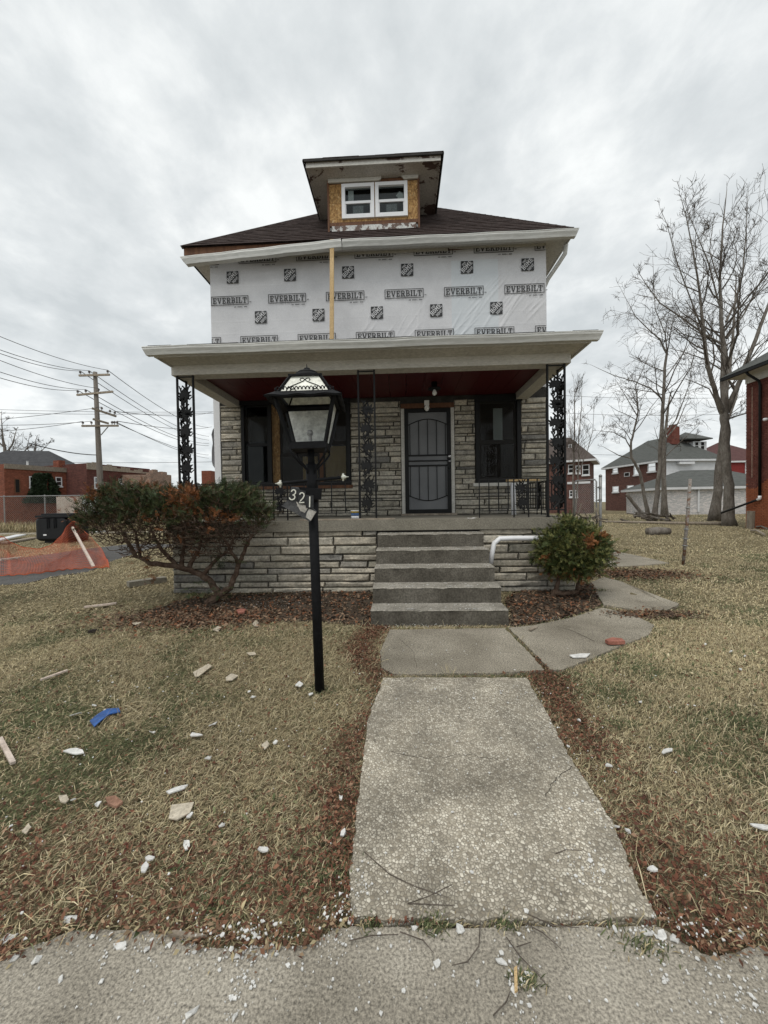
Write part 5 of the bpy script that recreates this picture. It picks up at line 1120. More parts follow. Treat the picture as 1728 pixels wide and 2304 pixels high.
for i in range(9): a, b = A3.lerp(B3, i/9), A3.lerp(B3, (i+1)/9); wbox(mb, fc, V((a.x, a.y, 4.99)), V((b.x, b.y, 5.2 + .5*abs(math.sin(i*2.3)))), -.4, -.002)
obj('broken_wall_top', mb, m['brickpale'], t)
# dark roofed house behind
A4, B4 = aty(*c0(-420, 1230), 51), aty(*c0(480, 1230), 54)
t, fc = block('far_house', 'far house with a dark roof behind the orange brick building', A4, B4, 9, 6.9, 'brickdk', 'house')
hip(t, [V((A4.x, A4.y, 0)), V((B4.x, B4.y, 0)), V((B4.x, B4.y, 0)) - fc[3]*9, V((A4.x, A4.y, 0)) - fc[3]*9], 6.9, 3.6, 'darkroof'); 
obj('vent_pipe', MB().tube([aty(*c0(214, 1140), 51) , aty(*c0(214, 1098), 51)], .12, 8), m['siding'], t)
A4, B4 = aty(*c0(1420, 1260), 90), aty(*c0(1620, 1260), 92)
t, fc = block('far_house', 'distant grey roofed house between the shrub and the porch', A4, B4, 9, 3.4, 'siding', 'house'); hip(t, [V((A4.x, A4.y, 0)), V((B4.x, B4.y, 0)), V((B4.x, B4.y, 0)) - fc[3]*9, V((A4.x, A4.y, 0)) - fc[3]*9], 3.4, 4.2, 'grayshingle')
qc = aty(*c0(1605, 1255), 86); obj('chimney', MB().box(qc.x - 1.1, qc.x + 1.1, 86, 88, 2, aty(*c0(1605, 1172), 86).z), m['brickor'], t)
A5, B5 = gnd(128, 1182), gnd(230, 1182); A5, B5 = aty(128, 1165, 33), aty(232, 1165, 34)
zt = aty(150, 1117, 33).z
t, fc = block('low_wall', 'low stucco garden wall with peeling pink and white paint behind the fence', A5, B5, .4, zt, 'stucco', 'wall')
obj('white_panel', wbox(MB(), fc, plane_at(186, 1165, fc[1], fc[3]), plane_at(231, 1117, fc[1], fc[3]), .002, .03), m['siding'], t)
# -- right: the neighbour's brick house
NX, NY = 16.0, 18.6
nb = thing('brick_house', (NX + 3, 13, 0), 'red brick house at the right edge with a black downspout', 'house')
obj('wall', MB().box(NX + .02, NX + 9, 7, NY - .02, -.3, 6.95), m['brickmortar'], nb)
b1, b2 = MB(), MB(); rb = random.Random(8)
for k in range(92):
    z = k*.0755; y = NY - (0 if k % 2 else .11)
    if k % 2 == 0: (b2 if z < 2.0 else b1).box(NX - .001, NX + .08, y, NY, z, z + .066)
    while y > 15.4:
        o = rb.uniform(-.003, .004); (b2 if z < 2.0 + .25*math.sin(y*3) else b1).box(NX - o, NX + .05, y - .211, y - .01, z, z + .066); y -= .221
obj('bricks', b1, m['brickpc'], nb, kind='stuff'); obj('lower_bricks', b2, m['brickpo'], nb, kind='stuff')
obj('mortar_smear', MB().box(NX - .012, NX - .006, NY - .34, NY - .30, 2.3, 6.4), m['brickpale'], nb)
tip = atx(1650, 858, NX - .62)
ez = 6.98; obj('eave_soffit', MB().box(NX - .55, NX + 9, 7, NY + .5, ez, ez + .03).box(NX - .04, NX, 7, NY, 6.62, ez), m['white'], nb)
obj('gutter', MB().box(NX - .68, NX - .56, 7, NY + .62, ez - .02, ez + .13), m['frame'], nb)
obj('roof', MB().quad((NX - .7, NY + .65, ez + .12), (NX - .7, 6.5, ez + .12), (NX + 4.5, 10, ez + 3.6), (NX + 4.5, NY - 4.5, ez + 3.6)).quad((NX + 9.6, NY + .65, ez + .12), (NX - .7, NY + .65, ez + .12), (NX + 4.5, NY - 4.5, ez + 3.6)), m['grayshingle'], nb)
dpy = atx(1709, 900, NX - .1).y; zel = atx(1709, 1122, NX - .1).z
nd = obj('downspout', MB().tube([(NX - .58, dpy + .1, ez - .02), (NX - .5, dpy + .06, ez - .15), (NX - .12, dpy, ez - .45), (NX - .08, dpy, ez - .65), (NX - .08, dpy, zel + .12)], .055, 8), m['frame'], nb, smooth=True)
e0 = V((NX - .08, dpy, zel + .13)); e1 = atx(1660, 1153, NX - .35)
obj('elbow', MB().tube([e0, V((NX - .08, dpy, zel)), V((NX - .10, dpy + .09, zel - .05))], .062, 8), m['vinyl'], nd, smooth=True)
obj('downspout_extension', MB().tube([V((NX - .10, dpy + .08, zel - .045)), V((NX - .3, 19.6, .66))], .05, 8), m['frame'], nb, smooth=True)
sq = atx(1722, 944, NX - .15); obj('security_light', MB().lathe((sq.x, sq.y, sq.z - .06), [(.05,0),(.09,.05),(.07,.12)], 10), m['vinyl'], nb, smooth=True)
# -- white sided and brick house with dormer
Cc, Cl, Cr = atz(1498, 1034, 6.1), atz(1362, 1053, 6.1), atz(1625, 1033, 6.1)
wh = thing('far_house', (Cc.x, Cc.y, 0), 'large far house with brick and white sided walls, a dormer and a chimney', 'house'); C4 = Cl + Cr - Cc
base = [V((p.x, p.y, 0)) for p in (Cl, Cc, Cr, C4)]
fb, fw_ = facade(wh, base[0], base[1]), facade(wh, base[1], base[2])
obj('wall', MB().prism([base[0] - fb[3]*.02, base[1] - fb[3]*.02, (base[1]+base[2])/2, C4 - V((0,0,C4.z))], (0, 0, 6.1)), m['brickred'], wh, fixn=True)
sd_ = MB(); nrow = 34
for i in range(nrow):
    z = i*.18; a, b = base[1] + fw_[3]*.05, base[2] + fw_[3]*.05; sd_.quad(a + V((0,0,z)) + fw_[3]*.03, b + V((0,0,z)) + fw_[3]*.03, b + V((0,0,z + .18)), a + V((0,0,z + .18))); sd_.quad(a + V((0,0,z)), b + V((0,0,z)), b + V((0,0,z)) + fw_[3]*.03, a + V((0,0,z)) + fw_[3]*.03)
obj('siding', sd_, m['siding'], wh)
rf = hip(wh, base, 6.1, 3.3, 'grayshingle', .45)
def cc(x, y): return 1250 + .2881*x, 780 + .2881*y
for w_ in ((447,945,490,985),(612,915,655,1000),(722,905,785,972),(447,1092,495,1135),(560,1085,612,1175),(722,1075,785,1160)): window(fb, *cc(w_[0], w_[1]), *cc(w_[2], w_[3]))
window(fb, *cc(538,985), *cc(580,1012), 'siding', 'interior', False, False, .06)
awq = wbox(MB(), fw_, plane_at(*cc(940,903), fw_[1], fw_[3]), plane_at(*cc(1057,920), fw_[1], fw_[3]), .04, .55); obj('awning', awq, m['siding'], wh); window(fw_, *cc(945,920), *cc(1050,948), 'siding', 'interior', False, False, .05)
# its dormer and chimney, built forward of the roof plane
nq = base[1] - fw_[3]*1.6; dpl = (wh, nq, fw_[2], fw_[3])
dmb = wbox(MB(), dpl, plane_at(*cc(1075,740), nq, fw_[3]), plane_at(*cc(1180,812), nq, fw_[3]), -3, 0); obj('dormer_wall', dmb, m['siding'], wh)
for x0_, x1_ in ((1083,1118), (1128,1163)): window(dpl, *cc(x0_,742), *cc(x1_,806), 'siding', 'interior', False, True, .07)
a, b, c = plane_at(*cc(1005,738), nq, fw_[3]), plane_at(*cc(1200,722), nq, fw_[3]), plane_at(*cc(1095,676), nq, fw_[3]); zz = max(a.z, b.z) - .05
e = fw_[3]*.5; obj('dormer_roof', MB().prism([V((a.x,a.y,zz)) + e, V((b.x,b.y,zz)) + e, V((b.x,b.y,zz)) - fw_[3]*3, V((a.x,a.y,zz)) - fw_[3]*3], (0,0,.12)).quad(V((a.x,a.y,zz+.12)) + e, V((b.x,b.y,zz+.12)) + e, V((c.x,c.y,c.z+.4)) - fw_[3]*1.5).quad(V((b.x,b.y,zz+.12)) + e, V((b.x,b.y,zz+.12)) - fw_[3]*3, V((c.x,c.y,c.z+.4)) - fw_[3]*1.5).quad(V((a.x,a.y,zz+.12)) - fw_[3]*3, V((a.x,a.y,zz+.12)) + e, V((c.x,c.y,c.z+.4)) - fw_[3]*1.5), m['grayshingle'], wh)
obj('chimney', wbox(MB(), dpl, plane_at(*cc(920,760), nq, fw_[3]), plane_at(*cc(980,620), nq, fw_[3]), -1.0, -.2).add(wbox(MB(), dpl, plane_at(*cc(930,622), nq, fw_[3]), plane_at(*cc(968,603), nq, fw_[3]), -.9, -.3)), m['brickpc'], wh)
# white garage
G0, G1 = aty(1497, 1150, 36), aty(1700, 1140, 36); gdist = 36; ga = V((G0.x, 36, 0)); gb = V((ga.x + 10.5, 35.2, 0)); zg = aty(1560, 1097, 36).z
t, fg = block('garage', 'white painted brick garage with a grey hip roof behind the trees', ga, gb, 7, zg, 'paintbrick')
hip(t, [ga, gb, gb - fg[3]*7, ga - fg[3]*7], zg + .05, 1.75, 'grayshingle', .4)
obj('corner_pipe', wbox(MB(), fg, plane_at(*cc(1106,1110), ga, fg[3]), plane_at(*cc(1118,1290), ga, fg[3]), .01, .12), m['siding'], t)
# brick flat left of it and red house at the far right
K0, K1 = atz(1328, 1034, 6.0), atz(1180, 1044, 6.0)
t, fk = block('far_house', 'far brick house with a brown hip roof just right of the porch', K1, K0, 5, 6.0, 'brickred', 'house')
cs = [V((K1.x, K1.y, 0)), V((K0.x, K0.y, 0)), V((K0.x, K0.y, 0)) - fk[3]*5, V((K1.x, K1.y, 0)) - fk[3]*5]; hip(t, cs, 6.05, 3.0, 'brownroof', .6)
def ck(x, y): return c8(x, y)
for w_ in ((530,1380,600,1480),(620,1390,680,1480),(700,1380,790,1500),(545,1690,590,1770),(610,1690,650,1770)): window(fk, *ck(w_[0], w_[1]), *ck(w_[2], w_[3]), 'siding', 'interior')
obj('belt_course', wbox(MB(), fk, plane_at(*ck(520,1590), fk[1], fk[3]), plane_at(*ck(800,1605), fk[1], fk[3]), .002, .08), m['siding'], t)
q = plane_at(*ck(555,1160), fk[1], fk[3]); dk = (t, fk[1] - fk[3]*1.2, fk[2], fk[3]); obj('dormer_wall', wbox(MB(), dk, plane_at(*ck(470,1105), dk[1], fk[3]), plane_at(*ck(590,1215), dk[1], fk[3]), -3, 0), m['brownroof'], t); window(dk, *ck(535,1135), *ck(575,1190), 'siding', 'interior', False, False, .08)
R0, R1 = aty(1600, 1120, 55), aty(1760, 1120, 55)
t, fr_ = block('far_house', 'red walled far house with a dark red roof behind the garage', R0, R1, 9, aty(1660, 1037, 55).z, 'redwall', 'house')
hip(t, [V((R0.x,R0.y,0)), V((R1.x,R1.y,0)), V((R1.x,R1.y,0)) - fr_[3]*9, V((R0.x,R0.y,0)) - fr_[3]*9], aty(1660, 1037, 55).z, 3.2, 'redroof', .3)
obj('corner_board', wbox(MB(), fr_, plane_at(*cc(1478,895), fr_[1], fr_[3]), plane_at(*cc(1488,1000), fr_[1], fr_[3]), .01, .1), m['siding'], t)
# ================================================================== utility pole and wires
UY = 27.0; ub_ = aty(*c0(783,1350), UY); ut = aty(*c0(740,405), UY)
up_ = thing('utility_pole', (ub_.x, UY, 0), 'weathered wooden utility pole with five crossarms behind the fence', 'utility pole')
obj('pole', MB().tube([(ub_.x + .1, UY, -.3), ub_, ut.lerp(ub_, .5), ut], [.21,.20,.165,.13], 12), m['polewood'], up_, smooth=True)
arms = [((615,432),(852,425),0,0), ((598,583),(878,557),0,0), ((715,686),(905,750),-.6,.6), ((637,824),(920,822),0,0), ((722,770),(845,805),-.5,.3)]
ins = [[(625,),(695,),(838,)], [(605,),(668,),(768,)], [(790,),(855,),(893,)], [(645,),(712,),(872,),(890,),(912,)], []]
tips_ = {}
for i, ((xa, ya_), (xb, yb_), da, db) in enumerate(arms):
    a, b = aty(*c0(xa, ya_), UY - .18 + da), aty(*c0(xb, yb_), UY - .18 + db); ar = obj('crossarm', MB().bar(a, b, .11, .13), m['weathered'], up_)
    for (x,) in ins[i]:
        p = a.lerp(b, (x - xa)/(xb - xa)) + V((0, 0, .06)); obj('insulator', MB().lathe(p, [(.02,0),(.02,.10),(.085,.12),(.06,.17),(.085,.19),(.05,.25),(.03,.27)], 8), m['ceramic'], ar); tips_[(i, x)] = p + V((0, 0, .27))
obj('brace', MB().bar(aty(*c0(785,895), UY - .2), aty(*c0(842,828), UY - .25), .05), m['galv'], up_)
def wire(a, b, label, sag=.35, r=.016, n=14, group='power lines on the left'):
    a, b = V(a), V(b); obj('power_line', MB().tube([a.lerp(b, i/n) - V((0, 0, sag*4*(i/n)*(1 - i/n))) for i in range(n+1)], r, 4), m['wire'], label=label, cat='wire', group=group)
near = [((0,838), (0,96), 17), ((0,695), (0,200), 17), ((0,625), (0,228), 17)]; L1 = 'power line from the top crossarm running off the left edge'; L2 = 'power line from the top crossarm running away towards the house'
for o_, ((_, x), (q0, q1), Yn) in zip(('highest ', 'middle ', 'lowest '), near): p = tips_[(0, x)]; e = aty(*c0(q0, q1), Yn); d = e - p; wire(p, p + d*1.25, o_ + L1, .3)
for o_, (x, tgt) in zip(('highest ', 'middle ', 'lowest '), ((838, (1625,835)), (695, (1625,905)), (625, (1625,935)))): p = tips_[(0, x)]; wire(p, aty(*c0(*tgt), 75), o_ + L2, 1.0, .03)
L3 = 'power line from the second crossarm running off the left edge'; L4 = 'power line from the second crossarm running away towards the house'
for o_, (x, yq) in zip(('lowest ', 'middle ', 'highest '), ((605,418),(668,372),(768,282))): p = tips_[(1, x)]; d = aty(*c0(0, yq), 17) - p; wire(p, p + d*1.25, o_ + L3, .3)
for o_, (x, tgt) in zip(('lower ', 'upper '), ((605, (1625,978)), (668, (1625,960)))): wire(tips_[(1, x)], aty(*c0(*tgt), 75), o_ + L4, 1.0, .03)
L5 = 'thin level power line crossing behind the utility pole'
for o_, (ya_, yb_) in zip(('highest ', 'middle ', 'lowest '), ((688,712),(716,722),(1092,1100))): wire(aty(*c0(-250, ya_), 40), aty(*c0(1800, yb_), 44), o_ + L5, .2, .02)
L6 = 'power line from a lower crossarm running off the left edge'
for o_, ((i, x), yq) in zip(('highest ', 'lowest ', 'middle '), (((2,790),765), ((3,645),860), ((3,712),812))): p = tips_[(i, x)]; d = aty(*c0(0, yq), 24) - p; wire(p, p + d*1.2, o_ + L6, .1)
L7 = 'power line from a lower crossarm running away towards the house'
for o_, ((i, x), tg_) in zip(('lowest ', 'second lowest ', 'highest ', 'second highest '), (((3,890),(1625,1075)), ((3,872),(1625,1050)), ((2,893),(1650,716)), ((3,912),(1650,830)))): wire(tips_[(i, x)], aty(*c0(*tg_), 70), o_ + L7, .5, .025)
wire(aty(*c0(757,1050), UY), aty(*c0(225,957), 21), 'thick service cable running from the middle of the pole to the left', .15, .03, group=None)
for k, (ya_, yb_) in enumerate(((375,392),(512,520),(830,822))): wire(aty(*cc(-40, ya_), 60), aty(*cc(1500, yb_), 58), ('highest', 'middle', 'lowest')[k] + ' thin power line behind the bare trees on the right', .4, .022, group='power lines on the right')
# ================================================================== fences
FZ = aty(60, 1115.5, 25).z; cf = thing('chain_link_fence', (-20, 25, 0), 'tall chain link fence across the back of the lot on the left', 'fence')
fx0, fx1 = -32, -6.2
obj('top_rail', MB().tube([(fx0, 25, FZ), (fx1, 25, FZ - .1)], .035, 6), m['galv'], cf, smooth=True)
for x in (-30, -27.1, -24.2, -21.2, -18.3, -15.6, -12.6, -9.6, -6.6): obj('post', MB().tube([(x, 25.04, -.1), (x, 25.04, FZ + .06)], .038, 7), m['galv'], cf)
mb = MB(); k = .15
for i in range(int((fx1 - fx0)/k) + 20):
    for s in (1, -1):
        x = fx0 - (FZ if s > 0 else 0) + i*k; a0, a1 = x, x + s*FZ
        mb.tube([(a0, 25 + .004*s, 0), (a1, 25 + .004*s, FZ - .03)], .0048, 3, False)
obj('mesh', mb, m['galv'], cf)
obj('sign_post', MB().tube([(-15.5, 22.5, 0), aty(198, 1126, 22.5)], .03, 6), m['rustpipe'], label='short dark steel post in the weeds near the fence', cat='post')
a, b = gnd(1536, 1271), aty(1553, 1078, 8.05)
pp = thing('fence_post', a, 'leaning rusty grey pipe post standing alone in the right lawn', 'post')
obj('pipe', MB().tube([a - V((0,0,.1)), a.lerp(b, .5) + V((.012,0,0)), b], .030, 10), m['rustpipe'], pp, smooth=True)
for t_ in (.22, .30, .41, .66): c = a.lerp(b, t_); obj('clamp', MB().tube([c - (b-a).normalized()*.012, c + (b-a).normalized()*.012], .037, 10).bar(c, c + V((.05, -.02, .0)), .018), m['galv'], pp)
gy = 10.0; gt = thing('gate', (aty(1328, 1150, gy).x, gy, 0), 'open chain link gate on a thick pipe post behind the small shrub', 'gate')
g0, g1, zt_ = aty(1314, 1080, gy).x, aty(1342, 1080, gy).x, aty(1330, 1079, gy).z; gd = .55
def gpt(u, z): return V((g0 + (g1 - g0)*u, gy + gd*(1 - u), z))
obj('frame', MB().tube([gpt(0, .08), gpt(0, zt_ - .06), gpt(.06, zt_), gpt(.94, zt_), gpt(1, zt_ - .06), gpt(1, .08), gpt(0, .08)], .02, 8), m['galv'], gt, smooth=True)
mb = MB(); W_ = .66
for i in range(44):
    for s in (1, -1):
        zs = -W_ + i*.06; pts = []
        for u in np.linspace(0, 1, 12):
            z = zs + u*W_ if s > 0 else zs + (1-u)*W_
            if .1 < z < zt_ - .03: pts.append(gpt(u, z))
        if len(pts) > 1: mb.tube([pts[0], pts[-1]], .003, 3, False)
obj('mesh', mb, m['galv'], gt)
pA = aty(1351, 1072, gy - .05); obj('post', MB().tube([(pA.x - .02, gy - .05, -.1), pA], .036, 10), m['galv'], gt, smooth=True); obj('post_cap', MB().lathe(pA, [(.042,0),(.042,.02),(.03,.04),(.01,.055)], 10), m['galv'], gt, smooth=True)
for z in (pA.z - .3, pA.z - .62): obj('hinge', MB().tube([(pA.x - .01, gy - .05, z), (pA.x - .01, gy - .05, z + .05)], .044, 10).bar((pA.x - .02, gy - .05, z + .02), (g1, gy, z + .02), .03), m['galv'], gt)
# ================================================================== bin, orange netting, boards on the left lot
bc = gnd(117, 1222); BYc = bc.y
def bq(x, y, Y=None): return aty(.1808*x, 1080 + .1808*y, Y or BYc)
bn = thing('waste_bin', bc, 'black plastic waste bin tipped over beside the orange netting', 'bin')
def ringp(x0, x1, z0, z1, y, r):      # rounded rectangle in XZ
    o = []
    for cx, cz, a in ((x1-r, z0+r, -90), (x1-r, z1-r, 0), (x0+r, z1-r, 90), (x0+r, z0+r, 180)):
        for k in range(4): t = R_(a + 30*k); o.append(V((cx + r*math.cos(t), y, cz + r*math.sin(t))))
    return o
bx0, bx1, bz0, bz1 = bq(445, 755).x, bq(835, 755).x, bq(640, 760).z, bq(640, 470).z
def loft(mb, rings):
    n = len(rings[0]); b = len(mb.v)
    for r_ in rings: mb.v += [tuple(p) for p in r_]
    for i in range(len(rings)-1):
        for j in range(n): mb.f.append((b+i*n+j, b+i*n+(j+1)%n, b+(i+1)*n+(j+1)%n, b+(i+1)*n+j))
    mb.f.append(tuple(b + j for j in range(n))); mb.f.append(tuple(b + (len(rings)-1)*n + j for j in range(n-1, -1, -1))); return mb
w_ = bx1 - bx0
obj('body', loft(MB(), [ringp(bx0 + .10, bx1 - .10, bz0 + .10, bz1 - .06, BYc - .03, .10), ringp(bx0 + .03, bx1 - .03, bz0 + .03, bz1, BYc, .14), ringp(bx0, bx1, bz0, bz1, BYc + .08, .15), ringp(bx0 - .04, bx1 + .06, bz0 - .10, bz1 + .05, BYc + 1.0, .15)]), m['bin'], bn, smooth=False, fixn=True)
obj('rim', MB().box(bx0 + .06, bx1 + .16, BYc - .06, BYc + 1.1, bz1 + .015, bz1 + .10).box(bx0 + .16, bx1 + .20, BYc + .1, BYc + 1.2, bz1 + .10, bz1 + .17), m['bin'], bn)
for x in (.38, .60): obj('rib', MB().box(bx0 + w_*x, bx0 + w_*x + .05, BYc - .065, BYc - .03, bz1 - .42, bz1 - .02).box(bx0 + w_*x + .09, bx0 + w_*x + .12, BYc - .065, BYc - .03, bz1 - .40, bz1 - .02), m['bin'], bn)
obj('label', MB().box(bx0 + w_*.28, bx0 + w_*.38, BYc - .045, BYc - .032, bz0 + .22, bz0 + .28), m['vinyl'], bn)
for x in (bx0 + .25, bx1 - .15): obj('wheel', MB().tube([(x, BYc + .3, bz0 - .10), (x + .08, BYc + .3, bz0 - .10)], .16, 14), m['bin'], bn, smooth=False)
obj('axle_base', MB().box(bx0 + .28, bx1 - .05, BYc + .1, BYc + .6, .0, bz0 + .03), m['bin'], bn)
rows = [[(-90,1200,9.4),(0,1207,9.5),(30,1223,9.7),(72,1234,9.9),(108,1229,10.1),(136,1206,10.4),(154,1180,10.7),(172,1174,10.8),(192,1197,10.6),(226,1232,10.0),(242,1262,9.2)],
        [(-90,1226,0),(0,1238,0),(25,1256,0),(60,1268,0),(100,1270,0),(130,1263,0),(152,1250,0),(172,1236,0),(198,1240,0),(228,1258,0),(244,1268,0)],
        [(-90,1290,0),(0,1297,0),(30,1297,0),(62,1295,0),(100,1291,0),(130,1287,0),(152,1284,0),(172,1283,0),(198,1281,0),(226,1280,0),(246,1279,0)]]
G = np.array([[tuple(aty(a, b, y) if y else gnd(a, b) + V((0, 0, .03))) for a, b, y in r] for r in rows])
def surf(u, v_):      # u along 0..10, v down 0..2
    def catm(P, t): i = min(int(t), len(P)-2); f = t - i; p0_, p1_, p2_, p3_ = P[max(i-1,0)], P[i], P[i+1], P[min(i+2,len(P)-1)]; return .5*((2*p1_) + (-p0_+p2_)*f + (2*p0_-5*p1_+4*p2_-p3_)*f*f + (-p0_+3*p1_-3*p2_+p3_)*f**3)
    q = catm(np.array([catm(G[k], u) for k in range(3)]), v_); q[2] = max(q[2], float(gz(q[0], q[1])) + .035) + .010*math.sin(u*7 + v_*5); return q
nu, nv = 116, 26; S_ = [[surf(10*i/nu, 2*j/nv) for i in range(nu+1)] for j in range(nv+1)]
mb = MB()
for j in range(0, nv+1):
    t_ = .0038 if j not in (0, nv) else .012
    for i in range(nu):
        a, b = S_[j][i], S_[j][i+1]; mb.quad(a - (0,0,t_), b - (0,0,t_), b + (0,0,t_*.6), a + (0,0,t_*.6))
for i in range(0, nu+1):
    for j in range(nv):
        a, b = S_[j][i], S_[j+1][i]; mb.quad(a - (.0034,0,0), a + (.0034,0,0), b + (.0034,0,0), b - (.0034,0,0))
obj('safety_netting', mb, m['orange'], label='crumpled orange plastic safety netting draped over the driveway', cat='netting')
a, b = gnd(211, 1278), aty(163, 1187, 10.2)
m['palewood'] = MAT('pale_pink_wood', [(.50,.40,.33), (.66,.57,.50)], 6, .8, .2, 40)
obj('wooden_stake', MB().bar(a + V((0,0,.02)), b, .05), m['palewood'], label='long pale wooden stake leaning over the orange netting', cat='stake')
def ball(px0, px1, w, h, mat, label, cat, name, group=None, dz=.0, rot=(0,0,1)): a, b = gnd(*px0), gnd(*px1); return obj(name, MB().bar(a + V((0,0,h/2 + dz)), b + V((0,0,h/2 + dz)), w, h), m[mat], label=label, cat=cat, group=group)
ball((0, 1266), (50, 1260), .07, .04, 'palewood', 'pale lath across the netting at the left edge', 'lath', 'lath', dz=.05)
ball((150, 1211), (202, 1204), .07, .05, 'palewood', 'pale lath behind the leaning stake', 'lath', 'lath', dz=.1)
ball((-40, 1232), (48, 1210), .35, .05, 'siding', 'long white painted board left of the black bin', 'board', 'board', dz=.12)
ball((5, 1225), (80, 1212), .30, .06, 'weathered', 'grey weathered board lying left of the black bin', 'board', 'board', dz=.02)
ball((208, 1162), (235, 1182), .12, .05, 'siding', 'white board leaning in the weeds behind the large shrub', 'board', 'board', dz=.3)
ball((212, 1198), (236, 1196), .35, .04, 'siding', 'flat white board on the grass left of the large shrub', 'board', 'board')
ball((288, 1321), (372, 1309), .16, .09, 'porchc', 'broken concrete edging strip lying left of the porch wall', 'edging', 'concrete_edging')
ball((190, 1371), (262, 1362), .05, .02, 'palewood', 'thin pale lath on the grass left of the soil bed', 'lath', 'lath', dz=.02)
ball((92, 1540), (152, 1518), .022, .012, 'palewood', 'thin straw coloured lath on the left lawn', 'lath', 'lath', dz=.03)
ball((0, 1675), (30, 1732), .022, .014, 'palewood', 'pale stick at the left edge of the lawn', 'stick', 'stick', dz=.03)
# right lawn
a, b = gnd(1345, 1176), gnd(1625, 1182)
obj('fallen_pole', MB().tube([a + V((0,0,.08)), a.lerp(b, .33) + V((0,.1,.07)), a.lerp(b, .7) + V((0,-.1,.07)), b + V((0,0,.09))], [.05,.07,.08,.10], 7), m['weathered'], label='long thin fallen trunk lying across the right lawn', cat='log', smooth=True)
a, b = gnd(1458, 1203), gnd(1505, 1202)
lg = thing('log', a, 'short split log lying on the right lawn', 'log'); mb = MB().tube([a + V((0,0,.11)), a.lerp(b, .5) + V((0,0,.13)), b + V((0,0,.12))], [.16,.17,.14], 10); obj('trunk_piece', mb, m['bark'], lg, smooth=True)
obj('hollow', MB().tube([a.lerp(b, .55) + V((0,-.03,.22)), a.lerp(b, .95) + V((0,-.03,.20))], [.06,.05], 8), m['darkclod'], lg)
pile = thing('branch_pile', gnd(1460, 1174), 'heap of dead branches at the foot of the slender tree', 'branches'); rngp = np.random.RandomState(2)
pc = gnd(1462, 1174); obj('branch', MB().tube([aty(1410, 1112, 25.3), aty(1438, 1148, 25.2), aty(1464, 1174, 25.0)], [.10,.11,.13], 7), m['bark'], pile)
for k in range(15):
    c = pc + V((rngp.uniform(-2.0, 1.6), rngp.uniform(-.6,.6), .12 + rngp.uniform(0,.4))); d = V((rngp.uniform(-1,1), rngp.uniform(-.5,.5), rngp.uniform(-.15,.25)))*rngp.uniform(.8,1.5); obj('branch', MB().tube([c - d, c + V(rngp.normal(0,.08,3)), c + d], [.07,.055,.03], 5), m['bark' if k % 2 else 'twig'], pile)
jp = thing('scrap_heap', (aty(1320, 1165, 9.6).x, 9.7, 0), 'dark tangle of scrap and brush between the porch and the gate', 'scrap'); jc = aty(1322, 1166, 9.7)
for k in range(16):
    c = V((jc.x + rngp.uniform(-.28,.3), 9.7 + rngp.uniform(-.2,.2), rngp.uniform(.2, jc.z + .12))); d = V(rngp.normal(0,.16,3)); obj('brush_stem', MB().tube([c - d, c + V(rngp.normal(0,.04,3)), c + d], .014, 4), m['twig' if k % 3 else 'weathered'], jp)
a = gnd(1697, 1192); 
for k, (p, q) in enumerate((((1690,1196),(1720,1206)), ((1700,1188),(1728,1193)))): a, b = gnd(*p), gnd(*q); obj('fallen_branch', MB().tube([a + V((0,0,.05)), a.lerp(b,.5) + V((0,0,.12)), b + V((0,0,.05))], .04, 5), m['weathered' if k == 0 else 'bark'], label=('pale' if k == 0 else 'dark') + ' fallen branch at the foot of the brick house on the right', cat='branch')
obj('stump_post', MB().tube([atx(1688, 1190, NX - .5) - V((0,0,.2)), atx(1690, 1150, NX - .5)], .14, 9), m['weathered'], label='short grey wooden post beside the brick house on the right', cat='post')
# ================================================================== litter on lawn and paving, one object for each piece that shows
rngd = np.random.RandomState(6)
m['brownfrag'] = MAT('brown_fragment', [(.24,.13,.085), (.34,.20,.14)], 12, .9, .4, 60)
def where_paved(p):
    if p[1] < 2070 and p[0] > 1150: return 'right half of the garden walk'
    if p[1] < 2070: return 'left half of the garden walk'
    return 'pavement left of the walk' if p[0] < 760 else ('pavement just below the walk' if p[0] < 1330 else 'pavement right of the walk')
def where_lawn(p): return 'near the lamp post' if p[1] < 1620 else ('midway down' if p[1] < 1820 else 'close to the pavement')
def chip(px, size, th=.006, mat='flake', aspect=.6, ang=None, dz=.012, n=7):
    p = gnd(*px); a = rngd.uniform(0, 6.3) if ang is None else ang; c, s = math.cos(a), math.sin(a); pts = []
    for i in range(n):
        t = 2*math.pi*i/n + rngd.uniform(-.25,.25); r = rngd.uniform(.75, 1.1); u, v_ = size*.5*r*math.cos(t), size*.5*aspect*r*math.sin(t); pts.append(V((p.x + u*c - v_*s, p.y + u*s + v_*c, p.z + dz + rngd.uniform(-.004,.008))))
    return MB().prism(pts, (0, 0, th))
def flat(pxs, th, dz): return MB().prism([gnd(*p) + V((0, 0, dz + rngd.uniform(0, .01))) for p in pxs], (0, 0, th))
def l3(x, y): return (.5184*x, 1300 + .5184*y)
def r3(x, y): return (860 + .5232*x, 1300 + .5232*y)
def b5(x, y): return (.5184*x, 1900 + .5186*y)
def b6(x, y): return (760 + .5835*x, 1900 + .5838*y)
tp = [l3(390,645), l3(420,615), l3(460,592), l3(515,582), l3(523,600), l3(478,612), l3(440,640), l3(410,668)]
obj('blue_wrapper', flat(tp, .006, .022), m['blue'], label='crumpled blue plastic wrapper on the left lawn', cat='wrapper')
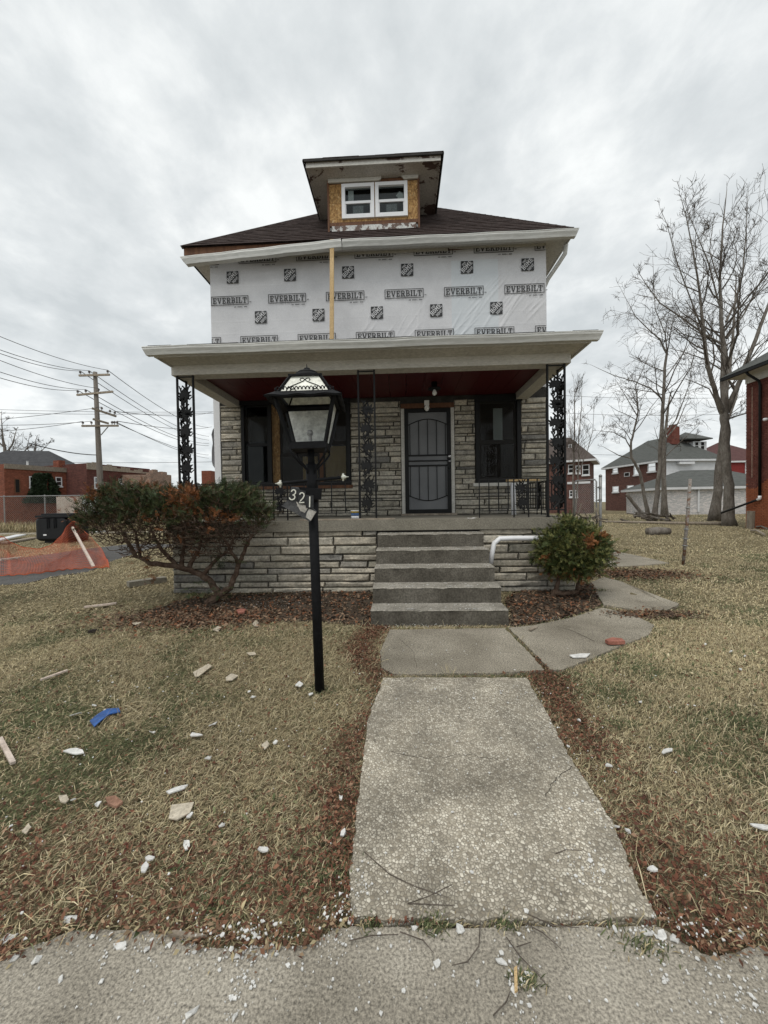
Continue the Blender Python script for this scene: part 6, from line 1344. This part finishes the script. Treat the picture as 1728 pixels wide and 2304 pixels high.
TANS = [([(745,1010),(843,1000),(825,1045),(770,1078),(733,1070)], 'largest torn cream tile scrap low on the left lawn'), ([(838,425),(905,388),(920,400),(865,443),(848,445)], 'cream tile scrap on the lawn left of the lamp post'), ([(980,450),(1005,432),(1035,437),(1010,460),(982,463)], 'white folded paper scrap left of the lamp post'), ([(922,238),(945,222),(962,225),(945,243)], 'small white scrap nearest the soil bed on the left lawn'), ([(255,975),(290,965),(300,985),(285,1003),(262,1000)], 'round edged cream scrap low on the left lawn'), ([(1095,210),(1110,195),(1122,205),(1120,222),(1105,222)], 'upright white scrap at the edge of the soil bed'), ([(1070,338),(1105,333),(1112,345),(1085,350)], 'narrow white scrap left of the post shaft'), ([(572,208),(600,200),(615,206),(590,216)], 'white sliver near the large shrub'), ([(1135,745),(1160,728),(1170,740),(1150,765)], 'cream chip amid the leaves left of the walk'), ([(95,1130),(125,1095),(135,1110),(115,1135)], 'curled beige scrap at the lower left of the lawn')]
for P, lab in TANS: obj('tile_scrap', flat([l3(*q) for q in P], .006, .018), m['tan'], label=lab, cat='scrap')
obj('brick_piece', flat([l3(*q) for q in ((458,978),(500,970),(535,1000),(505,1018),(470,1005))], .012, .014), m['brownfrag'], label='brown brick fragment low on the left lawn', cat='brick piece')
obj('brick_piece', flat([l3(*q) for q in ((1028,155),(1045,148),(1068,152),(1060,165),(1035,168))], .02, .02), m['brickfrag'], label='small red brick fragment in the soil bed by the large shrub', cat='brick piece')
obj('brick_piece', flat([r3(*q) for q in ((958,292),(990,284),(1030,288),(1045,300),(1000,304),(972,303))], .03, .026), m['brickfrag'], label='flat red brick fragment on the curved side path', cat='brick piece')
obj('tile_scrap', flat([r3(*q) for q in ((805,352),(850,343),(895,345),(878,358),(820,360))], .008, .026), m['flake'], label='white slatted scrap on the edge of the curved side path', cat='scrap')
obj('wood_chip', flat([r3(*q) for q in ((628,238),(655,222),(668,226),(640,242))], .01, .024), m['weathered'], label='brown wood chip on the side path slab', cat='wood chip')
obj('wood_stick', flat([b5(*q) for q in ((720,410),(760,406),(850,414),(903,421),(898,432),(830,434),(740,427))], .008, .014), m['weathered'], label='broken brown lath at the edge of the pavement', cat='stick')
obj('wood_chip', flat([b6(*q) for q in ((680,505),(692,502),(694,600),(682,604))], .006, .016), m['lumber'], label='narrow orange wood splinter on the pavement', cat='splinter')
obj('dark_clod', chip(l3(405,243), .10, .03, 'darkclod', .5), m['darkclod'], label='dark clod lying on the left lawn', cat='clod'); obj('dark_clod', chip(l3(1445,183), .07, .03), m['darkclod'], label='dark clod in the soil bed near the lamp post', cat='clod')
CH = {'lawn': [(l3(325,778), .17, .35), (l3(850,700), .10, .35), (l3(925,655), .07, .5), (l3(765,945), .13, .3), (l3(1300,480), .10, .8), (l3(425,1008), .04, .8), (l3(810,1190), .06, .6), (l3(650,1245), .05, .5), (l3(628,1290), .06, .6), (l3(1145,1210), .07, .4), (l3(660,690), .06, .3), (l3(905,805), .05, .5), (l3(330,610), .08, .4), (l3(1195,735), .04, .6), (l3(410,570), .05, .4), (l3(825,1060), .05, .6), (l3(1098,535), .05, .5), (l3(1350,522), .06, .5), (l3(320,988), .03, .8), (l3(965,1100), .04, .4), (l3(1480,980), .03, .8), (l3(1490,1135), .04, .8)],
      'right': [(r3(1225,765), .12, .25), (r3(1540,408), .07, .35), (r3(1390,298), .05, .4), (r3(1635,1100), .13, .25), (r3(975,830), .05, .5), (r3(1110,552), .05, .4), (r3(1165,1288), .05, .6), (r3(845,632), .04, .7), (r3(1560,350), .06, .4), (r3(1500,330), .09, .2), (r3(1055,1115), .035, .7), (r3(1010,1100), .03, .6), (r3(800,745), .03, .5)],
      'walk': [(b6(385,480), .035, .9), (b6(628,472), .05, .55), (b6(470,345), .045, .9), (b6(1070,345), .03, .7), (b6(90,190), .03, .9), (b6(135,180), .025, .9), (b6(1250,370), .06, .6), (b6(1195,360), .05, .6), (b6(1300,380), .05, .6), (b6(1560,375), .06, .6), (b6(740,258), .022, .8), (b6(160,362), .02, .8), (b6(1265,537), .02, .8), (b6(540,550), .018, .9), (b6(738,520), .035, .5), (b6(300,340), .035, .4), (b6(955,95), .035, .6), (b6(935,75), .028, .7), (b6(985,130), .028, .6), (b6(930,135), .026, .6), (b6(960,165), .03, .5), (b6(995,105), .026, .7), (r3(82,702), .03, .8), (b5(300,345), .07, .5), (b5(520,460), .06, .45), (b5(30,430), .07, .5), (b5(160,525), .04, .6), (b5(835,750), .05, .5), (b5(265,608), .02, .8), (b5(65,515), .03, .6), (b5(1020,768), .03, .6), (b5(845,490), .02, .8), (b5(640,475), .03, .8), (b5(1100,460), .03, .9), (b5(1480,300), .03, .6), (b5(1520,350), .03, .7), (r3(840,858), .03, .7), (r3(228,388), .035, .5)]}
LAB = {'lawn': ('white paint flake lying in the grass left of the walk', 'paint flakes on the left lawn'), 'right': ('white paint flake lying in the grass right of the walk', 'paint flakes on the right lawn'), 'walk': ('white paint chip lying on the concrete paving', 'paint chips on the paving')}
for k, L in CH.items():
    for q, s, asp in L: obj('paint_chip', chip(q, s*.78, .004 if k == 'walk' else .006, 'flake', asp, None if asp > .5 else rngd.uniform(-.2, .9), .012 if k == 'walk' else .024), m['flake'], label=('white paint chip lying on the ' + where_paved(q)) if k == 'walk' else LAB[k][0] + (', ' + where_lawn(q) if k == 'lawn' else (', far up the lawn' if q[1] < 1600 else ', close to the leaf strip')), cat='paint chip', group=LAB[k][1])
# twigs lying on the walk
TW = [[b6(100,50),b6(200,140),b6(290,185),b6(425,230)], [b6(440,180),b6(400,200),b6(350,225),b6(270,255),b6(452,262)], [b6(735,295),b6(830,340),b6(930,350)], [b6(700,320),b6(790,370),b6(865,437)], [b6(550,330),b6(545,420),b6(500,480),b6(440,497)], [b6(650,385),b6(700,460),b6(770,530),b6(815,585)], [b6(690,425),b6(745,405)], [b6(45,400),b6(130,380),b6(235,375)], [b6(840,60),b6(880,42),b6(940,45)], [b6(600,690),b6(650,640),b6(665,600)], [b6(240,365),b6(330,400),b6(370,445)], [r3(575,680),r3(578,705)], [(1008,1307),(1040,1302),(1062,1308)], [(895,1311),(925,1304)]]
TL = ['long curved twig at the lower left of the walk', 'forked twig above the pavement joint', 'twig lying along the pavement joint', 'dark twig running down from the pavement joint', 'curved twig on the left of the pavement', 'thin twig right of the wood splinter', 'short twig near the pavement crack', 'thin twig on the pavement below the walk corner', 'small curved twig on the right of the walk', 'twig at the bottom edge of the pavement', 'thin twig beside the white paint chip', 'tiny twig in the middle of the walk', 'small twig on the third step', 'small dark twig on the left of the third step']
for i, (P, lab) in enumerate(zip(TW, TL)):
    if i < 12: pts = [gnd(*p) + V((0, 0, .022 + .004*rngd.rand())) for p in P]
    else: pts = [aty(*p, 4.15 + T*1 + .15 + .02*k_) for k_, p in enumerate(P)]; pts = [V((p.x, p.y, .37 + .012)) for p in pts]
    obj('twig', MB().tube(pts, [.0019]*(len(pts)-1) + [.0011], 5), m['twig'], label=lab, cat='twig')
# ================================================================== grass, leaf litter, flakes, weeds
rng = np.random.RandomState(77)
def inpoly(P, x, y):
    P = np.array(P); ins_ = np.zeros(len(x), bool); j = len(P) - 1
    for i in range(len(P)):
        xi, yi, xj, yj = P[i][0], P[i][1], P[j][0], P[j][1]
        with np.errstate(divide='ignore', invalid='ignore'): c = ((yi > y) != (yj > y)) & (x < (xj - xi)*(y - yi)/(yj - yi + 1e-12) + xi)
        ins_ ^= c; j = i
    return ins_
def vnoise(x, y, s, seed):      # smooth value noise
    r = np.random.RandomState(seed).rand(256, 256); X, Y = x*s + 500, y*s + 500; i, j = np.floor(X).astype(int), np.floor(Y).astype(int); fx, fy = X - i, Y - j; fx = fx*fx*(3-2*fx); fy = fy*fy*(3-2*fy); g = lambda a, b: r[a % 256, b % 256]
    return (g(i,j)*(1-fx)+g(i+1,j)*fx)*(1-fy) + (g(i,j+1)*(1-fx)+g(i+1,j+1)*fx)*fy
def groundz(x, y): return gz(x, y) + .002
hard = [polys[k] for k in 'abcde'] + [polys['pave']]
house_fp = [(PX0, 4.15 if False else 5.55), (PX1, 5.55), (PX1, 7.6), (HX1, 7.6), (HX1, 16.4), (HX0, 16.4), (HX0, 7.6), (PX0, 7.6)]
steps_fp = [(-.36, 4.14), (1.14, 4.14), (1.14, 5.7), (-.36, 5.7)]
def clear(x, y, soil=True, drive=True):
    bad = inpoly(house_fp, x, y) | inpoly(steps_fp, x, y)
    for P in hard: bad |= inpoly(P, x, y)
    if drive: bad |= inpoly(polys['drive'], x, y)
    if soil: bad |= (inpoly(polys['bedl'], x, y) | inpoly(polys['bedr'], x, y)) & (rng.rand(len(x)) < .95)
    bad |= (x > NX - .3) & (y < NY + .3)
    return ~bad
PAL = np.array([(.47,.40,.245), (.39,.325,.19), (.56,.485,.32), (.30,.24,.14), (.18,.145,.09), (.10,.118,.052), (.14,.155,.075), (.068,.086,.038)])
def blades(x, y, ln, wd, tilt, lift=0.0, green=None, brown=None):
    n = len(x); z = groundz(x, y) + lift; a = rng.uniform(0, 2*np.pi, n); a = np.where(rng.rand(n) < .35, rng.normal(.6, .5, n), a); th = np.clip(rng.normal(tilt, .28, n), .15, 1.5)
    dx, dy, dz = np.cos(a)*np.sin(th), np.sin(a)*np.sin(th), np.cos(th); L = ln*rng.uniform(.55, 1.35, n); W = wd*rng.uniform(.7, 1.3, n); px_, py_ = -np.sin(a), np.cos(a)
    bend = rng.uniform(.0, .35, n)
    b = np.stack([x, y, z - .004], 1); sd = np.stack([px_, py_, rng.uniform(-.5,.5,n)], 1)*W[:,None]; d = np.stack([dx, dy, dz], 1)
    mid = b + d*(L*.55)[:,None] + np.stack([0*x, 0*x, .0045*np.ones(n)*ln/.06], 1); tip = b + d*L[:,None]; tip[:,2] -= bend*L*.6; tip[:,2] = np.maximum(tip[:,2], groundz(x, y) + .003)
    Vv = np.stack([b - sd*.8, b + sd*.8, mid + sd, tip, mid - sd], 1).reshape(-1, 3)
    k = np.arange(n)*5; F = np.concatenate([np.stack([k, k+1, k+2, k+4], 1), np.stack([k+4, k+2, k+3, k+3], 1)]); 
    g = vnoise(x, y, 1.1, 5)*.55 + vnoise(x, y, 3.3, 6)*.45 if green is None else green; pg = np.clip((g - .50)*2.4, .05, .80); dr = vnoise(x, y, .9, 9)
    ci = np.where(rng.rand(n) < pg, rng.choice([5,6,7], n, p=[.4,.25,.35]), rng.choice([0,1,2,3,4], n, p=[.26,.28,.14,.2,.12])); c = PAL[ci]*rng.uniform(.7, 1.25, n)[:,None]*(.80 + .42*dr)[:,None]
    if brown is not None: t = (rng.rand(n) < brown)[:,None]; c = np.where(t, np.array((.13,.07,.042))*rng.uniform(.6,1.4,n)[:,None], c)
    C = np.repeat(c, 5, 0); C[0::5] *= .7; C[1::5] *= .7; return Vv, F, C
def scatter(n, x0, x1, y0, y1): return rng.uniform(x0, x1, n), rng.uniform(y0, y1, n)
def edge_litter(x, y):       # nearness to the edges of the walk, where brown leaves gather
    l = np.exp(-((x + .19 + .06*(y-1.2) - .03 + .10*np.sin(y*4))/.13)**2) * (y < 4.2) * (x < .3); r_ = np.exp(-((x - (.86 + .05*(y - 1.2)) - .12)/.13)**2) * (y < 3.3) * (x > .3)
    f = np.exp(-((y - 1.33)/.22)**2) * (x < 0)*.42 + np.exp(-((y - 1.32)/.25)**2)*(x > .8)*.45
    return np.clip((l + r_)*np.clip(vnoise(x, y, 3.1, 41)*2.2 - .25, .25, 1) + f, 0, 1)
parts = []
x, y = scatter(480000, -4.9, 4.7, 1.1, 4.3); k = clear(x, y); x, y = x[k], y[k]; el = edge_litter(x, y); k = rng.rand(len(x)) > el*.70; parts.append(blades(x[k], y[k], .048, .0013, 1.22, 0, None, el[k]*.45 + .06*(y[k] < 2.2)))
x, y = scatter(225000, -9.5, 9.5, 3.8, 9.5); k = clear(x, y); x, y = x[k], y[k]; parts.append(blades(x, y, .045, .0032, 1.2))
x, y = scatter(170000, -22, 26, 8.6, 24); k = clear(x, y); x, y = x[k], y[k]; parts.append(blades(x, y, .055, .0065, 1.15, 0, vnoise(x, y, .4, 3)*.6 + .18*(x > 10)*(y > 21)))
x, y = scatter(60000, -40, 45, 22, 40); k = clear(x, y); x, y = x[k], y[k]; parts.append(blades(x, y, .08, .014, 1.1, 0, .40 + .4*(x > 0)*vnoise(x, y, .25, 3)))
# sparse long straw strands lying over the turf
x, y = scatter(16000, -4.9, 4.7, 1.1, 5.5); k = clear(x, y); x, y = x[k], y[k]; k = vnoise(x, y, 1.6, 21) > .42; parts.append(blades(x[k], y[k], .12, .0013, 1.32, .012, np.full(k.sum(), .3)))
# low broad weeds
x, y = scatter(5200, -4.0, 4.2, 1.1, 4.2); k = clear(x, y); x, y = x[k], y[k]; k = vnoise(x, y, 1.3, 25) > .66; parts.append(blades(x[k], y[k], .045, .006, 1.15, .006, np.full(k.sum(), .95)))
# taller dry weeds along the fence
x, y = scatter(14000, -34, -8, 21.9, 25.6); parts.append(blades(x, y, .55*(.5 + vnoise(x, y, .6, 8)), .012, .35, 0, np.full(len(x), .45)))
# tufts: round the lamp foot, in the pavement joint, at the path edges
tx, ty = [], []
for (a, b), n_, s in (((722,1556),420,.07), (b6(365,318),240,.028), (b6(640,325),90,.024), (b6(720,545),110,.022), (b6(120,320),80,.022), (b6(1140,385),70,.04), (l3(930,530),700,.12), (r3(1020,640),250,.05), (b5(1450,130),260,.06), (b5(900,280),140,.05), ((1345,1330),300,.08), ((1480,1420),260,.12), (b6(1215,420),60,.03)):
    p = gnd(a, b); tx += list(p.x + rng.normal(0, s, n_)); ty += list(p.y + rng.normal(0, s*.6, n_))
tx, ty = np.array(tx), np.array(ty); parts.append(blades(tx, ty, .026, .0017, .95, .012, np.full(len(tx), .80)))
o = 0; VV, FF, CC = [], [], []
for a, b, c in parts: VV.append(a); FF.append(b + o); CC.append(c); o += len(a)
VV, FF, CC = np.concatenate(VV), np.concatenate(FF), np.concatenate(CC)
def colored_mixed(name, V_, F_, C_, mat, **kw):      # quads with a repeated last index become triangles
    tri = F_[:, 2] == F_[:, 3]; me = bpy.data.meshes.new(name); q, t = F_[~tri], F_[tri][:, :3]; lv = np.concatenate([q.ravel(), t.ravel()]).astype(np.int32); ls = np.concatenate([np.arange(len(q))*4, len(q)*4 + np.arange(len(t))*3]).astype(np.int32)
    me.vertices.add(len(V_)); me.vertices.foreach_set('co', V_.astype(np.float32).ravel()); me.loops.add(len(lv)); me.loops.foreach_set('vertex_index', lv); me.polygons.add(len(ls)); me.polygons.foreach_set('loop_start', ls)
    at = me.color_attributes.new('Col', 'FLOAT_COLOR', 'POINT'); c4 = np.ones((len(V_), 4), np.float32); c4[:, :3] = C_; at.data.foreach_set('color', c4.ravel()); me.materials.append(mat); me.update(calc_edges=True)
    ob = bpy.data.objects.new(name, me); link(ob, None, V((0,0,0))); return tag(ob, **kw)
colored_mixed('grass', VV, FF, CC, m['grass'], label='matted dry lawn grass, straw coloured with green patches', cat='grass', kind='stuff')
def leaves(x, y, size, cols, lift):
    n = len(x); z = groundz(x, y) + lift + rng.uniform(0, .012, n); a = rng.uniform(0, 2*np.pi, n); L = size*rng.uniform(.6, 1.4, n); W = L*rng.uniform(.14, .26, n); d = np.stack([np.cos(a), np.sin(a), rng.normal(0, .35, n)], 1); s = np.stack([-np.sin(a), np.cos(a), rng.normal(0, .5, n)], 1); b = np.stack([x, y, z], 1)
    Vv = np.stack([b - d*L[:,None]*.5, b - s*W[:,None] + [0,0,.002], b + d*L[:,None]*.5, b + s*W[:,None] + [0,0,.002]], 1).reshape(-1, 3); k = np.arange(n)*4; c = np.array(cols)[rng.randint(0, len(cols), n)]*rng.uniform(.6, 1.35, n)[:,None]
    return Vv, np.stack([k, k+1, k+2, k+3], 1), np.repeat(c, 4, 0)
x, y = scatter(380000, -3.2, 3.4, 1.1, 4.4); k = clear(x, y, False); x, y = x[k], y[k]; el = edge_litter(x, y); nn = vnoise(x, y, 2.5, 12); k = rng.rand(len(x)) < np.clip(el*1.0*(.55 + nn*.7) + .022 + .06*(y < 2.0)*nn, 0, 1)*.60; A = leaves(x[k], y[k], .020, [(.15,.064,.040),(.115,.046,.030),(.19,.098,.060),(.075,.034,.024),(.25,.16,.105),(.16,.085,.05)], .014)
x, y = [], []
for P in (polys['bedl'], polys['bedr']):
    P = np.array(P); a, b = rng.uniform(P[:,0].min(), P[:,0].max(), 5000), rng.uniform(P[:,1].min(), P[:,1].max(), 5000); k = inpoly(P, a, b); x.append(a[k]); y.append(b[k])
p1_ = gnd(1440, 1295); x.append(rng.normal(p1_.x, .45, 3000)); y.append(rng.normal(p1_.y + .1, .25, 3000)); p1_ = gnd(1470, 1385); x.append(rng.normal(p1_.x, .25, 900)); y.append(rng.normal(p1_.y, .08, 900)); p1_ = gnd(420, 1395); x.append(rng.normal(p1_.x, .6, 3500)); y.append(rng.normal(p1_.y, .22, 3500))
x, y = np.concatenate(x), np.concatenate(y); B = leaves(x, y, .045, [(.10,.065,.045),(.15,.10,.065),(.06,.042,.03),(.22,.15,.10),(.19,.085,.045)], .016)
ex, ey = [], []      # leaves spilling over the pavement edge
for a, b in zip(pave_edge[1:-2], pave_edge[2:-1]):
    n_ = int((b - a).length*420); t_ = rng.rand(n_); ex.append(a.x + (b.x - a.x)*t_ + rng.normal(0, .01, n_)); ey.append(a.y + (b.y - a.y)*t_ + rng.normal(.012, .028, n_))
ex, ey = np.concatenate(ex), np.concatenate(ey); k = (ex < -.22) | (ex > .86); E_ = leaves(ex[k], ey[k], .020, [(.15,.075,.045),(.10,.05,.033),(.20,.12,.075),(.27,.19,.12),(.30,.25,.15)], .016); n_ = len(B[0]); B = (np.concatenate([B[0], E_[0]]), np.concatenate([B[1], E_[1] + n_]), np.concatenate([B[2], E_[2]]))
k = len(A[0]); colored('leaf_litter', np.concatenate([A[0], B[0]]), np.concatenate([A[1], B[1] + k]), np.concatenate([A[2], B[2]]), m['leaf'], label='brown fallen leaves gathered along the walk and in the beds', cat='leaves', kind='stuff')
# tiny paint flakes
X, Y = [], []
def fl(px, sx, sy, n): p = gnd(*px); X.extend(p.x + rng.normal(0, sx, n)); Y.extend(p.y + rng.normal(0, sy, n))
for a in ((b6(960,120),.05,.04,60), (b6(90,185),.03,.03,30), (b6(10,330),.03,.05,70), (b6(1290,375),.10,.03,60), (b6(1500,560),.10,.07,160), (b6(700,600),.02,.08,60), (b5(1060,600),.02,.07,80), (b5(1080,470),.09,.025,120), (b5(650,470),.12,.03,70), (b5(700,560),.6,.12,160), (b6(700,480),.6,.12,160), (b6(1060,350),.15,.02,50), (b6(500,110),.04,.04,25), (r3(200,220),.25,.05,90), (r3(300,320),.4,.12,60), (r3(680,190),.18,.06,40), (l3(1150,120),.6,.12,110), (l3(900,600),1.0,.5,130), (l3(500,900),.7,.35,60), (r3(1200,700),.7,.6,90), (r3(800,800),.06,.35,60), (r3(500,520),.3,.05,60), (l3(100,600),.7,.6,40), (r3(300,900),.35,.5,110)): fl(*a)
n = len(X); x, y = np.array(X), np.array(Y); hs = np.zeros(n, bool)
for P in hard: hs |= inpoly(P, x, y)
z = gz(x, y) + np.where(hs, .026, .035); z = np.where(inpoly(polys['pave'], x, y), -.085, z); s = rng.lognormal(-5.95, .55, n); mb = MB()
for i in range(n):
    k = rng.randint(3, 6); a0 = rng.rand()*6; mb.prism([(x[i] + s[i]*math.cos(a0 + 6.283*j/k)*rng.uniform(.6,1.2), y[i] + s[i]*math.sin(a0 + 6.283*j/k)*rng.uniform(.6,1.2), z[i] + rng.uniform(0,.003)) for j in range(k)], (0, 0, .003))
obj('paint_flakes', mb, m['flake'], label='scatter of tiny white paint flakes over paving and grass', cat='flakes', kind='stuff')
# broken white scale left on the edges of the steps
m['scale'] = m['flake']
stp = MB()
for q in ((1034,1241,1),(918,1277,2),(1043,1278,2),(921,1321,3),(1013,1321,3),(1054,1321,3),(925,1373,4),(1066,1371,4)):
    k_ = 4 - q[2]; y0 = 4.15 + T*k_; zt_ = .185*(k_ + 1); c = aty(q[0], q[1], y0); w_ = .05 if k_ < 2 else .03
    for j in range(14): u = c.x + rng.normal(0, w_*.6); d_ = rng.uniform(.004, .012); stp.prism([(u + d_*math.cos(a_ + j), y0 + .02 + abs(rng.normal(0, .012)) + d_*.5*math.sin(a_ + j), zt_ + .002) for a_ in (0, 1.6, 3.2, 4.7)], (0, 0, .002)); 0
for j in range(160): u, k_ = rng.uniform(-.3, 1.1), rng.randint(0, 5); y0 = 4.15 + T*k_ + rng.uniform(.03, .26); d_ = rng.uniform(.002, .006); stp.box(u - d_, u + d_, y0 - d_, y0 + d_, .185*(k_+1) - .001, .185*(k_+1) + .003)
obj('paint_flakes', stp, m['flake'], label='white paint flakes and chips on the concrete steps', cat='flakes', kind='stuff')
